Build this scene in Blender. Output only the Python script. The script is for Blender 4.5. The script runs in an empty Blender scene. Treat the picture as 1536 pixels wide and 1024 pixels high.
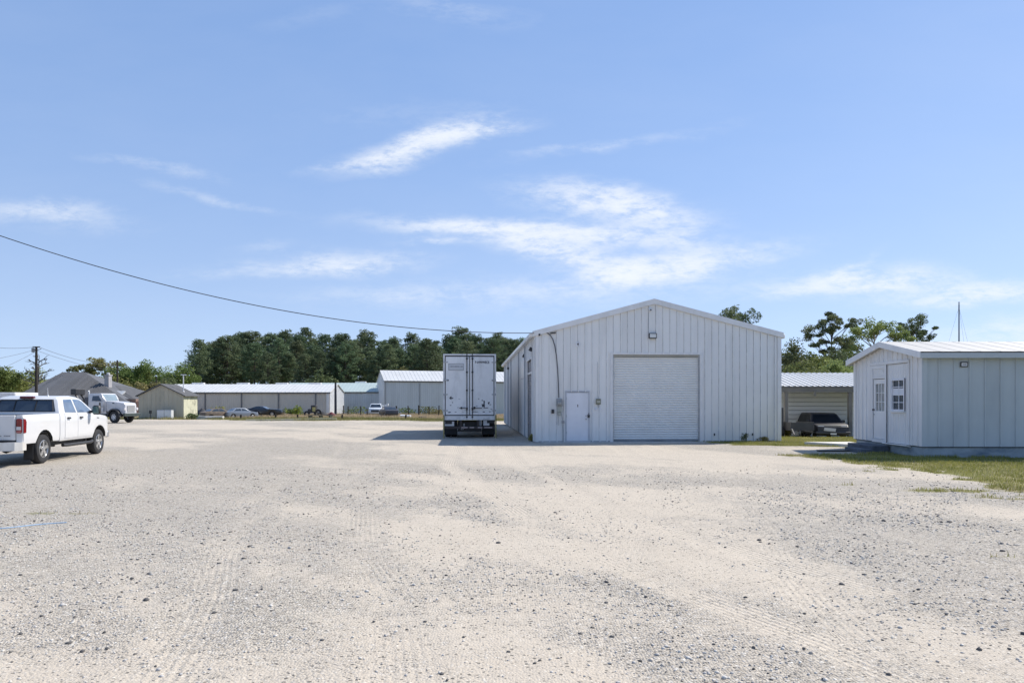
import bpy, bmesh, math, random
import numpy as np
from mathutils import Vector, Matrix

SC = bpy.context.scene
COL = SC.collection
PI = math.pi
F, HOR, EYE = 1050.0, 601.0, 1.75          # focal length and horizon of the photograph, height of the lens
random.seed(7)

def U(px, Y): return (px - 768.0) / F * Y
def ZP(py, Y): return EYE - (py - HOR) / F * Y

# ------------------------------------------------------------------ noise and terrain
def _hash(ix, iy, seed):
    h = (ix.astype(np.int64) * 374761393 + iy.astype(np.int64) * 668265263 + seed * 1442695) & 0xffffffff
    h = ((h ^ (h >> 13)) * 1274126177) & 0xffffffff
    return ((h ^ (h >> 16)) & 0xffff) / 65535.0
def vnoise(x, y, seed=0):
    x = np.asarray(x, float); y = np.asarray(y, float)
    ix = np.floor(x); iy = np.floor(y)
    fx = x - ix; fy = y - iy
    fx = fx * fx * (3 - 2 * fx); fy = fy * fy * (3 - 2 * fy)
    a = _hash(ix, iy, seed); b = _hash(ix + 1, iy, seed); c = _hash(ix, iy + 1, seed); d = _hash(ix + 1, iy + 1, seed)
    return (a * (1 - fx) + b * fx) * (1 - fy) + (c * (1 - fx) + d * fx) * fy
def fbm(x, y, seed=0, octv=4, gain=0.5):
    s = 0.0; a = 1.0; t = 0.0
    x = np.asarray(x, float); y = np.asarray(y, float)
    for k in range(octv):
        s = s + a * vnoise(x * 2 ** k + 13.7 * k, y * 2 ** k - 7.1 * k, seed + k); t += a; a *= gain
    return s / t
def sstep(a, b, x):
    t = np.clip((np.asarray(x, float) - a) / (b - a), 0, 1)
    return t * t * (3 - 2 * t)
def hgt_big(x, y):
    x = np.asarray(x, float); y = np.asarray(y, float)
    h = -0.10 * sstep(29.5, 33.5, y) * sstep(1.0, -0.6, x) * sstep(-12, -6, x)
    h = h - 0.45 * sstep(66, 78, y) * sstep(-52, -42, x)
    h = h - 0.22 * sstep(33.2, 35.0, y) * sstep(12.6, 13.6, x) * sstep(60, 45, y)
    h = h - 0.25 * sstep(72, 90, y) * sstep(-42, -52, x)
    return h
def hgt(x, y):
    x = np.asarray(x, float); y = np.asarray(y, float)
    near = np.exp(-np.maximum(y - 4, 0) / 40)
    n = (fbm(x * 0.35, y * 0.35, 3, 3) - 0.5) * 0.05 + (fbm(x * 1.7, y * 1.7, 9, 3) - 0.5) * 0.022
    return hgt_big(x, y) + n * near
def H(x, y): return float(hgt_big(np.array([x]), np.array([y]))[0])

# ------------------------------------------------------------------ materials
MATS = {}
def nd(nt, t, **kw):
    n = nt.nodes.new(t)
    for k, v in kw.items():
        if k.startswith('i_'):
            n.inputs[k[2:].replace('_', ' ')].default_value = v
        else:
            setattr(n, k, v)
    return n
def rgb(c): return (c[0], c[1], c[2], 1.0)
def pm(name, col, rough=0.6, metal=0.0, var=0.10, vs=2.0, spec=0.5, coat=0.0, dirt=None, dirt_amt=0.0, dirt_scale=(1.5, 1.5, 0.25),
       bump=0.0, bs=30.0, panel=0.0, panel_axis=0, panel_w=0.9, var2=None, grime=0.0):
    """painted / plain surface: noise tinted base colour, optional streaky dirt, optional sheet-to-sheet tint, optional bump"""
    if name in MATS: return MATS[name]
    m = bpy.data.materials.new(name); m.use_nodes = True
    nt = m.node_tree; L = nt.links.new
    bsdf = nt.nodes['Principled BSDF']
    bsdf.inputs['Roughness'].default_value = rough; bsdf.inputs['Metallic'].default_value = metal
    bsdf.inputs['Specular IOR Level'].default_value = spec
    if coat: bsdf.inputs['Coat Weight'].default_value = coat; bsdf.inputs['Coat Roughness'].default_value = 0.08
    tc = nd(nt, 'ShaderNodeTexCoord')
    no = nd(nt, 'ShaderNodeTexNoise', i_Scale=vs, i_Detail=4.0, i_Roughness=0.6)
    L(tc.outputs['Object'], no.inputs['Vector'])
    rp = nd(nt, 'ShaderNodeMapRange'); rp.inputs['From Min'].default_value = 0.3; rp.inputs['From Max'].default_value = 0.7
    L(no.outputs['Fac'], rp.inputs['Value'])
    mx = nd(nt, 'ShaderNodeMix', data_type='RGBA')
    hi = var2 or [min(1, c * (1 + var)) for c in col]
    mx.inputs['A'].default_value = rgb([c * (1 - var) for c in col]); mx.inputs['B'].default_value = rgb(hi)
    L(rp.outputs[0], mx.inputs['Factor'])
    out = mx.outputs['Result']
    if panel:
        sp = nd(nt, 'ShaderNodeSeparateXYZ'); L(tc.outputs['Object'], sp.inputs[0])
        dv = nd(nt, 'ShaderNodeMath', operation='DIVIDE'); L(sp.outputs[panel_axis], dv.inputs[0]); dv.inputs[1].default_value = panel_w
        fl = nd(nt, 'ShaderNodeMath', operation='FLOOR'); L(dv.outputs[0], fl.inputs[0])
        wn = nd(nt, 'ShaderNodeTexWhiteNoise', noise_dimensions='1D'); L(fl.outputs[0], wn.inputs['W'])
        mr = nd(nt, 'ShaderNodeMapRange'); mr.inputs['To Min'].default_value = 1 - panel; mr.inputs['To Max'].default_value = 1 + panel
        L(wn.outputs['Value'], mr.inputs['Value'])
        mu = nd(nt, 'ShaderNodeVectorMath', operation='SCALE'); L(out, mu.inputs[0]); L(mr.outputs[0], mu.inputs['Scale'])
        out = mu.outputs[0]
    if dirt:
        mp = nd(nt, 'ShaderNodeMapping'); mp.inputs['Scale'].default_value = dirt_scale; L(tc.outputs['Object'], mp.inputs['Vector'])
        n2 = nd(nt, 'ShaderNodeTexNoise', i_Scale=1.0, i_Detail=6.0, i_Roughness=0.65); L(mp.outputs[0], n2.inputs['Vector'])
        r2 = nd(nt, 'ShaderNodeMapRange'); r2.inputs['From Min'].default_value = 0.5; r2.inputs['From Max'].default_value = 0.75
        r2.inputs['To Max'].default_value = dirt_amt
        L(n2.outputs['Fac'], r2.inputs['Value'])
        m2 = nd(nt, 'ShaderNodeMix', data_type='RGBA'); L(r2.outputs[0], m2.inputs['Factor']); L(out, m2.inputs['A'])
        m2.inputs['B'].default_value = rgb(dirt); out = m2.outputs['Result']
    L(out, bsdf.inputs['Base Color'])
    if bump:
        nb = nd(nt, 'ShaderNodeTexNoise', i_Scale=bs, i_Detail=3.0); L(tc.outputs['Object'], nb.inputs['Vector'])
        bp = nd(nt, 'ShaderNodeBump', i_Strength=bump, i_Distance=0.02); L(nb.outputs['Fac'], bp.inputs['Height']); L(bp.outputs[0], bsdf.inputs['Normal'])
    MATS[name] = m
    return m
def leafm(name, c1, c2, trans=0.25, vs=0.6, rough=0.7):
    if name in MATS: return MATS[name]
    m = bpy.data.materials.new(name); m.use_nodes = True
    nt = m.node_tree; L = nt.links.new
    b = nt.nodes['Principled BSDF']; b.inputs['Roughness'].default_value = rough; b.inputs['Specular IOR Level'].default_value = 0.25
    out = nt.nodes['Material Output']
    tc = nd(nt, 'ShaderNodeTexCoord'); oi = nd(nt, 'ShaderNodeObjectInfo')
    no = nd(nt, 'ShaderNodeTexNoise', i_Scale=vs, i_Detail=5.0, i_Roughness=0.7); L(tc.outputs['Object'], no.inputs['Vector'])
    r = nd(nt, 'ShaderNodeMapRange'); r.inputs['From Min'].default_value = 0.32; r.inputs['From Max'].default_value = 0.68; L(no.outputs['Fac'], r.inputs['Value'])
    mx = nd(nt, 'ShaderNodeMix', data_type='RGBA'); mx.inputs['A'].default_value = rgb(c1); mx.inputs['B'].default_value = rgb(c2); L(r.outputs[0], mx.inputs['Factor'])
    hs = nd(nt, 'ShaderNodeHueSaturation'); L(mx.outputs['Result'], hs.inputs['Color'])
    rv = nd(nt, 'ShaderNodeMapRange'); rv.inputs['To Min'].default_value = 0.72; rv.inputs['To Max'].default_value = 1.28; L(oi.outputs['Random'], rv.inputs['Value']); L(rv.outputs[0], hs.inputs['Value'])
    ml = nd(nt, 'ShaderNodeMath', operation='MULTIPLY'); L(oi.outputs['Random'], ml.inputs[0]); ml.inputs[1].default_value = 7.31
    fr = nd(nt, 'ShaderNodeMath', operation='FRACT'); L(ml.outputs[0], fr.inputs[0])
    rh = nd(nt, 'ShaderNodeMapRange'); rh.inputs['To Min'].default_value = 0.47; rh.inputs['To Max'].default_value = 0.53; L(fr.outputs[0], rh.inputs['Value']); L(rh.outputs[0], hs.inputs['Hue'])
    L(hs.outputs[0], b.inputs['Base Color'])
    t = nd(nt, 'ShaderNodeBsdfTranslucent'); L(hs.outputs[0], t.inputs['Color'])
    ms = nd(nt, 'ShaderNodeMixShader'); ms.inputs[0].default_value = trans
    L(b.outputs[0], ms.inputs[1]); L(t.outputs[0], ms.inputs[2]); L(ms.outputs[0], out.inputs['Surface'])
    MATS[name] = m
    return m

WHITE_SHEET = pm('white_painted_sheet', (0.77, 0.765, 0.745), 0.5, var=0.03, vs=0.7, panel=0.03, panel_w=0.915, dirt=(0.36, 0.36, 0.35), dirt_amt=0.26, bump=0.30, bs=1.4, dirt_scale=(2.2, 2.2, 0.22))
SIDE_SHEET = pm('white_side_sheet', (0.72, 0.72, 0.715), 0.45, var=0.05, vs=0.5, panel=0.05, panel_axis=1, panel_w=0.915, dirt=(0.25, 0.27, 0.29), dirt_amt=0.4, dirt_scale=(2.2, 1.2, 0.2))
TRIM = pm('white_trim', (0.72, 0.71, 0.70), 0.45, var=0.06, dirt=(0.3, 0.3, 0.29), dirt_amt=0.25)
ROOF_WHITE = pm('white_roof_sheet', (0.58, 0.58, 0.565), 0.45, var=0.06, vs=0.5, dirt=(0.35, 0.33, 0.3), dirt_amt=0.35)
SLAT = pm('roll_door_slat', (0.75, 0.745, 0.72), 0.45, var=0.03, dirt=(0.4, 0.4, 0.4), dirt_amt=0.2, dirt_scale=(0.7, 0.7, 1.2))
DOOR_WHITE = pm('white_door', (0.74, 0.74, 0.77), 0.45, var=0.03, vs=3, dirt=(0.4, 0.4, 0.4), dirt_amt=0.2)
BLACK = pm('black_rubber', (0.022, 0.022, 0.024), 0.75, var=0.3, vs=6)
BLACKM = pm('black_metal', (0.03, 0.03, 0.033), 0.5, var=0.3, vs=5)
DARKGAP = pm('dark_gap', (0.012, 0.012, 0.013), 0.9, var=0.1)
STEEL = pm('galvanised_steel', (0.42, 0.43, 0.44), 0.45, 0.5, var=0.15, vs=8)
GREYBOX = pm('grey_meter_box', (0.30, 0.30, 0.30), 0.5, var=0.12, vs=8)
GLASS = pm('dark_window_glass', (0.035, 0.048, 0.065), 0.06, var=0.3, vs=2, spec=0.8)
GLASS_SKY = pm('tinted_side_glass', (0.10, 0.15, 0.23), 0.05, var=0.25, vs=2, spec=0.9)
CAR_WHITE = pm('white_car_paint', (0.64, 0.64, 0.64), 0.3, var=0.02, coat=0.6, dirt=(0.55, 0.52, 0.47), dirt_amt=0.35, dirt_scale=(1, 1, 1.5))
CHROME = pm('alloy_metal', (0.62, 0.62, 0.62), 0.28, 0.85, var=0.08, vs=9)
RED = pm('red_lamp_lens', (0.19, 0.010, 0.012), 0.15, var=0.15, vs=8)
RED_DARK = pm('dark_red_lens', (0.10, 0.008, 0.012), 0.15, var=0.2, vs=8)
CLEAR = pm('clear_lamp_lens', (0.62, 0.60, 0.60), 0.15, var=0.08, vs=8)
CONCRETE = pm('weathered_concrete', (0.48, 0.46, 0.43), 0.9, var=0.16, vs=3, bump=0.3, dirt=(0.2, 0.19, 0.17), dirt_amt=0.4, dirt_scale=(1, 1, 1))
CREOSOTE = pm('creosoted_wood', (0.035, 0.028, 0.024), 0.9, var=0.35, vs=4)
BARK_PINE = pm('pine_bark', (0.085, 0.062, 0.048), 0.95, var=0.4, vs=2.5)
BARK_GREY = pm('grey_bark', (0.13, 0.12, 0.105), 0.95, var=0.3, vs=2.5)

# ------------------------------------------------------------------ mesh building
class MB:
    def __init__(s): s.v = []; s.f = []; s.mi = []
    def add(s, vs, fs, mi=0):
        o = len(s.v); s.v += [tuple(p) for p in vs]
        for f in fs: s.f.append(tuple(o + i for i in f)); s.mi.append(mi)
        return s
    def box(s, x0, x1, y0, y1, z0, z1, mi=0):
        return s.add([(x0, y0, z0), (x1, y0, z0), (x1, y1, z0), (x0, y1, z0), (x0, y0, z1), (x1, y0, z1), (x1, y1, z1), (x0, y1, z1)],
                     [(0, 3, 2, 1), (4, 5, 6, 7), (0, 1, 5, 4), (1, 2, 6, 5), (2, 3, 7, 6), (3, 0, 4, 7)], mi)
    def cbox(s, x0, x1, y0, y1, z0, z1, c=0.02, mi=0):
        """box with chamfered edges"""
        X, Y, Z = (x0, x1), (y0, y1), (z0, z1)
        vs = []; idx = {}
        for i in (0, 1):
            for j in (0, 1):
                for k in (0, 1):
                    sx, sy, sz = (c if i == 0 else -c), (c if j == 0 else -c), (c if k == 0 else -c)
                    for a, p in enumerate([(X[i], Y[j] + sy, Z[k] + sz), (X[i] + sx, Y[j], Z[k] + sz), (X[i] + sx, Y[j] + sy, Z[k])]):
                        idx[(i, j, k, a)] = len(vs); vs.append(p)
        fs = []
        for i in (0, 1): fs.append([idx[(i, 0, 0, 0)], idx[(i, 1, 0, 0)], idx[(i, 1, 1, 0)], idx[(i, 0, 1, 0)]])
        for j in (0, 1): fs.append([idx[(0, j, 0, 1)], idx[(1, j, 0, 1)], idx[(1, j, 1, 1)], idx[(0, j, 1, 1)]])
        for k in (0, 1): fs.append([idx[(0, 0, k, 2)], idx[(1, 0, k, 2)], idx[(1, 1, k, 2)], idx[(0, 1, k, 2)]])
        for j in (0, 1):
            for k in (0, 1): fs.append([idx[(0, j, k, 1)], idx[(1, j, k, 1)], idx[(1, j, k, 2)], idx[(0, j, k, 2)]])
        for i in (0, 1):
            for k in (0, 1): fs.append([idx[(i, 0, k, 0)], idx[(i, 1, k, 0)], idx[(i, 1, k, 2)], idx[(i, 0, k, 2)]])
            for j in (0, 1): fs.append([idx[(i, j, 0, 0)], idx[(i, j, 1, 0)], idx[(i, j, 1, 1)], idx[(i, j, 0, 1)]])
        for i in (0, 1):
            for j in (0, 1):
                for k in (0, 1): fs.append([idx[(i, j, k, 0)], idx[(i, j, k, 1)], idx[(i, j, k, 2)]])
        return s.add(vs, fs, mi)
    def obox(s, c, ax, ay, az, mi=0):
        c, ax, ay, az = map(Vector, (c, ax, ay, az))
        vs = [c + a * ax + b * ay + d * az for d in (-1, 1) for (a, b) in ((-1, -1), (1, -1), (1, 1), (-1, 1))]
        return s.add(vs, [(0, 3, 2, 1), (4, 5, 6, 7), (0, 1, 5, 4), (1, 2, 6, 5), (2, 3, 7, 6), (3, 0, 4, 7)], mi)
    def bar(s, p, q, w, t, up=(0, 0, 1), mi=0):
        p, q = Vector(p), Vector(q); d = (q - p); l = d.length; d.normalize()
        u = Vector(up)
        if abs(d.dot(u)) > 0.98: u = Vector((0, 1, 0))
        a = d.cross(u).normalized(); b = a.cross(d)
        return s.obox((p + q) / 2, d * (l / 2), a * (w / 2), b * (t / 2), mi)
    def quad(s, a, b, c, d, mi=0): return s.add([a, b, c, d], [(0, 1, 2, 3)], mi)
    def tube(s, pts, r, n=8, mi=0, cap=True):
        pts = [Vector(p) for p in pts]
        rs = r if isinstance(r, (list, tuple)) else [r] * len(pts)
        vs = []; fs = []
        prev = None
        for i, p in enumerate(pts):
            d = (pts[min(i + 1, len(pts) - 1)] - pts[max(i - 1, 0)]).normalized()
            if prev is None:
                u = Vector((0, 0, 1)) if abs(d.z) < 0.9 else Vector((1, 0, 0))
                a = d.cross(u).normalized()
            else:
                a = (prev - d * prev.dot(d)).normalized()
            prev = a; b = d.cross(a)
            for k in range(n):
                t = 2 * PI * k / n
                vs.append(p + (a * math.cos(t) + b * math.sin(t)) * rs[i])
        for i in range(len(pts) - 1):
            for k in range(n):
                k2 = (k + 1) % n
                fs.append((i * n + k, i * n + k2, (i + 1) * n + k2, (i + 1) * n + k))
        if cap:
            fs.append(tuple(range(n))[::-1]); fs.append(tuple((len(pts) - 1) * n + k for k in range(n)))
        return s.add(vs, fs, mi)
    def lathe(s, prof, n=24, axis='z', c=(0, 0, 0), mi=0, close=False):
        """prof: (radius, height along axis)"""
        vs = []; fs = []
        for (r, h) in prof:
            for k in range(n):
                t = 2 * PI * k / n; a, b = r * math.cos(t), r * math.sin(t)
                p = (a, b, h) if axis == 'z' else ((h, a, b) if axis == 'x' else (a, h, b))
                vs.append((p[0] + c[0], p[1] + c[1], p[2] + c[2]))
        m = len(prof)
        for i in range(m if close else m - 1):
            for k in range(n):
                k2 = (k + 1) % n; j = (i + 1) % m
                fs.append((i * n + k, i * n + k2, j * n + k2, j * n + k))
        return s.add(vs, fs, mi)
    def prism(s, poly, fn0, fn1, mi=0):
        """poly: 2D points; fn0/fn1 turn one into a 3D point on each end"""
        n = len(poly)
        vs = [fn0(*p) for p in poly] + [fn1(*p) for p in poly]
        fs = [tuple(range(n))[::-1], tuple(range(n, 2 * n))] + [(i, (i + 1) % n, n + (i + 1) % n, n + i) for i in range(n)]
        return s.add(vs, fs, mi)
    def build(s, name, mats, parent=None, smooth=None, normals=True):
        me = bpy.data.meshes.new(name)
        me.from_pydata(s.v, [], s.f)
        if not isinstance(mats, (list, tuple)): mats = [mats]
        for m in mats: me.materials.append(m)
        if len(mats) > 1: me.polygons.foreach_set('material_index', s.mi)
        if normals:
            bm = bmesh.new(); bm.from_mesh(me); bmesh.ops.recalc_face_normals(bm, faces=bm.faces); bm.to_mesh(me); bm.free()
        if smooth is not None:
            me.shade_smooth(); me.set_sharp_from_angle(angle=math.radians(smooth))
        me.update()
        o = bpy.data.objects.new(name, me); COL.objects.link(o)
        if parent is not None: o.parent = parent
        return o
def tag(o, label=None, cat=None, group=None, kind=None):
    if label: o['label'] = label
    if cat: o['category'] = cat
    if group: o['group'] = group
    if kind: o['kind'] = kind
    return o
def thing(name, label, cat, loc=(0, 0, 0), rz=0.0, group=None):
    o = bpy.data.objects.new(name, None); COL.objects.link(o)
    o.location = loc; o.rotation_euler = (0, 0, rz); o.empty_display_size = 0.3
    return tag(o, label, cat, group)
def children(o): return [c for c in COL.objects if c.parent == o]
def copy_tree(o, parent=None):
    kids = children(o)
    c = o.copy(); COL.objects.link(c)
    if parent is not None: c.parent = parent
    for k in kids: copy_tree(k, c)
    return c
def nmesh(name, verts, quads, mat, parent=None, tris=False, mis=None):
    """mesh from numpy arrays (fast)"""
    me = bpy.data.meshes.new(name)
    k = quads.shape[1]
    me.vertices.add(len(verts)); me.vertices.foreach_set('co', np.ascontiguousarray(verts, np.float32).ravel())
    me.loops.add(quads.size); me.loops.foreach_set('vertex_index', np.ascontiguousarray(quads, np.int32).ravel())
    me.polygons.add(len(quads)); me.polygons.foreach_set('loop_start', np.arange(0, quads.size, k, dtype=np.int32))
    me.polygons.foreach_set('loop_total', np.full(len(quads), k, np.int32))
    mats = mat if isinstance(mat, (list, tuple)) else [mat]
    for m in mats: me.materials.append(m)
    if mis is not None: me.polygons.foreach_set('material_index', np.ascontiguousarray(mis, np.int32))
    me.update(calc_edges=True); me.validate()
    o = bpy.data.objects.new(name, me); COL.objects.link(o)
    if parent is not None: o.parent = parent
    return o
def text_mesh(string, size, name, mat, parent, loc, rot, depth=0.004, bold=0.0, sx=1.0):
    cu = bpy.data.curves.new(name, 'FONT'); cu.body = string; cu.size = size; cu.extrude = depth; cu.offset = bold
    cu.align_x = 'CENTER'; cu.align_y = 'CENTER'
    t = bpy.data.objects.new(name + '_tmp', cu); COL.objects.link(t)
    dg = bpy.context.evaluated_depsgraph_get()
    me = bpy.data.meshes.new_from_object(t.evaluated_get(dg))
    bpy.data.objects.remove(t); bpy.data.curves.remove(cu)
    me.materials.clear(); me.materials.append(mat)
    o = bpy.data.objects.new(name, me); COL.objects.link(o); o.parent = parent
    o.location = loc; o.rotation_euler = rot; o.scale = (sx, 1, 1)
    return o

# ------------------------------------------------------------------ ribbed sheet walls
def rib_breaks(t0, t1, pitch, rw, extra=()):
    """positions along a wall and how far each stands out: a narrow trapezoid rib every pitch"""
    out = {}
    n = int(math.floor((t1 - t0) / pitch)) + 1
    for i in range(n + 1):
        c = t0 + i * pitch
        for d, h in ((-rw, 0), (-rw * 0.7, 1), (rw * 0.7, 1), (rw, 0)):
            t = c + d
            if t0 - 1e-6 <= t <= t1 + 1e-6: out[round(t, 4)] = h
    def hat(t):
        u = (t - t0) / pitch; u = abs(u - round(u)) * pitch
        return 1.0 if u <= rw * 0.7 + 1e-5 else (0.0 if u >= rw - 1e-5 else (rw - u) / (rw * 0.3))
    for t in list(extra) + [t0, t1]: out[round(t, 4)] = hat(t)
    ts = sorted(out)
    return [(t, hat(t)) for t in ts]
def ribbed(mb, t0, t1, ztop, zbot, pitch, rw, rd, P, openings=(), mi=0, extra=(), shade_mi=0):
    """P(t, out, z) -> point; openings: (ta, tb, za, zb) cut out of the sheet"""
    ex = list(extra) + [e for o in openings for e in o[:2]]
    br = rib_breaks(t0, t1, pitch, rw, ex)
    for (ta, ha), (tb, hb) in zip(br[:-1], br[1:]):
        if tb - ta < 1e-4: continue
        mid = (ta + tb) / 2
        spans = [(zbot, None)]
        for o in openings:
            if o[0] < mid < o[1]:
                ns = []
                spans = [(zbot, o[2])] if o[2] > zbot + 1e-3 else []
                spans.append((o[3], None))
        for (za, zb) in spans:
            z1a = ztop(ta) if zb is None else zb; z1b = ztop(tb) if zb is None else zb
            mb.quad(P(ta, ha * rd, za), P(tb, hb * rd, za), P(tb, hb * rd, z1b), P(ta, ha * rd, z1a), shade_mi if (hb > ha and shade_mi) else mi)  # rising rib sides take the painted shade material where one is given
    return mb
# ------------------------------------------------------------------ camera, sun, sky
cam_d = bpy.data.cameras.new('camera'); cam = bpy.data.objects.new('camera', cam_d); COL.objects.link(cam)
cam.location = (0, 0, EYE); cam.rotation_euler = (PI / 2, 0, 0)
cam_d.sensor_width = 36.0; cam_d.lens = F / 1536.0 * 36.0; cam_d.shift_y = (HOR - 512.0) / 1536.0
cam_d.clip_start = 0.1; cam_d.clip_end = 3000.0
SC.camera = cam
SUNV = Vector((0.80, 0.44, 1.0)).normalized()
EL = math.asin(SUNV.z); AZ = math.atan2(SUNV.x, SUNV.y)
sd = bpy.data.lights.new('sun', 'SUN'); sd.energy = 4.5; sd.angle = math.radians(0.53); sd.color = (1.0, 0.945, 0.86)
sun = bpy.data.objects.new('sun', sd); COL.objects.link(sun); sun.rotation_euler = SUNV.to_track_quat('Z', 'Y').to_euler(); sun.location = (30, 20, 60)
SC.view_settings.view_transform = 'Standard'; SC.view_settings.look = 'None'; SC.view_settings.gamma = 1.0
SC.view_settings.exposure = EXPO = 0.40
SC.cycles.max_bounces = 6; SC.cycles.diffuse_bounces = 3; SC.cycles.transparent_max_bounces = 6
SC.cycles.use_denoising = True

W = bpy.data.worlds.new('World'); SC.world = W; W.use_nodes = True
nt = W.node_tree; L = nt.links.new
bg = nt.nodes['Background']; wout = nt.nodes['World Output']
sky = nd(nt, 'ShaderNodeTexSky', sky_type='NISHITA', sun_disc=False, sun_elevation=EL, sun_rotation=AZ, altitude=50.0, air_density=1.0, dust_density=0.25, ozone_density=2.6)
hsv = nd(nt, 'ShaderNodeHueSaturation'); hsv.inputs['Saturation'].default_value = 0.95; hsv.inputs['Hue'].default_value = 0.501; hsv.inputs['Value'].default_value = 1.0
stc = nd(nt, 'ShaderNodeTexCoord'); smp = nd(nt, 'ShaderNodeMapping'); smp.inputs['Scale'].default_value = (1, 1, 0.9); smp.inputs['Location'].default_value = (0, 0, 0.11)
L(stc.outputs['Generated'], smp.inputs[0]); L(smp.outputs[0], sky.inputs['Vector'])
L(sky.outputs[0], hsv.inputs['Color'])
tint = nd(nt, 'ShaderNodeMix', data_type='RGBA', blend_type='MULTIPLY'); tint.inputs['Factor'].default_value = 1.0; tint.inputs['B'].default_value = (1.04, 0.985, 0.98, 1)
L(hsv.outputs[0], tint.inputs['A']); L(tint.outputs['Result'], bg.inputs['Color'])
bg.inputs['Strength'].default_value = 0.148
def M(op, a, b=None, c=None, clamp=False):
    n = nt.nodes.new('ShaderNodeMath'); n.operation = op; n.use_clamp = clamp
    for i, v in enumerate((a, b, c)):
        if v is None: continue
        if isinstance(v, (int, float)): n.inputs[i].default_value = float(v)
        else: L(v, n.inputs[i])
    return n.outputs[0]
tc = nd(nt, 'ShaderNodeTexCoord'); sp = nd(nt, 'ShaderNodeSeparateXYZ'); L(tc.outputs['Generated'], sp.inputs[0])
dy = M('MAXIMUM', sp.outputs['Y'], 0.08)
u0 = M('DIVIDE', sp.outputs['X'], dy); v0 = M('DIVIDE', sp.outputs['Z'], dy)
cb = nd(nt, 'ShaderNodeCombineXYZ'); L(u0, cb.inputs[0]); L(v0, cb.inputs[1])
def noise(scale_xyz, sc, det=6.0, rough=0.6, dist=0.0, off=(0, 0, 0), rot=0.0):
    mp = nd(nt, 'ShaderNodeMapping'); mp.inputs['Scale'].default_value = scale_xyz; mp.inputs['Location'].default_value = off; mp.inputs['Rotation'].default_value = (0, 0, rot)
    L(cb.outputs[0], mp.inputs[0])
    n = nd(nt, 'ShaderNodeTexNoise', i_Scale=sc, i_Detail=det, i_Roughness=rough, i_Distortion=dist); L(mp.outputs[0], n.inputs['Vector'])
    return n
wn = noise((1, 2.2, 1), 5.0, 5, 0.6)
ws = nd(nt, 'ShaderNodeSeparateColor'); L(wn.outputs['Color'], ws.inputs[0])
u = M('ADD', u0, M('MULTIPLY', M('SUBTRACT', ws.outputs[0], 0.5), 0.13))
v = M('ADD', v0, M('MULTIPLY', M('SUBTRACT', ws.outputs[1], 0.5), 0.055))
# wisps: centre and half sizes in the photograph's pixels, tilt in degrees (up to the right), strength
WISPS = [(630, 217, 72, 15, 17, 1.2), (575, 235, 60, 6, 12, 0.6), (690, 203, 60, 10, 6, 0.75), (920, 302, 90, 15, -6, 1.2), (985, 318, 60, 13, -14, 0.6),
         (770, 342, 130, 11, -3, 1.25), (1005, 347, 75, 13, -14, 0.55), (825, 374, 100, 16, -14, 1.35), (995, 401, 105, 14, 9, 1.5), (910, 352, 90, 14, -6, 0.6), (935, 405, 45, 10, 6, 0.6),
         (665, 364, 38, 6, -2, 0.45), (525, 392, 65, 13, 0, 0.75), (440, 402, 110, 10, 2, 0.32), (395, 370, 35, 7, 8, 0.14), (55, 322, 95, 13, -4, 0.45),
         (230, 250, 75, 7, -9, 0.22), (320, 292, 80, 6, -11, 0.22), (930, 216, 130, 7, 10, 0.14), (860, 228, 55, 6, 6, 0.12), (1290, 425, 95, 13, 2, 1.2), (1275, 405, 28, 7, 30, 0.45),
         (1480, 443, 110, 13, 3, 0.95), (1540, 500, 120, 16, 4, 0.5), (640, 440, 140, 12, 2, 0.26), (600, 170, 160, 18, 0, 0.05), (680, 12, 90, 18, -10, 0.12), (470, 25, 80, 14, 6, 0.05), (850, 440, 260, 22, 3, 0.16), (1120, 365, 50, 8, 0, 0.1)]
dens = None
for (px, py, rx, ry, an, st) in WISPS:
    a = math.radians(an); cu, cv = (px - 768) / F, (HOR - py) / F
    du = M('SUBTRACT', u, cu); dv = M('SUBTRACT', v, cv)
    ca, sa = math.cos(a), math.sin(a)
    p = M('DIVIDE', M('ADD', M('MULTIPLY', du, ca), M('MULTIPLY', dv, sa)), rx / F)
    q = M('DIVIDE', M('SUBTRACT', M('MULTIPLY', dv, ca), M('MULTIPLY', du, sa)), ry / F)
    g = M('MULTIPLY', M('POWER', 2.718, M('MULTIPLY', M('ADD', M('MULTIPLY', p, p), M('MULTIPLY', q, q)), -0.8)), st)
    dens = g if dens is None else M('ADD', dens, g)
st1 = noise((1, 3.4, 1), 11.0, 8, 0.68, 0.3, rot=-0.12)
st2 = noise((1, 2.6, 1), 40.0, 6, 0.7, 0.2, rot=-0.2)
stv = M('ADD', M('MULTIPLY', st1.outputs['Fac'], 0.62), M('MULTIPLY', st2.outputs['Fac'], 0.38))
thr = nd(nt, 'ShaderNodeMapRange', interpolation_type='SMOOTHSTEP'); thr.inputs['From Min'].default_value = 0.37; thr.inputs['From Max'].default_value = 0.63; thr.inputs['To Min'].default_value = 0.12
L(stv, thr.inputs['Value'])
cl = M('MULTIPLY', dens, thr.outputs[0])
cl = M('SUBTRACT', 1.0, M('POWER', 2.718, M('MULTIPLY', cl, -1.85)))
veil = noise((1, 3.0, 1), 2.2, 5, 0.6, 0.2)
vr = nd(nt, 'ShaderNodeMapRange'); vr.inputs['From Min'].default_value = 0.4; vr.inputs['From Max'].default_value = 0.8; vr.inputs['To Max'].default_value = 0.06; L(veil.outputs['Fac'], vr.inputs['Value'])
cl = M('MAXIMUM', cl, vr.outputs[0])
front = M('MULTIPLY', M('SUBTRACT', sp.outputs['Y'], 0.08), 6.0, clamp=True)
up = M('MULTIPLY', sp.outputs['Z'], 25.0, clamp=True)
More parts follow.
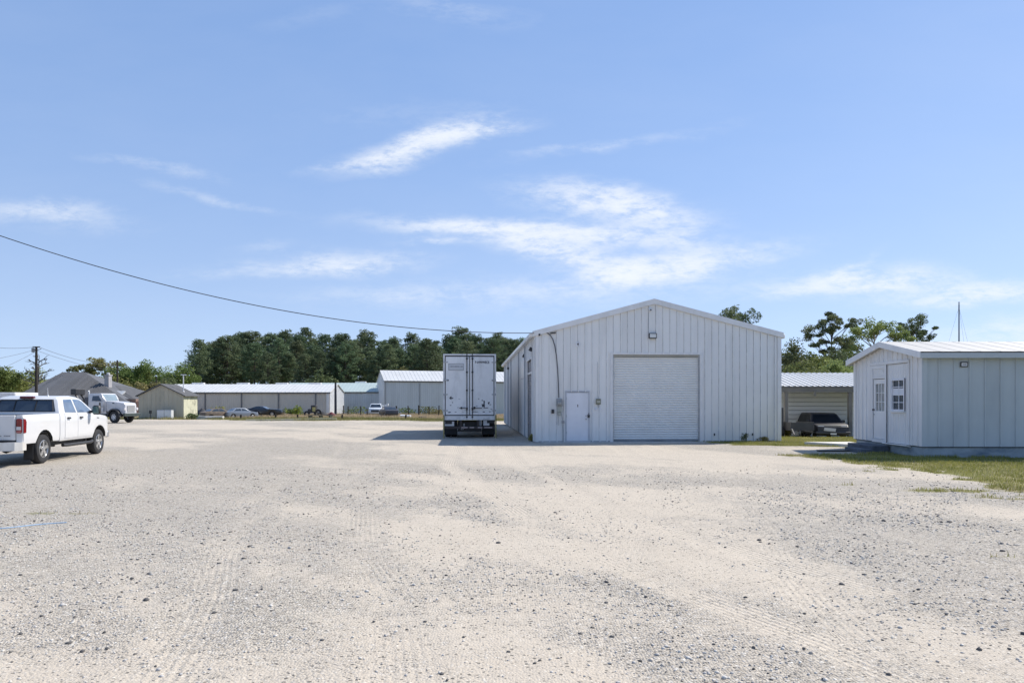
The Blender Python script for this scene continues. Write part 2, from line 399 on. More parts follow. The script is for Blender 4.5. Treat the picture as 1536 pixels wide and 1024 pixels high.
cl = M('MULTIPLY', M('MULTIPLY', cl, front), M('MULTIPLY', up, 0.93))
bg2 = nt.nodes.new('ShaderNodeBackground'); bg2.inputs['Color'].default_value = (0.90, 0.94, 1.0, 1); bg2.inputs['Strength'].default_value = CLOUD = 0.80
ms = nt.nodes.new('ShaderNodeMixShader'); L(cl, ms.inputs[0]); L(bg.outputs[0], ms.inputs[1]); L(bg2.outputs[0], ms.inputs[2]); 
grad = nd(nt, 'ShaderNodeValToRGB'); cr = grad.color_ramp
for pos, c in ((0.12, (0.335, 0.455, 0.675)), (0.30, (0.235, 0.375, 0.655)), (0.50, (0.180, 0.322, 0.620))):
    e = cr.elements.new(pos); e.color = rgb(c)
cr.elements[0].position = 0.0; cr.elements[0].color = rgb((0.43, 0.53, 0.69)); cr.elements[-1].position = 1.0; cr.elements[-1].color = rgb((0.13, 0.25, 0.52))
L(sp.outputs['Z'], grad.inputs[0])
bg3 = nt.nodes.new('ShaderNodeBackground'); L(grad.outputs[0], bg3.inputs['Color']); bg3.inputs['Strength'].default_value = 1.0
blend = nt.nodes.new('ShaderNodeMixShader'); blend.inputs[0].default_value = 0.62; L(bg.outputs[0], blend.inputs[1]); L(bg3.outputs[0], blend.inputs[2])
L(blend.outputs[0], ms.inputs[1]); L(ms.outputs[0], wout.inputs['Surface'])

# ------------------------------------------------------------------ the ground: one sheet
def dense_axis(lo, hi, step, out_lo, out_hi, grow=1.10):
    a = list(np.arange(lo, hi + 1e-6, step))
    s = step; x = a[-1]
    while x < out_hi:
        s *= grow; x += s; a.append(x)
    s = step; x = a[0]; pre = []
    while x > out_lo:
        s *= grow; x -= s; pre.append(x)
    return np.array(pre[::-1] + a)
gx = dense_axis(-13, 13, 0.09, -900, 900, 1.06)
gy = dense_axis(3.0, 22.0, 0.075, -120, 1200, 1.045)
GX, GY = np.meshgrid(gx, gy)
TRACKS = [  # centre lines of wheel tracks on the lot (x as the lot runs away from the lens), half width, weight
    ([(4.3, 2.6), (6.6, 1.46), (11.6, -0.1), (18.6, -1.6), (27, -2.1)], 0.30, 1.0),
    ([(3, 5.0), (4.3, 4.35), (6.6, 3.2), (11.6, 1.55), (18.6, 0.3), (27, -0.4)], 0.30, 0.9),
    ([(3, -2.0), (6.2, -2.62), (9, -3.5), (13.2, -4.6), (20.6, -5.3), (40, -9)], 0.24, 0.62),
    ([(3, -0.6), (6.2, -1.05), (9, -1.9), (13.2, -2.95), (20.6, -3.6), (40, -7)], 0.24, 0.62),
    ([(3, 2.2), (6, 2.6), (10, 3.6), (16, 5.0), (24, 5.6), (29, 5.7)], 0.28, 0.55),
    ([(3, 0.3), (6, 0.8), (10, 1.9), (16, 3.3), (24, 3.9), (29, 4.0)], 0.28, 0.5),
    ([(3, 7.5), (6, 6.2), (9, 4.4), (12, 1.5), (15, -3), (18, -9), (19, -20)], 0.35, 0.5),
]
def masks(X, Y):
    sand = 0.9 * sstep(0.36, 0.70, fbm(X * 0.20 + 0.14 * Y, Y * 0.17, 21, 5, 0.6)) + 0.7 * (fbm(X * 0.9 + 0.3 * Y, Y * 0.5, 33, 4) - 0.5) + 0.12
    td = np.full(X.shape, 9.0); tm = np.zeros(X.shape)
    wob = (fbm(X * 0.25, Y * 0.25, 51, 2) - 0.5) * 0.35
    for pts, w, k in TRACKS:
        ys = [p[0] for p in pts]; xs = [p[1] for p in pts]
        # smooth interpolation of the centre line
        c = np.interp(Y, ys, xs); c = (c + np.interp(Y + 0.8, ys, xs) + np.interp(Y - 0.8, ys, xs)) / 3
        sl = np.gradient(np.interp(np.linspace(2, 40, 400), ys, xs), 38 / 399.0)
        s = np.interp(Y, np.linspace(2, 40, 400), sl)
        d = (X - c) / np.sqrt(1 + s * s) + wob
        on = np.exp(-(d / w) ** 4) * k * ((Y > 2.5) & (Y < ys[-1] + 4))
        brk = sstep(0.30, 0.55, fbm(X * 0.5 + 31 * w, Y * 0.22, 61, 3))
        sand = np.maximum(sand, on * (0.15 + 0.62 * brk))
        better = on * brk > tm
        tm = np.where(better, on * brk, tm); td = np.where(better, d, td)
    sand = np.clip(sand, 0, 1)
    n1 = fbm(X * 0.8, Y * 0.8, 71, 4); n2 = fbm(X * 2.7, Y * 2.7, 81, 3)
    edge = np.interp(Y, [5, 9, 12, 13.4, 16.9, 19.1, 21.6, 22.6, 24, 26.5, 27.6, 30, 45, 60], [30, 16, 11.0, 9.9, 10.1, 9.7, 9.0, 9.2, 13.2, 13.2, 9.0, 7.8, 8, 7])
    lawn = sstep(-0.75, 0.55, (X - edge) + (n1 - 0.5) * 2.4 + (n2 - 0.5) * 1.6)
    lawn = np.where(Y > 3, lawn, 0)
    strip = sstep(0.25, 0.0, np.abs(Y - 30.1 - 0.061 * (X - 1)) + (n2 - 0.5) * 0.5) * sstep(6.6, 8.5, X) * 0.8        # weeds at the foot of the big shed
    patch = np.zeros(X.shape)
    for (x, y, rx, ry, k) in [(8.6, 13.6, 1.1, 0.35, 0.95), (9.6, 12.6, 1.6, 0.4, 0.85), (7.2, 14.6, 1.2, 0.3, 0.5), (6.6, 18.6, 1.6, 0.5, 0.35), (5.6, 7.9, 0.45, 0.12, 0.5), (9.0, 10.6, 1.2, 0.5, 0.45),
                              (-7.4, 10.9, 1.6, 0.22, 0.6), (-8.2, 10.2, 0.5, 0.15, 0.6), (-5.0, 7.4, 0.35, 0.12, 0.4), (8.0, 23.4, 1.4, 0.5, 0.3), (-4.3, 5.3, 0.3, 0.12, 0.25)]:
        patch = np.maximum(patch, k * np.exp(-((X - x) / rx) ** 2 - ((Y - y) / ry) ** 2))
    patch = patch * sstep(0.42, 0.6, n2 + 0.15)
    far = sstep(-1.5, 2.5, (Y - np.interp(X, [-60, -38, -30, -20, -6, 2], [66, 66, 65, 61, 63, 64])) + (n1 - 0.5) * 5)
    far = np.where(X > -1, np.maximum(far, sstep(34, 37, Y) * sstep(9, 11, X)), far)
    side = sstep(60, 75, np.abs(X + 10) + (n1 - 0.5) * 8)
    grass = np.clip(np.maximum.reduce([lawn, strip, patch, far, side]), 0, 1)
    dry = np.clip(sstep(76, 84, Y) * sstep(116, 108, Y) + 0.5 * sstep(0.5, 0.75, fbm(X * 0.12, Y * 0.12, 91, 3)) + 0.35 * sstep(0.52, 0.66, n1), 0, 1)
    return sand, grass, dry, td, tm
sandM, grassM, dryM, tdM, tmM = masks(GX, GY)
GZ = hgt(GX, GY)
GZ -= 0.010 * np.exp(-(tdM / 0.22) ** 2) * tmM                       # wheel ruts
GZ += 0.006 * np.exp(-((np.abs(tdM) - 0.36) / 0.09) ** 2) * np.where(np.abs(tdM) < 1, 1, 0)
gr = np.exp(-np.maximum(GY - 4, 0) / 10) * (1 - sandM) * (1 - grassM)
GZ += gr * (fbm(GX * 6.5, GY * 6.5, 101, 2) - 0.5) * 0.022
nx, ny = len(gx), len(gy)
gverts = np.stack([GX, GY, GZ], -1).reshape(-1, 3)
ii = np.arange(nx * ny).reshape(ny, nx)
gq = np.stack([ii[:-1, :-1], ii[:-1, 1:], ii[1:, 1:], ii[1:, :-1]], -1).reshape(-1, 4)

gm = bpy.data.materials.new('gravel_lot'); gm.use_nodes = True
nt = gm.node_tree; L = nt.links.new
b = nt.nodes['Principled BSDF']; b.inputs['Roughness'].default_value = 0.95; b.inputs['Specular IOR Level'].default_value = 0.15
tc = nd(nt, 'ShaderNodeTexCoord')
def attr(n):
    a = nd(nt, 'ShaderNodeAttribute', attribute_name=n); return a.outputs['Fac']
def NZ(sc, det=4.0, rough=0.6, scale=(1, 1, 1), col=False, rot=0):
    mp = nd(nt, 'ShaderNodeMapping'); mp.inputs['Scale'].default_value = scale; mp.inputs['Rotation'].default_value = (0, 0, rot); L(tc.outputs['Object'], mp.inputs[0])
    n = nd(nt, 'ShaderNodeTexNoise', i_Scale=sc, i_Detail=det, i_Roughness=rough); L(mp.outputs[0], n.inputs['Vector'])
    return n.outputs['Color' if col else 'Fac']
def VOR(sc, feat='F1', rnd=1.0):
    n = nd(nt, 'ShaderNodeTexVoronoi', feature=feat, voronoi_dimensions='2D'); n.inputs['Scale'].default_value = sc; n.inputs['Randomness'].default_value = rnd
    L(tc.outputs['Object'], n.inputs['Vector']); return n
def RAMP(fac, stops, interp='LINEAR'):
    r = nd(nt, 'ShaderNodeValToRGB'); r.color_ramp.interpolation = interp
    while len(r.color_ramp.elements) > 2: r.color_ramp.elements.remove(r.color_ramp.elements[-1])
    while len(r.color_ramp.elements) < len(stops): r.color_ramp.elements.new(0.5)
    for e, (p, c) in zip(r.color_ramp.elements, stops):
        e.position = p; e.color = rgb(c) if isinstance(c, tuple) else (c, c, c, 1)
    L(fac, r.inputs[0]); return r.outputs[0]
def MIX(f, a, bb, mode='MIX'):
    m = nd(nt, 'ShaderNodeMix', data_type='RGBA', blend_type=mode)
    for k, vv in (('Factor', f), ('A', a), ('B', bb)):
        if isinstance(vv, (int, float)): m.inputs[k].default_value = vv if k == 'Factor' else (vv, vv, vv, 1)
        elif isinstance(vv, tuple): m.inputs[k].default_value = rgb(vv)
        else: L(vv, m.inputs[k])
    return m.outputs['Result']
v1 = VOR(46.0); v2 = VOR(24.0); v3 = VOR(105.0)
def RND(vn):
    s = nd(nt, 'ShaderNodeSeparateColor'); L(vn.outputs['Color'], s.inputs[0]); return s.outputs
pebble = [(0.0, 0.06), (0.07, 0.12), (0.10, (0.25, 0.225, 0.192)), (0.40, (0.395, 0.362, 0.312)), (0.72, (0.485, 0.445, 0.388)), (1.0, (0.63, 0.59, 0.525))]
g1 = RAMP(RND(v1)[0], pebble)
g3 = RAMP(RND(v3)[0], [(0.0, (0.22, 0.20, 0.17)), (0.5, (0.395, 0.36, 0.312)), (1.0, (0.57, 0.53, 0.468))])
gap = RAMP(v1.outputs['Distance'], [(0.30, 1.0), (0.62, 0.0)])
gravel = MIX(gap, g3, g1)
g2 = RAMP(RND(v2)[0], [(0.0, (0.10, 0.10, 0.10)), (0.3, (0.36, 0.35, 0.34)), (0.65, (0.50, 0.48, 0.46)), (1.0, (0.70, 0.69, 0.66))])
big = M('MULTIPLY', M('LESS_THAN', v2.outputs['Distance'], 0.36), M('GREATER_THAN', RND(v2)[1], 0.80))
gravel = MIX(big, gravel, g2)
tone = NZ(0.33, 5, 0.6)
gravel = MIX(RAMP(tone, [(0.3, 0.0), (0.7, 0.55)]), gravel, MIX(0.5, gravel, (0.425, 0.40, 0.37)))
sandc = MIX(NZ(0.9, 6, 0.65), (0.455, 0.40, 0.33), (0.56, 0.507, 0.435))
sandc = MIX(RAMP(NZ(60, 3, 0.7), [(0.35, 0.30), (0.6, 0.0)]), sandc, (0.36, 0.33, 0.29))
sandn = M('ADD', M('ADD', attr('sand'), M('MULTIPLY', M('SUBTRACT', NZ(4.0, 6, 0.75), 0.5), 1.5)), M('MULTIPLY', M('SUBTRACT', NZ(26.0, 4, 0.7), 0.5), 1.0))
sf = nd(nt, 'ShaderNodeMapRange', interpolation_type='SMOOTHSTEP'); sf.inputs['From Min'].default_value = 0.18; sf.inputs['From Max'].default_value = 0.88; sf.inputs['To Max'].default_value = 0.80; L(sandn, sf.inputs['Value'])
speck = M('GREATER_THAN', RND(v1)[1], M('ADD', 0.30, M('MULTIPLY', sf.outputs[0], 0.62)))
lot = MIX(sf.outputs[0], gravel, MIX(M('MULTIPLY', speck, M('LESS_THAN', v1.outputs['Distance'], 0.42)), sandc, g1))
lot = MIX(RAMP(NZ(1.4, 6, 0.75), [(0.52, 0.0), (0.80, 0.45)]), lot, MIX(0.5, lot, (0.30, 0.285, 0.265)))
v4 = VOR(19.0); sp4 = M('MULTIPLY', M('LESS_THAN', v4.outputs['Distance'], M('ADD', 0.10, M('MULTIPLY', RND(v4)[0], 0.16))), M('GREATER_THAN', RND(v4)[1], M('SUBTRACT', 0.98, M('MULTIPLY', NZ(0.8, 4, 0.6), 0.42))))
lot = MIX(M('MULTIPLY', sp4, 0.85), lot, MIX(RND(v4)[2], (0.06, 0.058, 0.055), (0.20, 0.185, 0.165)))
# tread lines inside the wheel tracks (their own marks in the dust)
tdv = attr('track_d'); tmv = attr('track_m')
tl = M('MULTIPLY', M('ADD', M('SINE', M('MULTIPLY', tdv, 95.0)), M('MULTIPLY', M('SUBTRACT', NZ(9.0, 4), 0.5), 2.2)), tmv)
grassc = MIX(NZ(1.3, 6, 0.7), (0.13, 0.145, 0.04), (0.25, 0.235, 0.09))
grassc = MIX(M('MULTIPLY', attr('dry'), M('ADD', 0.25, NZ(3.0, 5, 0.7)), clamp=True), grassc, (0.36, 0.29, 0.18))
gn = M('ADD', attr('grass'), M('MULTIPLY', M('SUBTRACT', NZ(9.0, 5, 0.75), 0.5), 1.0))
gf = nd(nt, 'ShaderNodeMapRange'); gf.inputs['From Min'].default_value = 0.38; gf.inputs['From Max'].default_value = 0.72; L(gn, gf.inputs['Value'])
lot = MIX(1.0, lot, (1.07, 1.04, 0.99), 'MULTIPLY')
L(MIX(gf.outputs[0], lot, grassc), b.inputs['Base Color'])
hh = M('SUBTRACT', M('MULTIPLY', M('SUBTRACT', 0.6, v1.outputs['Distance']), 1.0), M('MULTIPLY', v3.outputs['Distance'], 0.35))
hh = M('ADD', hh, M('MULTIPLY', big, M('SUBTRACT', 1.1, v2.outputs['Distance'])))
hh = M('MULTIPLY', hh, M('SUBTRACT', 1.0, M('MULTIPLY', sf.outputs[0], 0.8)))
hh = M('ADD', hh, M('MULTIPLY', M('MULTIPLY', tl, RAMP(NZ(0.55, 4, 0.6), [(0.38, 0.0), (0.58, 1.0)])), 0.24))
hh = M('ADD', hh, M('MULTIPLY', NZ(30, 5, 0.7), 0.5))
bp = nd(nt, 'ShaderNodeBump', i_Strength=0.85, i_Distance=0.016); L(hh, bp.inputs['Height']); L(bp.outputs[0], b.inputs['Normal'])
ground = nmesh('ground', gverts, gq, gm); tag(ground, 'pale gravel and sand yard with grassy edges', 'ground', kind='structure')
for an, arr in (('sand', sandM), ('grass', grassM), ('dry', dryM), ('track_d', np.clip(tdM, -3, 3)), ('track_m', tmM)):
    a = ground.data.attributes.new(an, 'FLOAT', 'POINT'); a.data.foreach_set('value', np.ascontiguousarray(arr, np.float32).ravel())
ground.data.shade_smooth()

# ------------------------------------------------------------------ loose stones and grass blades
rng = np.random.default_rng(11)
_t = (1 + 5 ** 0.5) / 2
ICO_V = np.array([(-1, _t, 0), (1, _t, 0), (-1, -_t, 0), (1, -_t, 0), (0, -1, _t), (0, 1, _t), (0, -1, -_t), (0, 1, -_t), (_t, 0, -1), (_t, 0, 1), (-_t, 0, -1), (-_t, 0, 1)]) / math.hypot(1, _t)
ICO_F = np.array([(0, 11, 5), (0, 5, 1), (0, 1, 7), (0, 7, 10), (0, 10, 11), (1, 5, 9), (5, 11, 4), (11, 10, 2), (10, 7, 6), (7, 1, 8), (3, 9, 4), (3, 4, 2), (3, 2, 6), (3, 6, 8), (3, 8, 9), (4, 9, 5), (2, 4, 11), (6, 2, 10), (8, 6, 7), (9, 8, 1)])
def in_view(n, y0, y1, p=1.0, marg=1.1):
    y = np.sqrt(rng.uniform(y0 ** 2, y1 ** 2, n)); x = rng.uniform(-1, 1, n) * 0.735 * y * marg
    return x, y
def ground_z(x, y):
    """height of the sheet itself under points of the lot"""
    i = np.clip(np.searchsorted(gx, x) - 1, 0, nx - 2); j = np.clip(np.searchsorted(gy, y) - 1, 0, ny - 2)
    fx = (x - gx[i]) / (gx[i + 1] - gx[i]); fy = (y - gy[j]) / (gy[j + 1] - gy[j])
    return (GZ[j, i] * (1 - fx) + GZ[j, i + 1] * fx) * (1 - fy) + (GZ[j + 1, i] * (1 - fx) + GZ[j + 1, i + 1] * fx) * fy
def stones(n, y0, y1, smin, smax, dark, sand_keep):
    x, y = in_view(n, y0, y1)
    sd_, gd_, _, _, tm_ = masks(x, y)
    clump = fbm(x * 1.1, y * 1.1, 131, 3)
    keep = rng.uniform(size=n) < np.clip((1 - sd_) + sand_keep, 0, 1) * (1 - 0.9 * gd_) * sstep(0.25, 0.6, clump) * (1 - 0.75 * tm_)
    x, y = x[keep], y[keep]; n = len(x)
    s = smin * (smax / smin) ** (rng.uniform(size=n) ** 2.2)
    V = ICO_V[None] * rng.uniform(0.62, 1.25, (n, 12, 1))
    V = V * np.stack([s * rng.uniform(0.8, 1.35, n), s * rng.uniform(0.7, 1.1, n), s * rng.uniform(0.40, 0.8, n)], -1)[:, None]
    a = rng.uniform(0, 2 * PI, n); c, q = np.cos(a)[:, None], np.sin(a)[:, None]
    X = V[..., 0] * c - V[..., 1] * q; Yv = V[..., 0] * q + V[..., 1] * c
    P = np.stack([X + x[:, None], Yv + y[:, None], V[..., 2] + (ground_z(x, y) + s * 0.18)[:, None]], -1)
    mi = np.where(rng.uniform(size=n) < dark, 3, rng.integers(0, 3, n))
    return P.reshape(-1, 3), (ICO_F[None] + 12 * np.arange(n)[:, None, None]).reshape(-1, 3), np.repeat(mi, 20)
sets = [stones(46000, 3.6, 13.5, 0.006, 0.017, 0.04, 0.10), stones(12000, 3.6, 18.0, 0.009, 0.023, 0.40, 0.35), stones(200, 4.2, 16.0, 0.020, 0.036, 0.7, 0.4)]
off = 0; VV = []; FF = []; MI = []
for v_, f_, m_ in sets:
    VV.append(v_); FF.append(f_ + off); MI.append(m_); off += len(v_)
STONES = [pm('stone_pale', (0.56, 0.53, 0.48), 0.95, var=0.15, vs=20), pm('stone_grey', (0.44, 0.42, 0.395), 0.95, var=0.2, vs=20), pm('stone_tan', (0.46, 0.41, 0.35), 0.95, var=0.2, vs=20), pm('stone_dark', (0.11, 0.105, 0.10), 0.95, var=0.3, vs=20)]
gs = nmesh('gravel', np.concatenate(VV), np.concatenate(FF), STONES, mis=np.concatenate(MI)); tag(gs, 'loose pale and dark gravel stones on the yard', 'gravel', kind='stuff')

def blades(name, x, y, h, w, mat, lab, lean=0.5, base_z=None):
    n = len(x); z = ground_z(x, y) if base_z is None else base_z
    a = rng.uniform(0, 2 * PI, n); l = rng.uniform(0, lean, n) * h; la = rng.uniform(0, 2 * PI, n)
    dx, dy_ = np.cos(a) * w / 2, np.sin(a) * w / 2
    p0 = np.stack([x - dx, y - dy_, z - 0.01], -1); p1 = np.stack([x + dx, y + dy_, z - 0.01], -1)
    m = np.stack([x + np.cos(la) * l * 0.35, y + np.sin(la) * l * 0.35, z + h * 0.6], -1)
    p2 = m + np.stack([dx, dy_, 0 * dx], -1) * 0.7; p3 = m - np.stack([dx, dy_, 0 * dx], -1) * 0.7
    tip = np.stack([x + np.cos(la) * l, y + np.sin(la) * l, z + h], -1)
    V = np.stack([p0, p1, p2, p3, tip], 1).reshape(-1, 3)
    o = 5 * np.arange(n)[:, None]
    T = np.concatenate([o + np.array([[0, 1, 2]]), o + np.array([[0, 2, 3]]), o + np.array([[3, 2, 4]])], 0)
    ob = nmesh(name, V, T, mat); tag(ob, lab, 'grass', kind='stuff'); return ob
LAWN = leafm('lawn_grass', (0.165, 0.170, 0.038), (0.36, 0.315, 0.105), 0.35, 0.9)
VERGE = leafm('verge_grass', (0.17, 0.18, 0.06), (0.33, 0.30, 0.13), 0.3, 0.25)
STRAW = leafm('straw_grass', (0.30, 0.24, 0.13), (0.44, 0.37, 0.24), 0.3, 0.3)
x = rng.uniform(5, 27, 520000); y = rng.uniform(7, 36, 520000)
inshed = (x > 12.6) & (x < 22) & (y > 21.4) & (y < 26.3)
k = (masks(x, y)[1] > rng.uniform(0.35, 0.9, len(x))) & ~inshed & (np.abs(x) < 1.45 * y)
inw = (x < 1.0 + 10.5) & (y > 29.85 + 0.061 * (x - 1)); k &= ~(inw & (y < 56))
x, y = x[k], y[k]
dens_ = rng.uniform(size=len(x)) < np.clip(fbm(x * 1.6, y * 1.6, 141, 3) * 1.9 - 0.25, 0.15, 1)
x, y = x[dens_], y[dens_]
blades('grass', x, y, rng.uniform(0.025, 0.085, len(x)) * (0.6 + 0.8 * fbm(x, y, 151, 2)), rng.uniform(0.006, 0.014, len(x)), LAWN, 'short yellow-green lawn grass beside the white portable office', 0.9)
kk = rng.uniform(size=len(x)) < 0.16 * sstep(0.45, 0.65, fbm(x * 0.7, y * 0.7, 171, 3)) + 0.03
blades('grass', x[kk] + 0.02, y[kk], rng.uniform(0.04, 0.13, kk.sum()), rng.uniform(0.005, 0.011, kk.sum()), STRAW, 'dry straw stalks in the lawn beside the portable office', 1.0)
x2 = rng.uniform(12.4, 19, 2600); y2 = 21.56 - np.abs(rng.normal(0, 0.10, 2600)) - 0.022 * (x2 - 12.7); k2 = fbm(x2 * 1.5, y2 * 0 + 3.1, 181, 3) > 0.5
blades('grass', x2[k2], y2[k2], rng.uniform(0.04, 0.13, k2.sum()), rng.uniform(0.006, 0.014, k2.sum()), LAWN, 'taller weeds along the foot of the portable office', 0.7)
# scattered tufts on the lot itself
xs, ys = in_view(60000, 5, 24)
k = (masks(xs, ys)[1] > rng.uniform(0.25, 0.9, len(xs))) & (xs < 10.5) & (ys < 23)
blades('grass', xs[k], ys[k], rng.uniform(0.02, 0.07, k.sum()), rng.uniform(0.005, 0.011, k.sum()), LAWN, 'thin grass tufts growing through the gravel', 1.0)
x = rng.uniform(-52, 2, 60000); y = rng.uniform(60, 80, 60000); k = masks(x, y)[1] > rng.uniform(0.3, 0.9, len(x))
x, y = x[k], y[k]
blades('grass', x, y, rng.uniform(0.08, 0.30, len(x)) * (0.4 + 1.2 * fbm(x * 0.3, y * 0.3, 161, 3)), rng.uniform(0.02, 0.05, len(x)), VERGE, 'olive green grass verge beyond the gravel yard', 0.7)
x = rng.uniform(-34, 3, 30000); y = 80 + 27 * rng.uniform(size=30000) ** 0.8
blades('grass', x, y, rng.uniform(0.12, 0.5, len(x)), rng.uniform(0.03, 0.07, len(x)), STRAW, 'dry straw coloured grass in front of the far metal buildings', 0.6)
# ================================================================== big white shed with the roll-up door
WX, WY, WR = 0.99, 29.6, math.radians(3.49)
wh = thing('warehouse', 'large white ribbed metal building with a tall roll-up door and a small white side door', 'metal building', (WX, WY, 0), WR)
WW, WL, WE, WP, WPK = 10.6, 26.0, 4.55, 5.93, 5.08     # width, length, eave, peak, place of the peak
def wtop(t): return WE + (WP - WE) * (t / WPK if t < WPK else (WW - t) / (WW - WPK))
RD0, RD1, RDH = 3.30, 7.08, 3.72
DR0, DR1, DRH = 1.31, 2.26, 2.12
mb = MB()
ribbed(mb, 0.0, WW, wtop, 0.02, 0.305, 0.030, 0.055, lambda t, o, z: (t, -o, z), [(RD0, RD1, 0.0, RDH), (DR0, DR1, 0.0, DRH)], extra=[WPK], shade_mi=1)
RIBSHADE = pm('grey_rib_shade', (0.54, 0.54, 0.545), 0.7, var=0.25, vs=3)  # shade line of each rib, with some grime, put into its side colour
mb.build('wall', [WHITE_SHEET, RIBSHADE], wh)
# left side wall, with two openings for doors
L1 = (1.30, 4.05, 0.0, 3.62); L2 = (17.2, 18.4, 0.0, 3.4); L3 = (20.5, 21.8, 0.0, 3.3)
mb = MB(); ribbed(mb, 0.0, WL, lambda t: WE - 0.04, 0.02, 0.305, 0.030, 0.055, lambda t, o, z: (-o, t, z), [L1, L2, L3]); mb.build('wall', SIDE_SHEET, wh)
mb = MB(); ribbed(mb, 0.0, WL, lambda t: WE - 0.04, 0.02, 0.305, 0.030, 0.055, lambda t, o, z: (WW + o, t, z)); mb.build('wall', SIDE_SHEET, wh)
mb = MB(); ribbed(mb, 0.0, WW, wtop, 0.02, 0.305, 0.030, 0.055, lambda t, o, z: (t, WL + o, z)); mb.build('wall', WHITE_SHEET, wh)
def gable_roof(parent, w, l, e, p, pk, ov_g, ov_e, th, pitch, mat, name='roof', rib=0.03, split=True):
    """two ribbed slopes over a gable whose ridge runs along y"""
    mb = MB()
    for s in (0, 1):
        if s == 0: xa, za, xb, zb = -ov_e, e - (p - e) * ov_e / pk, pk, p
        else: xa, za, xb, zb = w + ov_e, e - (p - e) * ov_e / (w - pk), pk, p
        br = rib_breaks(-ov_g, l + ov_g, pitch, 0.045)
        for (ya, ha), (yb, hb) in zip(br[:-1], br[1:]):
            if yb - ya < 1e-4: continue
            mb.quad((xa, ya, za + th + ha * rib), (xb, ya, zb + th + ha * rib), (xb, yb, zb + th + hb * rib), (xa, yb, za + th + hb * rib))
        mb.quad((xa, -ov_g, za), (xb, -ov_g, zb), (xb, l + ov_g, zb), (xa, l + ov_g, za))
    return mb.build(name, mat, parent)
gable_roof(wh, WW, WL, WE, WP, WPK, 0.0, 0.10, 0.10, 0.305, ROOF_WHITE)
# rake trim over the front and back gable, standing proud of the sheet
def rake(parent, w, e, p, pk, y0, y1, dep, up, ov, mat, name='rake_trim'):
    mb = MB(); sl = (p - e) / pk; sr = (p - e) / (w - pk)
    for k in (0, 1):
        if k == 0: a, za, b_, zb = -ov, e - sl * ov, pk, p
        else: a, za, b_, zb = pk, p, w + ov, e - sr * ov
        mb.add([(a, y0, za - dep), (b_, y0, zb - dep), (b_, y0, zb + up), (a, y0, za + up), (a, y1, za - dep), (b_, y1, zb - dep), (b_, y1, zb + up), (a, y1, za + up)],
               [(0, 1, 2, 3), (7, 6, 5, 4), (0, 4, 5, 1), (3, 2, 6, 7), (0, 3, 7, 4), (1, 5, 6, 2)])
    return mb.build(name, mat, parent)
rake(wh, WW, WE, WP, WPK, -0.11, -0.001, 0.06, 0.17, 0.13, TRIM)
rake(wh, WW, WE, WP, WPK, WL + 0.04, WL + 0.15, 0.06, 0.17, 0.13, TRIM)
mb = MB(); mb.cbox(-0.24, -0.045, 0.0, WL, WE - 0.10, WE + 0.075, 0.02); mb.build('gutter', TRIM, wh)
mb = MB(); mb.cbox(WW + 0.045, WW + 0.24, 0.0, WL, WE - 0.10, WE + 0.075, 0.02); mb.build('gutter', TRIM, wh)
for x0, x1 in ((-0.05, 0.13), (WW - 0.11, WW + 0.05)):
    mb = MB(); mb.box(x0, x1, -0.05, -0.002, 0.02, WE - 0.02)
    if x0 < 0: mb.box(-0.052, -0.002, -0.05, 0.14, 0.021, WE - 0.06)
    mb.build('corner_trim', TRIM, wh)
for xa_, xb_ in ((-0.02, DR0 - 0.09), (RD1 + 0.125, WW), (DR1 + 0.09, RD0 - 0.125)):
    mb = MB(); mb.box(xa_, xb_, -0.028, -0.004, -0.06, 0.05); mb.build('base_flashing', pm('base_flashing_metal', (0.33, 0.34, 0.35), 0.6, var=0.2), wh)
# roll-up door: curved slats, guides, header and bottom bar
mb = MB(); y0 = 0.10; pz = 0.104; n = int((RDH - 0.12) / pz)
pts = []
for i in range(n):
    zb = 0.09 + i * pz
    for k in range(5):
        a = k / 4.0; pts.append((y0 - 0.026 * math.sin(PI * a) ** 0.8, zb + pz * (0.06 + 0.88 * a)))
    pts.append((y0 + 0.014, zb + pz * 0.985))
for (ya, za), (yb, zb) in zip(pts[:-1], pts[1:]):
    mb.quad((RD0 + 0.03, ya, za), (RD1 - 0.03, ya, za), (RD1 - 0.03, yb, zb), (RD0 + 0.03, yb, zb))
rd = mb.build('roll_up_door', SLAT, wh)
for x in (RD0 - 0.02, RD1 - 0.05):
    mb = MB(); mb.box(x, x + 0.07, 0.0, 0.16, 0.0, RDH - 0.002); mb.build('guide_rail', STEEL, rd)
mb = MB(); mb.cbox(RD0 + 0.055, RD1 - 0.055, 0.04, 0.14, 0.005, 0.088, 0.012); mb.build('bottom_bar', pm('bottom_bar_metal', (0.24, 0.26, 0.28), 0.5, 0.3, var=0.2), rd)
mb = MB(); mb.box(RD0 + 0.055, RD1 - 0.055, 0.015, 0.20, RDH - 0.09, RDH - 0.003); mb.build('header', pm('header_metal', (0.36, 0.35, 0.31), 0.7, var=0.15), rd)
mb = MB()
for x in (RD0 - 0.115, RD1 + 0.0): mb.box(x, x + 0.115, -0.046, -0.003, 0.0, RDH)
mb.box(RD0 - 0.115, RD1 + 0.115, -0.046, -0.003, RDH + 0.001, RDH + 0.09); mb.build('door_trim', TRIM, wh)
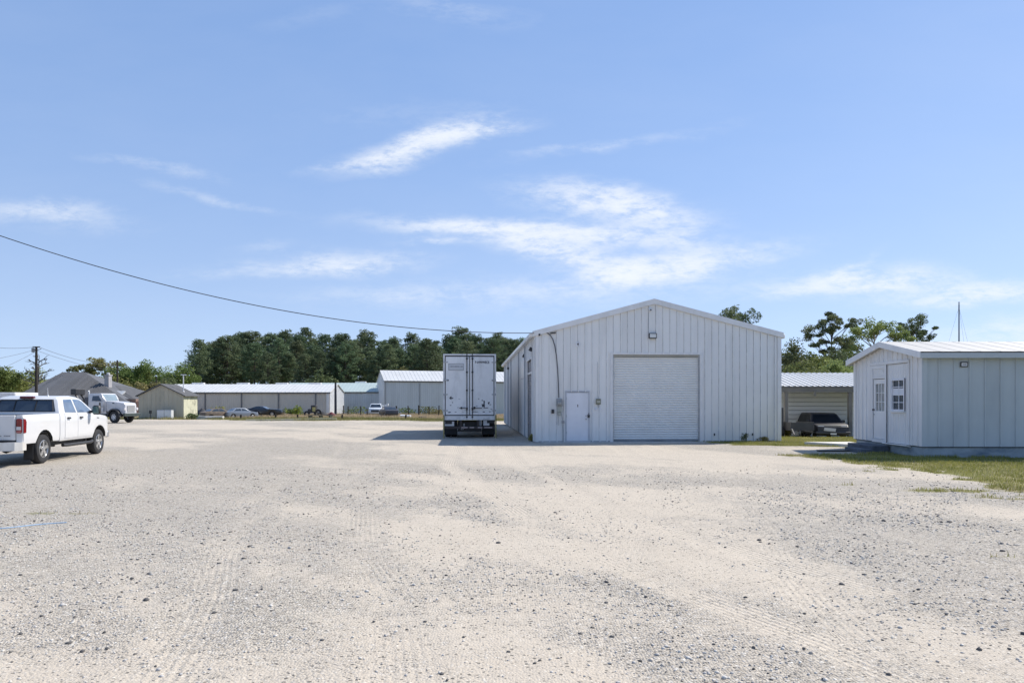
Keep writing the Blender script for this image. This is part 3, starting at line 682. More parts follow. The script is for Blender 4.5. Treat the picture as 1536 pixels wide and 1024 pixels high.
# walk door
mb = MB(); mb.cbox(DR0 + 0.015, DR1 - 0.015, -0.035, 0.02, 0.05, DRH - 0.02, 0.006)
dr = mb.build('door', DOOR_WHITE, wh)
mb = MB(); mb.lathe([(0.001, -0.12), (0.030, -0.115), (0.034, -0.09), (0.02, -0.075), (0.012, -0.06), (0.03, -0.05), (0.03, -0.036)], 16, 'y', (DR1 - 0.11, 0, 0.98)); mb.build('handle', STEEL, dr, 40)
mb = MB(); mb.lathe([(0.001, -0.06), (0.028, -0.058), (0.030, -0.036)], 14, 'y', (DR1 - 0.11, 0, 1.12)); mb.build('lock', STEEL, dr, 40)
mb = MB(); mb.cbox(DR1 - 0.05, DR1 + 0.05, -0.085, -0.037, 1.04, 1.16, 0.01); mb.bar((DR1 - 0.02, -0.06, 1.16), (DR1 + 0.02, -0.06, 1.24), 0.02, 0.02); mb.build('hasp', BLACKM, dr)
mb = MB(); mb.cbox(DR0 + 0.47, DR0 + 0.505, -0.042, -0.036, 1.49, 1.60, 0.002); mb.build('number_plate', BLACKM, dr)
for z in (0.35, 1.05, 1.8):
    mb = MB(); mb.tube([(DR0 + 0.012, -0.045, z), (DR0 + 0.012, -0.045, z + 0.11)], 0.012, 8); mb.build('hinge', STEEL, dr)
mb = MB(); mb.box(DR0 - 0.055, DR0 + 0.012, -0.05, 0.03, 0.0, DRH); mb.box(DR1 - 0.012, DR1 + 0.055, -0.05, 0.03, 0.0, DRH); mb.box(DR0 - 0.055, DR1 + 0.055, -0.05, 0.03, DRH + 0.001, DRH + 0.06); mb.box(DR0 + 0.013, DR1 - 0.013, -0.03, 0.04, 0.0, 0.045)
mb.build('door_frame', pm('frame_grey', (0.50, 0.51, 0.54), 0.5, var=0.06), wh)
# flood light, camera, vent, electric service
def wt(px): r = (px - 768) / F; return (r * WY - WX) / (0.998 - 0.0608 * r)        # place along the front of the building under a column of the photograph
t = wt(978.0)
mb = MB(); mb.cbox(t - 0.17, t + 0.17, -0.16, -0.036, 4.40, 4.63, 0.02)
fl = mb.build('flood_light', BLACKM, wh)
mb = MB(); mb.box(t - 0.135, t + 0.135, -0.166, -0.1605, 4.435, 4.595); mb.build('lamp_glass', pm('lamp_lens', (0.62, 0.63, 0.62), 0.25, var=0.1), fl)
t = wt(974)
mb = MB(); mb.cbox(t - 0.05, t + 0.05, -0.14, -0.035, 5.54, 5.72, 0.015); mb.lathe([(0.001, -0.24), (0.04, -0.235), (0.045, -0.141)], 12, 'y', (t, 0, 5.60))
cm = mb.build('security_camera', pm('white_plastic', (0.72, 0.72, 0.72), 0.4, var=0.03), wh, 40)
mb = MB(); mb.lathe([(0.001, -0.249), (0.030, -0.247), (0.032, -0.2405)], 12, 'y', (t, 0, 5.60)); mb.build('camera_lens', BLACKM, cm, 40)
mb = MB(); mb.tube([(t - 0.04, -0.045, 5.53), (t - 0.05, -0.045, 5.2), (t - 0.05, -0.045, 4.63)], 0.011, 6); mb.build('conduit', STEEL, wh, 40)
t = wt(866.5)
mb = MB(); mb.cbox(t - 0.085, t + 0.085, -0.055, -0.034, 4.06, 4.24, 0.006); vp = mb.build('vent_plate', DOOR_WHITE, wh)
mb = MB(); mb.lathe([(0.001, -0.068), (0.034, -0.066), (0.036, -0.056)], 12, 'y', (t, 0, 4.15)); mb.build('vent_pipe', BLACKM, vp, 40)
tm = wt(838.5)
mb = MB(); mb.cbox(tm - 0.13, tm + 0.13, -0.17, -0.036, 1.52, 1.84, 0.015); em = mb.build('electric_meter', GREYBOX, wh)
mb = MB(); mb.lathe([(0.001, -0.30), (0.075, -0.29), (0.095, -0.26), (0.10, -0.171)], 20, 'y', (tm, 0, 1.66)); mb.build('meter_dial', pm('meter_glass', (0.30, 0.31, 0.31), 0.15, var=0.2), em, 40)
mb = MB(); mb.cbox(tm - 0.10, tm + 0.11, -0.15, -0.036, 1.28, 1.517, 0.012); mb.cbox(tm - 0.07, tm + 0.06, -0.13, -0.036, 1.14, 1.277, 0.012); mb.build('breaker_box', pm('old_breaker_grey', (0.36, 0.37, 0.33), 0.6, var=0.2, vs=9), em)
mb = MB()
for dx, z0 in ((-0.1, 0.75), (-0.02, 0.72)): mb.tube([(tm + dx, -0.06, 1.28), (tm + dx, -0.06, z0)], 0.014, 6)
mb.tube([(tm + 0.07, -0.07, 1.28), (tm + 0.14, -0.07, 1.0), (tm + 0.15, -0.06, 0.85), (tm + 0.16, -0.06, 0.05)], 0.02, 6); mb.build('conduit', STEEL, wh, 40)
mb = MB(); mb.cbox(tm + 0.11, tm + 0.21, -0.12, -0.036, 0.80, 0.92, 0.01); mb.build('junction_box', GREYBOX, wh)
# service cable that loops from the eave down to the meter
pts = [(wt(a), -0.075, ZP(b, WY) ) for a, b in ((808, 498.6), (814, 498.0), (820, 499.0), (825, 502.5), (829, 509), (832, 519), (834.3, 533), (836, 552), (837, 572), (838, 596))]
mb = MB(); mb.tube(pts, 0.022, 8); mb.build('service_cable', pm('grey_cable', (0.10, 0.10, 0.11), 0.6, var=0.1), wh, 50)
mb = MB(); mb.cbox(0.12, 0.20, -0.13, -0.046, 4.50, 4.58, 0.01); mb.build('cable_bracket', BLACKM, wh)
mb = MB(); mb.bar((0.62, -0.07, 4.60), (0.86, -0.07, 4.63), 0.05, 0.05); mb.build('cable_bracket', BLACKM, wh)
t = wt(829); mb = MB(); mb.cbox(t - 0.055, t + 0.055, -0.09, -0.036, 1.22, 1.39, 0.01); mb.build('outlet_box', BLACKM, wh)
t = wt(897); mb = MB(); mb.cbox(t - 0.10, t + 0.10, -0.12, -0.036, 1.60, 1.84, 0.012); cbx = mb.build('control_box', pm('olive_box', (0.19, 0.19, 0.13), 0.5, var=0.15, vs=9), wh)
mb = MB(); mb.box(t - 0.07, t + 0.07, -0.1245, -0.1205, 1.67, 1.76); mb.build('control_panel', pm('beige_panel', (0.42, 0.40, 0.33), 0.5, var=0.1), cbx)
for dx in (-0.09, 0.09):
    mb = MB(); mb.cbox(t + dx - 0.045, t + dx + 0.045, -0.075, -0.036, 1.37, 1.45, 0.01); mb.build('junction_box', DOOR_WHITE, wh)
mb = MB(); mb.tube([(t, -0.05, 1.60), (t, -0.05, 1.46)], 0.012, 6); mb.tube([(t - 0.03, -0.05, 1.84), (t - 0.035, -0.05, 3.4)], 0.008, 6); mb.build('conduit', STEEL, wh, 40)
for px in (1071, 1128):
    t = wt(px); mb = MB(); mb.cbox(t - 0.025, t + 0.025, -0.07, -0.036, 0.26, 0.36, 0.008); mb.build('weep_spout', BLACKM, wh)
# doors in the left side wall
mb = MB(); yy = []
n = 30
for i in range(n):
    z0, z1 = 0.02 + i * 3.58 / n, 0.02 + (i + 1) * 3.58 / n
    mb.quad((0.05, L1[0] + 0.05, z0), (0.05, L1[1] - 0.05, z0), (0.03, L1[1] - 0.05, (z0 + z1) / 2), (0.03, L1[0] + 0.05, (z0 + z1) / 2))
    mb.quad((0.03, L1[0] + 0.05, (z0 + z1) / 2), (0.03, L1[1] - 0.05, (z0 + z1) / 2), (0.05, L1[1] - 0.05, z1), (0.05, L1[0] + 0.05, z1))
sdoor = mb.build('side_door', pm('grey_brown_door', (0.25, 0.235, 0.235), 0.55, var=0.12, dirt=(0.16, 0.16, 0.2), dirt_amt=0.5), wh)
mb = MB(); mb.box(-0.055, 0.02, L1[0] - 0.06, L1[0] + 0.055, 0.0, 3.62); mb.box(-0.055, 0.02, L1[1] - 0.055, L1[1] + 0.08, 0.0, 3.62); mb.box(-0.055, 0.02, L1[0] - 0.06, L1[1] + 0.08, 3.621, 3.70); mb.box(-0.02, 0.018, L1[0] + 0.056, L1[1] - 0.056, 2.98, 3.06)
mb.build('door_frame', TRIM, sdoor)
for o in (L2, L3):
    mb = MB(); mb.box(0.04, 0.08, o[0] + 0.01, o[1] - 0.01, 0.0, o[3] - 0.01); d2 = mb.build('side_door', pm('pale_side_door', (0.42, 0.44, 0.47), 0.5, var=0.08), wh)
    mb = MB(); mb.box(-0.05, 0.035, o[0] - 0.08, o[0] + 0.009, 0, o[3]); mb.box(-0.05, 0.035, o[1] - 0.009, o[1] + 0.08, 0, o[3]); mb.build('door_frame', TRIM, d2)
for s_ in (4.6, 8.9, 16.0, 19.4, 23.6):
    mb = MB(); mb.cbox(-0.12, -0.046, s_, s_ + 0.09, 0.03, WE - 0.12, 0.012); mb.build('downspout', pm('downspout_grey', (0.34, 0.36, 0.39), 0.5, var=0.12), wh)
for s_, z_ in ((1.0, 4.0), (4.75, 3.95), (18.9, 4.0)):
    mb = MB(); mb.obox((-0.11, s_, z_), (0.065, 0, -0.03), (0, 0.10, 0), (0.03, 0, 0.07)); mb.build('wall_light', BLACKM, wh)
mb = MB(); mb.box(-0.06, -0.037, 5.4, 7.4, 2.9, 3.9); mb.build('patch_panel', pm('patch_sheet', (0.52, 0.55, 0.58), 0.45, var=0.08), wh)
ap = MB(); ap.cbox(0.2, WW - 3.2, -0.62, -0.03, -0.05, 0.012, 0.01); apo = ap.build('apron', CONCRETE, None); apo.location = (WX, WY, 0); apo.rotation_euler = (0, 0, WR); tag(apo, 'thin concrete apron at the foot of the white metal building', 'apron', kind='structure')

# ================================================================== box trailer parked beside it
TZ = -0.10
TR = thing('box_trailer', 'white box trailer seen from behind with scuffed rear doors and black lock rods', 'trailer', (U(704.5, 34.8), 34.8, TZ), math.radians(3.49))
TWd, TLn, TB, TT = 1.30, 10.4, 1.14, 4.16
TRW = pm('trailer_white', (0.81, 0.80, 0.785), 0.45, var=0.05, vs=1.2, dirt=(0.26, 0.25, 0.24), dirt_amt=0.4, dirt_scale=(1.2, 1.2, 0.6))
TRS = pm('trailer_side', (0.66, 0.66, 0.66), 0.4, var=0.05, panel=0.03, panel_axis=1, panel_w=1.22, dirt=(0.3, 0.28, 0.25), dirt_amt=0.3)
mb = MB(); mb.cbox(-TWd, TWd, 0.10, TLn, TB, TT, 0.03); mb.build('box_body', TRS, TR)
mb = MB()
mb.box(-TWd - 0.012, -TWd + 0.07, -0.02, 0.14, TB - 0.24, TT + 0.02); mb.box(TWd - 0.07, TWd + 0.012, -0.02, 0.14, TB - 0.24, TT + 0.02); mb.box(-TWd + 0.071, TWd - 0.071, -0.02, 0.14, TT - 0.06, TT + 0.018); mb.box(-TWd + 0.071, TWd - 0.071, -0.05, 0.16, TB - 0.24, TB - 0.03)
rf = mb.build('rear_frame', pm('trailer_frame_white', (0.74, 0.73, 0.72), 0.5, var=0.08, dirt=(0.2, 0.19, 0.18), dirt_amt=0.5, dirt_scale=(3, 3, 3)), TR)
SEAL = BLACK
for s in (-1, 1):
    xa, xb = (-TWd + 0.075, -0.004) if s < 0 else (0.004, TWd - 0.075)
    ea, eb = (0.036, 0.014) if s < 0 else (0.014, 0.036)
    mb = MB(); mb.cbox(xa + ea, xb - eb, 0.0, 0.09, TB + 0.02, TT - 0.12, 0.006); d = mb.build('cargo_door', TRW, TR)
    mb = MB(); z0, z1 = TB - 0.03, TT - 0.061
    mb.box(xa, xa + ea, 0.012, 0.085, z0, z1); mb.box(xb - eb, xb, 0.012, 0.085, z0, z1); mb.box(xa + ea + .0005, xb - eb - .0005, 0.012, 0.085, z0, z0 + 0.05); mb.box(xa + ea + .0005, xb - eb - .0005, 0.012, 0.085, z1 - 0.06, z1); mb.build('door_seal', SEAL, d)
    for xr in ((-0.14,) if s < 0 else (0.135,)):
        mb = MB(); mb.tube([(xr, -0.035, TB - 0.20), (xr, -0.035, TT + 0.02)], 0.021, 10)
        for z in (TB - 0.12, TB + 0.25, TB + 1.2, TB + 2.1, TT - 0.25): mb.cbox(xr - 0.045, xr + 0.045, -0.06, -0.004, z, z + 0.07, 0.008)
        rod = mb.build('lock_rod', BLACKM, d, 40)
    zr = TB + 0.36
    if s < 0: hb = MB().bar((-0.08, -0.07, zr), (-0.52, -0.055, zr), 0.04, 0.03); hb.cbox(-0.45, -0.38, -0.08, -0.004, zr - 0.05, zr + 0.05, 0.01)
    else: hb = MB().bar((0.08, -0.07, zr), (0.62, -0.055, zr), 0.045, 0.03); hb.cbox(0.2, 0.28, -0.08, -0.004, zr - 0.05, zr + 0.06, 0.01)
    hb.build('handle', BLACKM, d)
    for z in (TB + 0.2, TB + 1.0, TB + 1.72, TT - 0.42):
        xh = s * (TWd - 0.05); mb = MB(); mb.cbox(min(xh, xh - s * 0.16), max(xh, xh - s * 0.16), -0.038, -0.021, z, z + 0.055, 0.005); mb.tube([(xh + s * 0.03, -0.03, z - 0.02), (xh + s * 0.03, -0.03, z + 0.08)], 0.022, 8); mb.build('hinge', STEEL, d, 40)
    if s < 0:
        mb = MB(); mb.box(-1.05, -0.30, -0.010, -0.0005, TT - 0.80, TT - 0.46); pl = mb.build('notice_plate', pm('plate_grey', (0.60, 0.60, 0.60), 0.5, var=0.04), d)
        mb = MB(); a, b_, c_, d_ = -1.05, -0.30, TT - 0.80, TT - 0.46; fr = 0.018
        mb.box(a, b_, -0.016, -0.0105, c_, c_ + fr); mb.box(a, b_, -0.016, -0.0105, d_ - fr, d_); mb.box(a, a + fr, -0.016, -0.0105, c_ + fr + .001, d_ - fr - .001); mb.box(b_ - fr, b_, -0.016, -0.0105, c_ + fr + .001, d_ - fr - .001)
        mb.build('plate_border', pm('plate_border_grey', (0.20, 0.20, 0.21), 0.6, var=0.1), pl)
        mb = MB(); xx = -0.97; r_ = random.Random(3)
        while xx < -0.36:
            w_ = r_.choice((0.02, 0.03, 0.045)); mb.box(xx, xx + w_, -0.0150, -0.0106, TT - 0.625, TT - 0.585); xx += w_ + r_.choice((0.010, 0.012, 0.03))
        mb.build('plate_lettering', pm('lettering_grey', (0.14, 0.14, 0.15), 0.6, var=0.1), pl)
        for (x_, z_, w_, h_) in ((-1.13, TT - 1.32, 0.09, 0.07),):
            mb = MB(); mb.cbox(x_, x_ + w_, -0.03, -0.001, z_, z_ + h_, 0.006); mb.build('bumper_stop', BLACKM, d)
    else:
        text_mesh('B-HWWECS', 0.165, 'lettering', pm('lettering_black', (0.05, 0.05, 0.055), 0.6, var=0.1), d, (0.62, -0.003, TT - 0.40), (PI / 2, 0, 0), 0.002, 0.006, 0.80)
        mb = MB(); mb.cbox(TWd - 0.20, TWd - 0.13, -0.03, -0.001, TT - 1.32, TT - 1.25, 0.006); mb.build('bumper_stop', BLACKM, d)
# scuffs where the paint is gone: thin irregular flakes of bare dark metal
def flake(mb, cx, cz, rx, rz, seed, y, n=14):
    r_ = random.Random(seed); ps = []
    for k in range(n):
        a = 2 * PI * k / n; q = r_.uniform(0.45, 1.1); ps.append((cx + rx * q * math.cos(a), cz + rz * q * math.sin(a)))
    mb.prism(ps, lambda x, z: (x, y, z), lambda x, z: (x, y + 0.0006, z))
mb = MB()
for i, (x_, z_, rx, rz) in enumerate([(-0.92, 1.98, 0.12, 0.05), (-0.93, 2.03, 0.05, 0.06), (-0.85, 1.77, 0.03, 0.03), (-0.95, 1.63, 0.07, 0.02), (-0.5, 1.95, 0.08, 0.012), (-1.0, 1.28, 0.09, 0.03), (-0.7, 1.30, 0.06, 0.018), (-0.35, 1.30, 0.08, 0.012), (-0.58, 1.52, 0.03, 0.03),
                                      (0.68, 1.62, 0.11, 0.13), (0.72, 1.78, 0.05, 0.12), (0.8, 1.5, 0.16, 0.03), (0.95, 1.75, 0.05, 0.09), (1.02, 1.66, 0.08, 0.02), (0.45, 1.95, 0.05, 0.02), (0.30, 1.30, 0.18, 0.02), (0.7, 1.30, 0.09, 0.03), (1.0, 1.31, 0.06, 0.025), (0.62, 1.88, 0.03, 0.07), (0.35, 1.6, 0.05, 0.02), (1.08, 1.44, 0.07, 0.015)]):
    flake(mb, x_, z_, rx, rz, i, -0.0012)
mb.build('paint_scuffs', pm('bare_dark_metal', (0.07, 0.07, 0.075), 0.8, var=0.4, vs=14), TR)
# running gear
mb = MB(); mb.box(-0.55, -0.43, 0.3, TLn - 0.2, TB - 0.34, TB - 0.02); mb.box(0.43, 0.55, 0.3, TLn - 0.2, TB - 0.34, TB - 0.02)
for y in (0.6, 1.4, 2.2, 3.2, 5, 7, 9): mb.box(-TWd + 0.05, TWd - 0.05, y, y + 0.1, TB - 0.16, TB - 0.01)
mb.box(-TWd + 0.08, -TWd + 0.42, 0.06, 0.20, TB - 0.44, TB - 0.245); mb.box(TWd - 0.44, TWd - 0.08, 0.06, 0.20, TB - 0.40, TB - 0.245)
mb.build('chassis', BLACKM, TR)
mb = MB(); mb.cbox(-TWd + 0.04, TWd - 0.06, -0.06, 0.05, 0.46, 0.58, 0.012)
for x in (-0.48, 0.38): mb.box(x, x + 0.10, -0.03, 0.06, 0.581, TB - 0.25)
bp_ = mb.build('underride_bar', pm('rusty_bar', (0.07, 0.055, 0.05), 0.85, var=0.4, vs=6), TR)
mb = MB()
for (a, b_) in ((-0.42, -0.10), (0.0, 0.22), (0.40, 0.62), (0.72, 1.12)): mb.box(a, b_, -0.0645, -0.0605, 0.505, 0.55)
mb.build('reflector_tape', pm('faded_tape', (0.50, 0.40, 0.38), 0.4, var=0.25, vs=20), bp_)
for s, (xa, xb, za, zb) in ((-1, (-1.24, -0.77, 0.60, 0.83)), (1, (0.68, 0.98, 0.62, 0.88))):
    mb = MB(); mb.cbox(s * 0.96 - 0.32, s * 0.96 + 0.32, 0.62, 0.635, 0.16, 0.98, 0.003); mb.build('rubber_flap', BLACK, TR)
    mb = MB(); mb.cbox(xa, xb, 0.08, 0.095, za, zb, 0.003); mb.build('mud_flap', pm('white_flap', (0.66, 0.66, 0.66), 0.6, var=0.06), TR)
mb = MB(); mb.cbox(0.46, 0.60, 0.10, 0.2, 0.60, 0.98, 0.01); mb.cbox(0.70, 0.94, 0.12, 0.2, 0.92, 1.02, 0.01); mb.build('light_box', pm('light_box_grey', (0.40, 0.41, 0.42), 0.5, var=0.15), TR)
mb = MB(); mb.tube([(-0.46, 0.3, 0.52), (-0.42, 0.3, 0.42), (-0.32, 0.3, 0.42), (-0.30, 0.3, 0.68), (-0.27, 0.3, 0.72), (-0.25, 0.3, 0.55)], 0.025, 8); mb.build('air_hose', pm('pale_hose', (0.5, 0.5, 0.5), 0.5, var=0.1), TR, 50)
def truck_wheel(x0, x1, y, r, parent):
    w = x1 - x0
    mb = MB(); mb.lathe([(r * 0.55, 0), (r * 0.93, 0.0), (r, w * 0.14), (r, w * 0.86), (r * 0.93, w), (r * 0.55, w)], 28, 'x', (x0, y, r), close=True)
    wheel = mb.build('wheel', BLACK, parent, 35)
    mb = MB(); mb.lathe([(0.001, w * 0.35), (r * 0.2, w * 0.30), (r * 0.25, w * 0.5), (r * 0.52, w * 0.45), (r * 0.55, w * 0.12), (r * 0.55, w * 0.88), (0.001, w * 0.8)], 20, 'x', (x0, y, r)); mb.build('rim', STEEL, wheel, 35)
    return wheel
mb = MB(); mb.box(-0.62, 0.62, 0.9, 3.1, 0.52, 0.80); mb.box(-0.60, 0.60, 0.7, 0.72, 0.30, 0.80); mb.build('bogie_frame', BLACKM, TR)
for y in (1.35, 2.6):
    for x0 in (-1.26, -0.94, 0.66, 0.98): truck_wheel(x0, x0 + 0.28, y, 0.50, TR)
    mb = MB(); mb.tube([(-0.66, y, 0.5), (0.66, y, 0.5)], 0.07, 10); mb.cbox(-0.62, -0.36, y - 0.3, y + 0.3, 0.42, 0.80, 0.02); mb.cbox(0.36, 0.62, y - 0.3, y + 0.3, 0.42, 0.80, 0.02); mb.build('axle', BLACKM, TR, 40)
for x in (-0.9, 0.8):
    mb = MB(); mb.box(x, x + 0.12, TLn - 2.2, TLn - 2.08, 0.06, TB - 0.02); mb.cbox(x - 0.08, x + 0.2, TLn - 2.28, TLn - 2.0, 0.0, 0.06, 0.01); mb.build('landing_leg', BLACKM, TR)
YPOLE = pm('yellowish_pole', (0.33, 0.28, 0.12), 0.7, var=0.25, vs=6)
for x_, lab in ((-1.28, 'thin yellowish pole standing at the left rear corner of the box trailer'), (1.30, 'thin yellowish pole standing at the right rear corner, between trailer and white building')):
    R_ = Matrix.Rotation(math.radians(3.49), 3, 'Z'); p = R_ @ Vector((x_, -0.10, 0)) + Vector((U(704.5, 34.8), 34.8, TZ))
    mb = MB(); mb.tube([(0, 0, -0.15), (0, 0, 1.12)], 0.033, 8); mb.lathe([(0.033, 1.12), (0.036, 1.13), (0.02, 1.16), (0.001, 1.165)], 8)
    po = mb.build('marker_pole', YPOLE, None, 40); po.location = p; tag(po, lab, 'pole', 'marker poles behind the trailer')

# ================================================================== small white portable office
OX, OY, OR = 12.69, 21.6, math.radians(-1.25)
of = thing('portable_office', 'small white wooden portable office with a gabled end, glazed door and sash window', 'portable building', (OX, OY, 0), OR)
OL, OW, OE, OPK, OB = 9.2, 4.48, 3.16, 3.62, 0.34        # length, gable width, eave, peak, bottom of the siding
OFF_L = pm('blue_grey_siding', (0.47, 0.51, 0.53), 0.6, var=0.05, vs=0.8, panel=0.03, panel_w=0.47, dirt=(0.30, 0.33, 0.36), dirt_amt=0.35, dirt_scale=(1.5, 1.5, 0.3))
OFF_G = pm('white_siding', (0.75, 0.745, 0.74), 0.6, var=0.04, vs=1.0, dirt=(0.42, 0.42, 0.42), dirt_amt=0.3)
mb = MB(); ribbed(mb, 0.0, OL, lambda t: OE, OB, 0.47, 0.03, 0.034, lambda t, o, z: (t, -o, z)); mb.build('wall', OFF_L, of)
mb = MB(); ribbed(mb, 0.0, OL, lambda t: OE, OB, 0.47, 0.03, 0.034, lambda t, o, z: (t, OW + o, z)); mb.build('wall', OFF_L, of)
def otop(t): return OE + (OPK - OE) * (1 - abs(t - OW / 2) / (OW / 2))
def ot(px): r = (px - 768) / F; return (OX - OY * r) / (r - 0.0219)
D0, D1 = ot(1329.5), ot(1307.0); G0, G1 = ot(1363.5), D0 - 0.072; Wi0, Wi1 = ot(1357.5), ot(1337.5)
WZ0, WZ1 = 1.42, 2.47
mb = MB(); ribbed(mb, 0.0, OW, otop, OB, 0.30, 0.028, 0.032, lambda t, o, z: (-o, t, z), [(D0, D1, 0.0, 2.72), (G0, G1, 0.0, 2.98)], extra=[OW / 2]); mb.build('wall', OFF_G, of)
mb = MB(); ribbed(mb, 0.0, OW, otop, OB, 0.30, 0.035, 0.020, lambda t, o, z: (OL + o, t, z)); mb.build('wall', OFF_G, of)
# infill panel that holds the sash window (an old double door boarded over)
GRV = pm('grooved_panel', (0.76, 0.755, 0.75), 0.55, var=0.03, vs=1.2, dirt=(0.45, 0.45, 0.45), dirt_amt=0.2)
mb = MB(); ribbed(mb, G0 + 0.02, G1 - 0.002, lambda t: 2.97, OB - 0.02, 0.105, 0.012, -0.010, lambda t, o, z: (0.012 - o, t, z), [(Wi0, Wi1, WZ0, WZ1)]); mb.build('infill_panel', GRV, of)
mb = MB()
fw = 0.05
mb.box(-0.03, 0.05, Wi0 - 0.01, Wi0 + fw, WZ0, WZ1); mb.box(-0.03, 0.05, Wi1 - fw, Wi1 + 0.01, WZ0, WZ1); mb.box(-0.03, 0.05, Wi0 + fw + .001, Wi1 - fw - .001, WZ1 - fw, WZ1); mb.box(-0.03, 0.05, Wi0 + fw + .001, Wi1 - fw - .001, WZ0, WZ0 + fw)
wn_ = mb.build('window', DOOR_WHITE, of)
mb = MB(); mb.box(0.035, 0.045, Wi0 + fw, Wi1 - fw, WZ0 + fw, WZ1 - fw); mb.build('glass', GLASS, wn_)
zm = (WZ0 + WZ1) / 2 + 0.02
mb = MB(); mb.box(0.0, 0.034, Wi0 + fw, Wi1 - fw, zm - 0.035, zm + 0.035)
tm_ = (Wi0 + Wi1) / 2; mb.box(0.012, 0.033, tm_ - 0.012, tm_ + 0.012, WZ0 + fw, zm - 0.036); mb.box(0.012, 0.033, tm_ - 0.012, tm_ + 0.012, zm + 0.036, WZ1 - fw)
for za, zb in ((WZ0 + fw, zm - 0.035), (zm + 0.035, WZ1 - fw)):
    zc = (za + zb) / 2; mb.box(0.014, 0.032, Wi0 + fw, tm_ - 0.013, zc - 0.012, zc + 0.012); mb.box(0.014, 0.032, tm_ + 0.013, Wi1 - fw, zc - 0.012, zc + 0.012)
mb.box(0.024, 0.0335, Wi0 + fw, Wi1 - fw, zm + 0.036, zm + 0.20)
mb.build('sash', DOOR_WHITE, wn_)
mb = MB(); mb.box(-0.028, -0.010, Wi0 - 0.026, Wi0 - 0.011, WZ0 - 0.05, WZ1 + 0.02); mb.build('shutter_edge', BLACKM, wn_)
mb = MB(); mb.box(-0.075, 0.02, Wi0 - 0.03, Wi1 + 0.03, WZ0 - 0.045, WZ0 - 0.002); mb.build('sill', OFF_G, wn_)
# door with nine glazed lights
mb = MB(); DZ0, DZ1 = OB + 0.10, 2.50; gy0, gy1 = D0 + 0.14, D1 - 0.30; gz0, gz1 = 1.40, 2.46
gz1 = min(gz1, DZ1 - 0.16)
dl, dh = D0 + 0.05, D1 - 0.16
mb.box(0.0, 0.04, dl, gy0, DZ0, DZ1); mb.box(0.0, 0.04, gy1, dh, DZ0, DZ1); mb.box(0.0, 0.04, gy0 + .0005, gy1 - .0005, DZ0, gz0); mb.box(0.0, 0.04, gy0 + .0005, gy1 - .0005, gz1, DZ1)
for k in range(2):
    y_ = gy0 + (gy1 - gy0) * (k + 1) / 3; mb.box(0.004, 0.03, y_ - 0.011, y_ + 0.011, gz0, gz1)
    z_ = gz0 + (gz1 - gz0) * (k + 1) / 3
    for q in range(3): mb.box(0.006, 0.028, gy0 + (gy1 - gy0) * q / 3 + 0.012, gy0 + (gy1 - gy0) * (q + 1) / 3 - 0.012, z_ - 0.011, z_ + 0.011)
od = mb.build('door', GRV, of)
mb = MB(); mb.box(0.031, 0.037, gy0, gy1, gz0, gz1); mb.build('glass', pm('curtained_glass', (0.34, 0.345, 0.33), 0.12, var=0.25, vs=5, dirt=(0.12, 0.13, 0.13), dirt_amt=0.9, dirt_scale=(9, 9, 0.8)), od)
mb = MB(); mb.lathe([(0.001, -0.07), (0.028, -0.065), (0.032, -0.04), (0.014, -0.02), (0.03, -0.0005)], 12, 'x', (0, dh - 0.05, 1.44)); mb.build('handle', BLACKM, od, 40)
mb = MB(); mb.lathe([(0.001, -0.025), (0.025, -0.022), (0.027, -0.0005)], 12, 'x', (0, dh - 0.05, 1.28)); mb.build('lock', STEEL, od, 40)
mb = MB()
mb.box(-0.035, 0.05, D0 - 0.06, D0 + 0.045, OB, 2.98); mb.box(-0.035, 0.05, D1 - 0.15, D1 + 0.05, OB, 2.98); mb.box(-0.035, 0.05, D0 + 0.046, D1 - 0.151, 2.86, 2.98); mb.box(-0.012, 0.05, D0 + 0.046, D1 - 0.151, 2.60, 2.855); mb.box(-0.03, 0.05, D0 + 0.046, D1 - 0.151, 2.52, 2.595); mb.box(-0.06, 0.05, D0 + 0.046, D1 - 0.151, OB - 0.02, OB + 0.09)
mb.build('door_frame', OFF_G, of)
mb = MB(); mb.box(-0.004, 0.06, D1 - 0.158, D1 - 0.152, OB + 0.1, 2.5); mb.box(-0.0365, -0.022, D0 - 0.070, D0 - 0.0605, OB - 0.02, 2.98); mb.build('dark_joint', DARKGAP, of)
mb = MB(); mb.box(-0.036, -0.004, G0 - 0.06, G0 + 0.02, OB, 2.985); mb.box(-0.045, -0.004, G0 - 0.06, D1 + 0.06, 2.99, 3.08); mb.build('casing', OFF_G, of)
mb = MB(); mb.obox((-0.07, (G0 + G1) / 2, OB - 0.035), (0.07, 0, -0.02), (0, (G1 - G0) / 2 + 0.1, 0), (0.005, 0, 0.015)); mb.build('drip_board', OFF_G, of)
mb = MB(); mb.box(-0.035, -0.0205, OW / 2 - 0.42, OW / 2 - 0.20, 3.20, 3.44); mb.build('gable_vent', pm('vent_white', (0.66, 0.66, 0.66), 0.5, var=0.05), of)
for x0, x1, y0, y1 in ((-0.045, 0.10, -0.045, -0.002), (-0.046, -0.002, -0.002, 0.13), (-0.046, -0.002, OW - 0.11, OW + 0.04)):
    mb = MB(); mb.box(x0, x1, y0, y1, OB, OE - (0.05 if x1 > 0 else 0.0)); mb.build('corner_board', OFF_G if x1 < 0.05 else OFF_L, of)
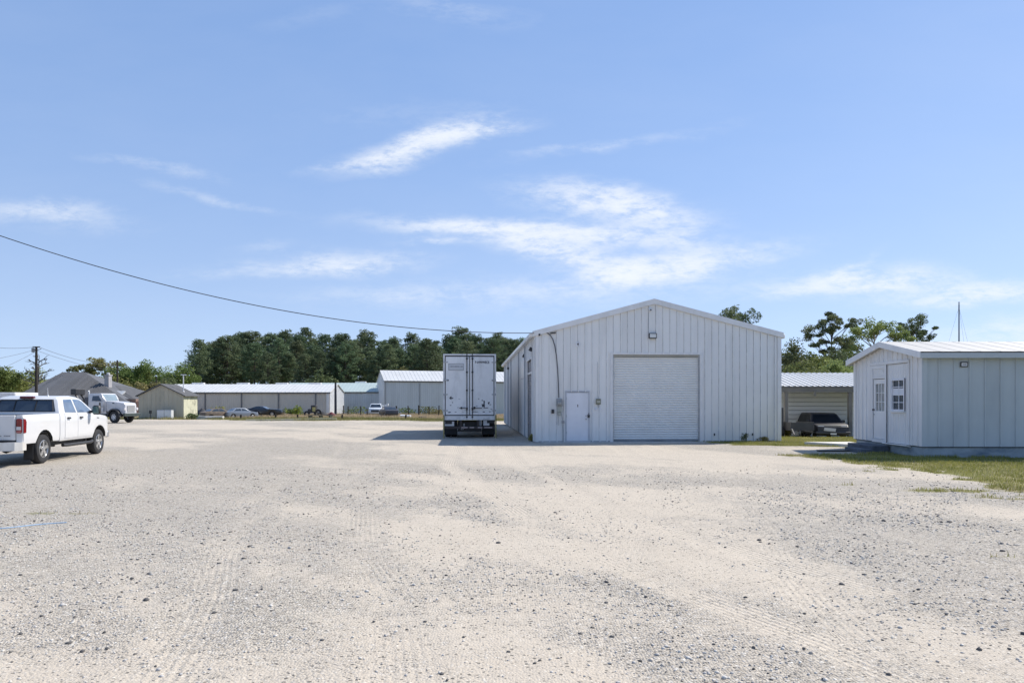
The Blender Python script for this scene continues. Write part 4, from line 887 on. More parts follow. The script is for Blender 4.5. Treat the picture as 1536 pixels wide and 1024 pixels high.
# roof: low gable, ridge along the building's length (local x)
RFW = pm('pale_roof_sheet', (0.43, 0.415, 0.385), 0.55, var=0.08, vs=1.5, dirt=(0.40, 0.36, 0.30), dirt_amt=0.45, dirt_scale=(0.4, 1.5, 1.5))
mb = MB(); og, oe, th = 0.22, 0.20, 0.14; sl = (OPK - OE) / (OW / 2)
for s in (0, 1):
    ya, za = (-oe, OE - sl * oe) if s == 0 else (OW + oe, OE - sl * oe)
    br = rib_breaks(-og, OL + og, 0.61, 0.018)
    for (xa, ha), (xb, hb) in zip(br[:-1], br[1:]):
        if xb - xa < 1e-4: continue
        mb.quad((xa, ya, za + th + ha * 0.007), (xb, ya, za + th + hb * 0.007), (xb, OW / 2, OPK + th + hb * 0.007), (xa, OW / 2, OPK + th + ha * 0.007))
    mb.quad((-og, ya, za - 0.01), (OL + og, ya, za - 0.01), (OL + og, OW / 2, OPK - 0.01), (-og, OW / 2, OPK - 0.01))
mb.build('roof', RFW, of)
for x0 in (-og - 0.03, OL + og - 0.01):
    mb = MB()
    for s in (0, 1):
        ya, za, yb, zb = (-oe - 0.03, OE - sl * (oe + 0.03), OW / 2, OPK) if s == 0 else (OW / 2, OPK, OW + oe + 0.03, OE - sl * (oe + 0.03))
        mb.add([(x0, ya, za - 0.05), (x0, yb, zb - 0.05), (x0, yb, zb + 0.145), (x0, ya, za + 0.145), (x0 + 0.04, ya, za - 0.05), (x0 + 0.04, yb, zb - 0.05), (x0 + 0.04, yb, zb + 0.145), (x0 + 0.04, ya, za + 0.145)],
               [(0, 1, 2, 3), (7, 6, 5, 4), (0, 4, 5, 1), (3, 2, 6, 7), (0, 3, 7, 4), (1, 5, 6, 2)])
    mb.build('fascia_board', OFF_G, of)
for y0, y1 in ((-oe - 0.035, -oe - 0.001), (OW + oe + 0.001, OW + oe + 0.035)):
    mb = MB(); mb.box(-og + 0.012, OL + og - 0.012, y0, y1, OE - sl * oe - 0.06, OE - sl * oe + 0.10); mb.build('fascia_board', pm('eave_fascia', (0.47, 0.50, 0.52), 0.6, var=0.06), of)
mb = MB(); mb.box(-og + 0.02, OL + og - 0.02, -oe - 0.03, -oe + 0.02, OE - sl * oe + 0.102, OE - sl * oe + 0.122); mb.build('drip_edge', BLACKM, of)
# base: block skirting below the siding
SKIRT = pm('painted_skirting', (0.31, 0.355, 0.39), 0.85, var=0.12, vs=2.5, dirt=(0.10, 0.14, 0.19), dirt_amt=0.95, dirt_scale=(0.9, 0.9, 2.2), bump=0.3, bs=18)
mb = MB(); mb.box(0.03, OL, 0.03, 0.10, -0.12, OB - 0.03); mb.box(0.03, 0.10, 0.101, OW - 0.05, -0.12, OB - 0.03); mb.box(0.03, OL, OW - 0.10, OW - 0.03, -0.12, OB - 0.031); mb.box(OL - 0.1, OL - 0.03, 0.102, OW - 0.102, -0.12, OB - 0.03); mb.build('skirting', SKIRT, of)
mb = MB(); mb.box(0.0, OL, 0.0, OW, OB - 0.029, OB - 0.003); mb.build('sill_beam', pm('sill_dark', (0.05, 0.055, 0.06), 0.8, var=0.2), of)
tS = (1454 - 768) / F; sx_ = tS * OY / (1 + 0.0219 * tS) - OX
mb = MB(); mb.cbox(sx_ - 0.115, sx_ + 0.115, -0.045, -0.034, 2.79, 2.95, 0.004); ns = mb.build('number_sign', BLACKM, of)
mb = MB(); mb.box(sx_ - 0.085, sx_ + 0.085, -0.049, -0.0455, 2.82, 2.92); mb.build('sign_face', DOOR_WHITE, ns)
mb = MB()
for dx in (-0.05, 0.0, 0.035): mb.box(sx_ + dx, sx_ + dx + 0.022, -0.0515, -0.0493, 2.84, 2.90)
mb.build('sign_lettering', pm('sign_lettering_grey', (0.22, 0.22, 0.24), 0.6), ns)
# two dark block steps below the door and a plank beside them
STEP = pm('dark_block', (0.085, 0.10, 0.125), 0.85, var=0.25, vs=5, bump=0.3)
Ro = Matrix.Rotation(OR, 3, 'Z')
def oloc(x, y, z): v_ = Ro @ Vector((x, y, 0)) + Vector((OX, OY, z)); return v_
mb = MB(); mb.cbox(-0.62, -0.03, ot(1333) - 0.1, ot(1300) + 0.15, -0.10, 0.24, 0.015); st = mb.build('step_block', STEP, None); st.location = oloc(0, 0, 0); st.rotation_euler = (0, 0, OR); tag(st, 'dark block step directly below the glazed door of the portable office', 'step')
mb = MB(); mb.cbox(-1.05, -0.64, ot(1340) + 0.05, ot(1312), -0.10, 0.13, 0.015); st = mb.build('step_block', STEP, None); st.location = oloc(0, 0, 0); st.rotation_euler = (0, 0, OR); tag(st, 'lower dark block step lying in front of the taller step', 'step')
mb = MB(); mb.prism([(-0.75, 1.0), (0.95, -1.35), (1.15, 1.2)], lambda x, y: (x, y, -0.05), lambda x, y: (x, y, 0.09)); sb = mb.build('concrete_slab', pm('pale_slab', (0.60, 0.57, 0.52), 0.9, var=0.12, vs=2), None); sb.location = (12.45, 27.0, 0.02); tag(sb, 'pale pointed slab lying on the grass beside the portable office', 'slab', kind='thing')
mb = MB(); mb.cbox(-1.0, 1.0, -0.12, 0.12, 0.0, 0.04, 0.005); pk = mb.build('plank', pm('dark_plank', (0.06, 0.055, 0.05), 0.9, var=0.3), None); pk.location = (11.6, 24.3, 0.0); pk.rotation_euler = (0, 0, math.radians(4)); tag(pk, 'dark plank lying on the gravel in front of the pale slab', 'plank')

# ================================================================== open shed with the white roof at the right
cp = thing('carport_shed', 'low shed with bright white ribbed roof and horizontal grey siding behind the old car', 'shed', (U(1165, 36.4), 36.4, 0), math.radians(0))
CW = 8.6
SID = pm('grey_lap_siding', (0.72, 0.725, 0.715), 0.6, var=0.05, vs=0.7, dirt=(0.3, 0.3, 0.28), dirt_amt=0.4)
mb = MB(); z = -0.4
while z < 2.42:
    z1 = min(z + 0.235, 2.45); mb.quad((0, 2.45, z), (CW, 2.45, z), (CW, 2.49, z1 - 0.028), (0, 2.49, z1 - 0.028)); mb.quad((0, 2.49, z1 - 0.028), (CW, 2.49, z1 - 0.028), (CW, 2.55, z1), (0, 2.55, z1)); mb.quad((0, 2.55, z1), (CW, 2.55, z1), (CW, 2.45, z1), (0, 2.45, z1)); z = z1
mb.quad((0, 2.56, -.4), (0, 6.4, -.4), (0, 6.4, 2.6), (0, 2.56, 2.6)); mb.quad((CW, 2.56, -.4), (CW, 6.4, -.4), (CW, 6.4, 2.6), (CW, 2.56, 2.6)); mb.quad((0, 6.4, -.4), (CW, 6.4, -.4), (CW, 6.4, 2.6), (0, 6.4, 2.6))
mb.build('wall', SID, cp)
mb = MB(); br = rib_breaks(-0.3, CW + 0.3, 0.305, 0.05)
for (xa, ha), (xb, hb) in zip(br[:-1], br[1:]):
    if xb - xa < 1e-4: continue
    mb.quad((xa, -0.1, 2.50 + ha * 0.04), (xb, -0.1, 2.50 + hb * 0.04), (xb, 4.0, 3.35 + hb * 0.04), (xa, 4.0, 3.35 + ha * 0.04)); mb.quad((xa, 4.0, 3.35 + ha * 0.04), (xb, 4.0, 3.35 + hb * 0.04), (xb, 8.0, 2.52 + hb * 0.04), (xa, 8.0, 2.52 + ha * 0.04))
mb.quad((-0.3, -0.1, 2.46), (CW + 0.3, -0.1, 2.46), (CW + 0.3, 4, 3.30), (-0.3, 4, 3.30))
mb.build('roof', ROOF_WHITE, cp)
POSTM = pm('brown_grey_post', (0.20, 0.185, 0.165), 0.8, var=0.15)
mb = MB(); mb.box(-0.25, CW + 0.25, -0.06, 0.04, 2.20, 2.455); mb.build('eave_beam', POSTM, cp)
for x in (0.42, 3.74, 6.9):
    mb = MB(); mb.box(x, x + 0.17, -0.03, 0.14, -0.5, 2.198); mb.build('post', POSTM, cp)
mb = MB(); mb.cbox(1.9, 2.0, -0.10, -0.062, 2.0, 2.30, 0.005); mb.build('bracket', POSTM, cp)
mb = MB(); mb.cbox(0.10, 0.22, -0.3, -0.18, -0.1, 1.42, 0.01); gp = mb.build('gate_post', pm('dark_gate_post', (0.06, 0.06, 0.065), 0.7, var=0.2), None); gp.location = (U(1168.5, 35.4) - 0.1, 35.4, 0); tag(gp, 'short dark post at the right back corner of the large white building', 'post')

# ================================================================== far buildings across the lot
def box_building(name, lab, cat, loc, rz, ln, dp, eave, ridge, wall, roofm, pitch=0.305, rib=0.03, ov=0.15, base=-0.7):
    """ridge along local x; front wall at y=0"""
    t = thing(name, lab, cat, loc, rz)
    for fn in (lambda q, o, z: (q, -o, z), lambda q, o, z: (q, dp + o, z)):
        mb = MB(); ribbed(mb, 0, ln, lambda q: eave, base, pitch, 0.05, rib, fn); mb.build('wall', wall, t)
    top = lambda q: eave + (ridge - eave) * (1 - abs(q - dp / 2) / (dp / 2))
    for fn in (lambda q, o, z: (-o, q, z), lambda q, o, z: (ln + o, q, z)):
        mb = MB(); ribbed(mb, 0, dp, top, base, pitch, 0.05, rib, fn, extra=[dp / 2]); mb.build('wall', pm('white_gable_sheet', (0.66, 0.67, 0.68), 0.5, var=0.05), t)
    sl = (ridge - eave) / (dp / 2); mb = MB(); br = rib_breaks(-ov, ln + ov, pitch * 2, 0.05)
    for s in (0, 1):
        ya = -ov if s == 0 else dp + ov; za = eave - sl * ov
        for (xa, ha), (xb, hb) in zip(br[:-1], br[1:]):
            if xb - xa < 1e-4: continue
            mb.quad((xa, ya, za + 0.08 + ha * rib), (xb, ya, za + 0.08 + hb * rib), (xb, dp / 2, ridge + 0.08 + hb * rib), (xa, dp / 2, ridge + 0.08 + ha * rib))
        mb.quad((-ov, ya, za), (ln + ov, ya, za), (ln + ov, dp / 2, ridge), (-ov, dp / 2, ridge))
    mb.build('roof', roofm, t)
    mb = MB(); mb.box(-ov, ln + ov, -ov - 0.05, -ov - 0.002, eave - sl * ov - 0.12, eave - sl * ov + 0.07); mb.build('gutter', pm('dark_gutter', (0.13, 0.125, 0.12), 0.6, var=0.15), t)
    return t
GREYW = pm('warm_grey_sheet', (0.57, 0.525, 0.465), 0.55, var=0.04, vs=0.3, panel=0.03, panel_w=0.9, dirt=(0.28, 0.26, 0.25), dirt_amt=0.3)
BLUEW = pm('pale_blue_grey_sheet', (0.52, 0.55, 0.57), 0.5, var=0.04, vs=0.3, panel=0.04, panel_w=0.9, dirt=(0.28, 0.31, 0.35), dirt_amt=0.3)
GREENR = pm('pale_green_roof', (0.40, 0.47, 0.45), 0.5, var=0.06, vs=0.3)
lb = box_building('storage_building', 'long low warm-grey metal building with a white roof behind the parked cars', 'metal building', (-53, 106, 0), 0, 25.4, 9.0, 3.02, 4.30, GREYW, ROOF_WHITE)
mb = MB()
for x in (6.5, 12.0, 17.6, 23.2): mb.box(x, x + 0.14, -0.16, -0.055, -0.7, 2.9)
mb.build('downspout', pm('downspout_dark', (0.16, 0.16, 0.17), 0.5), lb)
mb = MB(); mb.box(24.9, 25.36, -0.09, -0.052, -0.7, 2.95); mb.build('corner_trim', TRIM, lb)
gb = box_building('storage_building', 'low pale metal building with a green-grey roof between two other metal buildings', 'metal building', (-39, 119, 0), 0, 23.0, 9.0, 3.25, 4.85, BLUEW, GREENR)
tb = box_building('storage_building', 'taller pale blue-grey metal building behind the box trailer', 'metal building', (U(577, 112), 112, 0), math.radians(18), 27.0, 9.4, 4.95, 6.75, BLUEW, ROOF_WHITE)
mb = MB()
for x in (0.05, 5.6, 11.6, 17.6): mb.box(x, x + 0.10, -0.12, -0.05, -0.7, 4.7)
mb.build('downspout', pm('downspout_pale', (0.30, 0.31, 0.32), 0.5), tb)
for x, y, z, par in ((2.2, 5.3, 4.2, lb), (9.3, 5.3, 4.2, lb), (15.5, 5.3, 4.2, lb), (20.8, 5.3, 4.2, lb), (11.2, 5.3, 4.75, gb), (15.5, 2.9, 4.15, gb)):
    mb = MB(); mb.cbox(x, x + 1.9, y - 0.3, y + 0.3, z - 0.2, z + 0.42, 0.04); mb.build('roof_vent', TRIM, par)
# house with the dark hipped roof
HY = 92.0
DARKR = pm('dark_ribbed_roof', (0.115, 0.115, 0.118), 0.6, var=0.10, vs=0.4, panel=0.12, panel_w=0.45)
SHING = pm('dark_shingle_roof', (0.085, 0.085, 0.088), 0.85, var=0.25, vs=3)
hs_ = thing('house', 'low house under a broad dark grey hipped roof with a chimney', 'house', (U(22, HY), HY, 0), 0)
hx0 = U(22, HY)
def hp(px, py, dy): return (U(px, HY + dy) - hx0, dy, ZP(py, HY + dy))
x = lambda p: U(p, HY) - hx0
z_ = lambda p: ZP(p, HY)
mb = MB()
e0, e1 = hp(17, 597, -0.4), hp(190, 602, -0.4); r0, r1 = hp(94, 558.0, 6.5), hp(127, 558.0, 6.5)
b0, b1 = (e0[0], 13.4, e0[2]), (e1[0], 13.4, e1[2])
def lerp(a, b_, t): return tuple(a[k] + (b_[k] - a[k]) * t for k in range(3))
def plate(mbx, ring, th=0.12):
    n = len(ring); mbx.add(list(ring) + [(p[0], p[1], p[2] - th) for p in ring], [tuple(range(n)), tuple(range(2 * n - 1, n - 1, -1))] + [(i, (i + 1) % n, n + (i + 1) % n, n + i) for i in range(n)])
plate(mb, [e0, e1, r1, r0]); plate(mb, [b1, b0, r0, r1]); plate(mb, [b0, e0, r0]); plate(mb, [e1, b1, r1])
# standing seams up the front slope
for k in range(1, 46):
    t_ = k / 46; p = lerp(e0, e1, t_); xr0, xr1 = r0[0], r1[0]
    if p[0] < xr0: f_ = (p[0] - e0[0]) / (xr0 - e0[0])
    elif p[0] > xr1: f_ = (e1[0] - p[0]) / (e1[0] - xr1)
    else: f_ = 1.0
    q = (p[0], p[1] + (r0[1] - p[1]) * f_, p[2] + (r0[2] - p[2]) * f_); mb.bar((p[0], p[1], p[2] + 0.02), (q[0], q[1], q[2] + 0.02), 0.06, 0.06)
mb.build('roof', DARKR, hs_)
mb = MB(); q0, q1, q2, q3 = hp(166, 602, 0.9), hp(208, 602, 0.9), hp(163, 572, 7.5), hp(130, 560, 7.5)
plate(mb, [q0, q1, q2, q3]); plate(mb, [q1, (q1[0], 14.0, q1[2]), q2])
wing = mb.build('wing_roof', SHING, hs_)
def on_wing(px, f): return lerp(lerp(q0, q1, (px - 166) / 42.0), lerp(q3, q2, (px - 166) / 42.0), f)
c_ = Vector(on_wing(190, 0.30)); n_ = (Vector(q1) - Vector(q0)).cross(Vector(q3) - Vector(q0)).normalized(); ux = (Vector(q1) - Vector(q0)).normalized(); uy = n_.cross(ux)
mb = MB(); mb.obox(c_ + n_ * 0.08, ux * 0.75, uy * 0.6, n_ * 0.09); mb.build('skylight', pm('skylight_grey', (0.45, 0.46, 0.46), 0.3, var=0.2, vs=4), hs_)
ca, cz = hp(156.5, 582, 3.4), hp(163, 563.5, 3.4)
mb = MB(); mb.box(ca[0], cz[0], 3.4, 4.2, 2.2, cz[2]); mb.box(ca[0] - 0.06, cz[0] + 0.06, 3.34, 4.26, cz[2] + 0.001, cz[2] + 0.16); ch = mb.build('chimney', pm('grey_chimney', (0.36, 0.35, 0.36), 0.8, var=0.15), hs_)
mb = MB(); mb.lathe([(0.20, cz[2] + 0.162), (0.22, cz[2] + 0.3), (0.20, cz[2] + 0.42), (0.08, cz[2] + 0.46)], 12, c=((ca[0] + cz[0]) / 2, 3.8, 0)); mb.build('chimney_cap', pm('cap_grey', (0.5, 0.5, 0.5), 0.6), ch, 40)
mb = MB(); mb.box(x(30), x(200), 0.6, 13, -0.4, 2.0); mb.build('wall', pm('house_brick', (0.22, 0.15, 0.125), 0.9, var=0.2, vs=6), hs_)
mb = MB(); mb.box(x(203.4), x(206), 0.7, 1.0, -0.4, 1.7); mb.box(x(199.8), x(203), 0.72, 0.98, -0.4, 1.7); mb.build('porch_post', pm('pinkish_brick', (0.42, 0.25, 0.2), 0.85, var=0.15), hs_)
# cream shed
cs = thing('cream_shed', 'small cream shed with a flaking sunlit side, left of the long grey building', 'shed', (U(208, 68), 68, 0), math.radians(3.5))
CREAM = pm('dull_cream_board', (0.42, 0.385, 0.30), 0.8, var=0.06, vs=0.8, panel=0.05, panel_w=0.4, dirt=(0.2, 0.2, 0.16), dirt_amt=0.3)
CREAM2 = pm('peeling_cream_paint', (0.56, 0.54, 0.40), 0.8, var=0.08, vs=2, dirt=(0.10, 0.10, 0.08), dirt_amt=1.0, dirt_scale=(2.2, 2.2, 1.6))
cw, cd_, ce, cpk = 4.25, 3.5, 2.25, 3.30
ctop = lambda q: ce + (cpk - ce) * (1 - abs(q - cw / 2) / (cw / 2))
for fn in (lambda q, o, z: (q, -o, z), lambda q, o, z: (q, cd_ + o, z)):
    mb = MB(); ribbed(mb, 0, cw, ctop, -0.2, 0.4, 0.03, 0.02, fn, extra=[cw / 2]); mb.build('wall', CREAM, cs)
for x_ in (0.0, cw - 0.05):
    mb = MB(); mb.box(x_, x_ + 0.05, 0.03, cd_ - 0.03, -0.2, ce); mb.build('wall', CREAM2, cs)
mb = MB()
for s in (0, 1):
    xa = -0.22 if s == 0 else cw + 0.22; za = ce - 0.494 * 0.22
    mb.add([(xa, -0.2, za + 0.02), (cw / 2, -0.2, cpk + 0.02), (cw / 2, cd_ + 0.2, cpk + 0.02), (xa, cd_ + 0.2, za + 0.02), (xa, -0.2, za + 0.12), (cw / 2, -0.2, cpk + 0.12), (cw / 2, cd_ + 0.2, cpk + 0.12), (xa, cd_ + 0.2, za + 0.12)], [(0, 1, 2, 3), (7, 6, 5, 4), (0, 4, 5, 1), (3, 2, 6, 7), (0, 3, 7, 4), (1, 5, 6, 2)])
mb.build('roof', SHING, cs)
mb = MB(); mb.tube([(3.6, 1.6, 2.4), (3.6, 1.6, 4.32)], 0.05, 8); mb.lathe([(0.12, 2.62), (0.07, 2.75)], 10, c=(3.6, 1.6, 0)); mb.tube([(3.35, 1.6, 4.34), (3.85, 1.6, 4.34)], 0.05, 6); mb.build('vent_pipe', TRIM, cs, 40)
# ================================================================== vehicles
def arch_bottom(s_front, s_rear, zb, axles, R, zc, n=9):
    """bottom line of a body from front to rear, going round the wheel openings"""
    pts = []
    for a in sorted(axles, reverse=True):
        w = math.sqrt(max(R * R - (zb - zc) ** 2, 0.01)); a0 = math.atan2(zb - zc, w)
        for k in range(n + 1):
            t = a0 + (PI - 2 * a0) * k / n; pts.append((a + R * math.cos(t), zc + R * math.sin(t)))
    return [p for p in pts if s_rear < p[0] < s_front]
def slab(poly, xin, xout, name, mat, parent, cuts_z=(), cuts_s=(), bevel=0.0, smooth=38, wells=()):
    """side-view outline (s, z) carried across from xin(s,z) to xout(s,z)"""
    bm = bmesh.new()
    va = [bm.verts.new((0.0, s, z)) for s, z in poly]; vb = [bm.verts.new((1.0, s, z)) for s, z in poly]; n = len(poly)
    bm.faces.new(va); bm.faces.new(vb[::-1])
    for i in range(n): bm.faces.new((va[i], vb[i], vb[(i + 1) % n], va[(i + 1) % n]))
    bmesh.ops.recalc_face_normals(bm, faces=bm.faces)
    if bevel:
        es = [e for e in bm.edges if abs(e.verts[0].co.x - e.verts[1].co.x) < 1e-6]
        for v in bm.verts: v.co.x = (v.co.x - 0.5) * 2
        bmesh.ops.bevel(bm, geom=es, offset=bevel, segments=2, profile=0.6, affect='EDGES', clamp_overlap=True)
        for v in bm.verts: v.co.x = v.co.x / 2 + 0.5
    for z in cuts_z: bmesh.ops.bisect_plane(bm, geom=bm.verts[:] + bm.edges[:] + bm.faces[:], plane_co=(0, 0, z), plane_no=(0, 0, 1))
    for s in cuts_s: bmesh.ops.bisect_plane(bm, geom=bm.verts[:] + bm.edges[:] + bm.faces[:], plane_co=(0, s, 0), plane_no=(0, 1, 0))
    for v in bm.verts:
        s, z = v.co.y, v.co.z; a, b_ = xin(s, z), xout(s, z); v.co.x = a + (b_ - a) * v.co.x
    bmesh.ops.triangulate(bm, faces=[f for f in bm.faces if len(f.verts) > 4])
    bm.normal_update()
    for f in bm.faces:
        c = f.calc_center_median()
        for (a_, z_, R_) in wells:
            if math.hypot(c.y - a_, c.z - z_) < R_ + 0.03 and abs(f.normal.x) < 0.6: f.material_index = 1
    me = bpy.data.meshes.new(name); bm.to_mesh(me); bm.free()
    me.materials.append(mat); me.materials.append(BLACK); me.shade_smooth(); me.set_sharp_from_angle(angle=math.radians(smooth))
    o = bpy.data.objects.new(name, me); COL.objects.link(o); o.parent = parent
    return o
def side_panel(poly, hw, name, mat, parent, side, o0=0.001, o1=0.006, cz=()):
    return slab(poly, lambda s, z: side * (hw(s, z) + o0), lambda s, z: side * (hw(s, z) + o1), name, mat, parent, cz)
def across(p0, p1, f0, f1, inset, hw, name, mat, parent, off=0.006, x0=None, x1=None):
    """a thin sheet lying on the body between two outline points (windscreen, grille)"""
    a = (p0[0] + (p1[0] - p0[0]) * f0, p0[1] + (p1[1] - p0[1]) * f0); b_ = (p0[0] + (p1[0] - p0[0]) * f1, p0[1] + (p1[1] - p0[1]) * f1)
    ds, dz = b_[0] - a[0], b_[1] - a[1]; l = math.hypot(ds, dz); n = (-dz / l, ds / l)
    if n[1] < 0 or (abs(n[1]) < 0.15 and n[0] * (1 if a[0] > 2 else -1) < 0): n = (-n[0], -n[1])
    vs = []
    for o_ in (0.0005, off):
        for (s, z) in (a, b_):
            w = hw(s, z) - inset
            xa, xb = (-w, w) if x0 is None else (x0, x1)
            vs += [(xa, s + n[0] * o_, z + n[1] * o_), (xb, s + n[0] * o_, z + n[1] * o_)]
    mb = MB(); mb.add(vs, [(0, 1, 3, 2), (4, 5, 7, 6), (0, 1, 5, 4), (2, 3, 7, 6), (0, 2, 6, 4), (1, 3, 7, 5)])
    return mb.build(name, mat, parent)
def car_wheel(x_out, s, r, w, parent, spokes=5, side=1, rimmat=None, frac=0.62):
    """tyre and spoked rim; x_out is the outer face"""
    x0 = x_out - w if side > 0 else x_out
    rimmat = rimmat or CHROME
    mb = MB(); rr = r * frac; xo = x_out; d = -side
    mb.lathe([(rr, xo + d * 0.02), (rr * 0.94, xo + d * 0.012), (rr * 0.88, xo + d * 0.06), (rr * 0.86, xo + d * w * 0.8)], 28, 'x', (0, s, r))
    for k in range(spokes):
        a = 2 * PI * k / spokes + 0.3; c, q = math.cos(a), math.sin(a)
        mb.obox((xo + d * 0.045, s + c * rr * 0.52, r + q * rr * 0.52), (0.02, 0, 0), (0, c * rr * 0.42, q * rr * 0.42), (0, -q * rr * 0.17, c * rr * 0.17))
    mb.lathe([(0.001, xo + d * 0.015), (rr * 0.24, xo + d * 0.02), (rr * 0.28, xo + d * 0.06)], 16, 'x', (0, s, r))
    wheel = mb.build('wheel', rimmat, parent, 35)
    mb = MB(); mb.lathe([(rr * 0.99, xo + d * 0.016), (r * 0.80, xo + d * 0.0), (r * 0.95, xo + d * w * 0.07), (r, xo + d * w * 0.2), (r, xo + d * w * 0.8), (r * 0.95, xo + d * w * 0.93), (r * 0.8, xo + d * w), (rr * 0.99, xo + d * w * 0.98)], 32, 'x', (0, s, r), close=True); mb.build('tyre', BLACK, wheel, 40)
    mb = MB(); mb.lathe([(0.001, xo + d * 0.10), (rr * 0.86, xo + d * 0.10)], 20, 'x', (0, s, r)); mb.build('brake_disc', BLACKM, wheel)
    return wheel
NEG = lambda hw: (lambda s, z: -hw(s, z))
# ------------------------------------------------------------------ white crew-cab pickup at the left
pk_ = thing('pickup_truck', 'white crew-cab pickup truck seen from its right rear corner at the left edge', 'pickup truck', (-13.95, 18.35, 0.0), math.radians(8.5))
def hwp(s, z):
    w = 1.0
    if z > 1.30: w -= (z - 1.30) * 0.34 + max(0, z - 1.78) * 0.5
    if z < 0.72: w -= (0.72 - z) * 0.12
    w -= 0.018 * (z - 1.0) ** 2
    if s > 5.2: w -= 0.55 * (s - 5.2) ** 2
    if s < 0.25: w -= 0.03 * (0.25 - s) / 0.25
    return w
RA, FA, WRAD = 1.22, 4.78, 0.405
zb = 0.60
# cargo box sides follow the wheel opening
rear_poly = [(0.14, zb), (0.12, 1.30), (0.16, 1.375), (2.06, 1.385), (2.06, zb)] + arch_bottom(2.06, 0.14, zb, [RA], 0.505, 0.44)
for side in (-1, 1):
    slab(rear_poly, lambda s, z, k=side: k * (hwp(s, z) - 0.09), lambda s, z, k=side: k * hwp(s, z), 'bed_side', CAR_WHITE, pk_, (0.72, 0.9, 1.15, 1.3, 1.345), (0.5, 1.8), 0.022, wells=[(RA, 0.44, 0.505)])
mb = MB(); mb.box(-0.905, 0.905, 0.16, 2.05, 0.86, 0.90); mb.cbox(-0.90, -0.62, RA - 0.46, RA + 0.46, 0.901, 1.12, 0.03); mb.cbox(0.62, 0.90, RA - 0.46, RA + 0.46, 0.901, 1.12, 0.03); mb.box(-0.90, 0.90, 2.0, 2.045, 0.901, 1.36); mb.build('bed_floor', pm('dark_bed_liner', (0.045, 0.05, 0.058), 0.6, var=0.2), pk_)
mb = MB()
mb.cbox(-0.80, 0.80, 0.085, 0.145, 0.70, 1.372, 0.018)
tg = mb.build('tailgate', CAR_WHITE, pk_)
mb = MB(); mb.cbox(-0.13, 0.13, 0.075, 0.0845, 1.12, 1.20, 0.004); mb.build('handle', BLACKM, tg)
mb = MB()
for x0, x1 in ((0.40, 0.47), (0.53, 0.575), (0.585, 0.63), (0.64, 0.685)): mb.box(x0, x1, 0.0795, 0.0845, 0.81, 0.835)
mb.build('badge', pm('badge_grey', (0.25, 0.25, 0.26), 0.4, 0.5), tg)
for side in (-1, 1):
    mb = MB(); mb.cbox(min(side * 0.806, side * 0.965), max(side * 0.806, side * 0.965), 0.119, 0.165, 0.60, 1.372, 0.01); mb.build('corner_panel', CAR_WHITE, pk_)
    lp = [(0.105, 0.88), (0.10, 1.27), (0.14, 1.305), (0.30, 1.29), (0.335, 1.22), (0.32, 0.88)]
    lo, hi = sorted((side * 0.805, side * 0.96))
    mb = MB(); mb.cbox(lo + 0.02, hi, 0.075, 0.118, 0.89, 1.275, 0.025); tlm = mb.build('tail_light', RED, pk_)
    side_panel([(0.12, 0.89), (0.12, 1.275), (0.20, 1.26), (0.235, 1.19), (0.22, 0.90)], hwp, 'lamp_side', RED, tlm, side, 0.001, 0.012, (1.0, 1.15))
    mb = MB(); mb.cbox(lo + 0.032, hi - 0.012, 0.066, 0.0745, 0.975, 1.065, 0.006); mb.build('reverse_lamp', CLEAR, tlm)
    mb = MB(); mb.cbox(lo + 0.032, hi - 0.012, 0.066, 0.0745, 0.90, 0.955, 0.006); mb.build('lower_lens', pm('pale_red_lens', (0.42, 0.14, 0.13), 0.15, var=0.2, vs=9), tlm)
mb = MB(); mb.cbox(-0.80, 0.80, 0.09, 0.13, 0.61, 0.69, 0.01); mb.build('bumper_gap', BLACKM, pk_)
# rear bumper wraps round the corner
bp2 = [(-0.97, 0.30), (-0.985, 0.08), (-0.86, -0.06), (-0.4, -0.12), (0.4, -0.12), (0.86, -0.06), (0.985, 0.08), (0.97, 0.30), (0.9, 0.30), (0.9, 0.10), (-0.9, 0.10), (-0.9, 0.30)]
bm_ = MB(); bm_.prism(bp2, lambda x, y: (x, y, 0.43), lambda x, y: (x, y, 0.655)); bpr = bm_.build('rear_bumper', pm('bumper_white', (0.70, 0.69, 0.66), 0.3, 0.15, var=0.06, vs=3, dirt=(0.45, 0.40, 0.33), dirt_amt=0.6), pk_, 30)
mb = MB(); mb.box(-0.62, 0.62, -0.10, 0.085, 0.656, 0.672); mb.build('step_pad', BLACK, bpr)
mb = MB(); mb.box(-0.16, 0.16, -0.128, -0.1205, 0.50, 0.62); mb.build('licence_plate', pm('plate_white', (0.6, 0.6, 0.58), 0.4), bpr)
mb = MB(); mb.box(-0.06, 0.06, -0.06, 0.5, 0.34, 0.42); mb.tube([(0, -0.14, 0.45), (0, -0.14, 0.52)], 0.025, 8); mb.box(-0.75, 0.75, 0.12, 5.1, 0.45, 0.60); mb.lathe([(0.001, -0.09), (0.09, -0.07), (0.12, 0.0), (0.09, 0.07), (0.001, 0.09)], 12, 'x', (0, RA, 0.40)); mb.tube([(-0.78, RA, 0.40), (0.78, RA, 0.40)], 0.05, 8); mb.tube([(-0.78, FA, 0.40), (0.78, FA, 0.40)], 0.05, 8); mb.tube([(0.5, 2.8, 0.4), (0.55, 1.0, 0.48), (0.62, 0.2, 0.42)], 0.035, 8); mb.build('chassis', BLACKM, pk_)
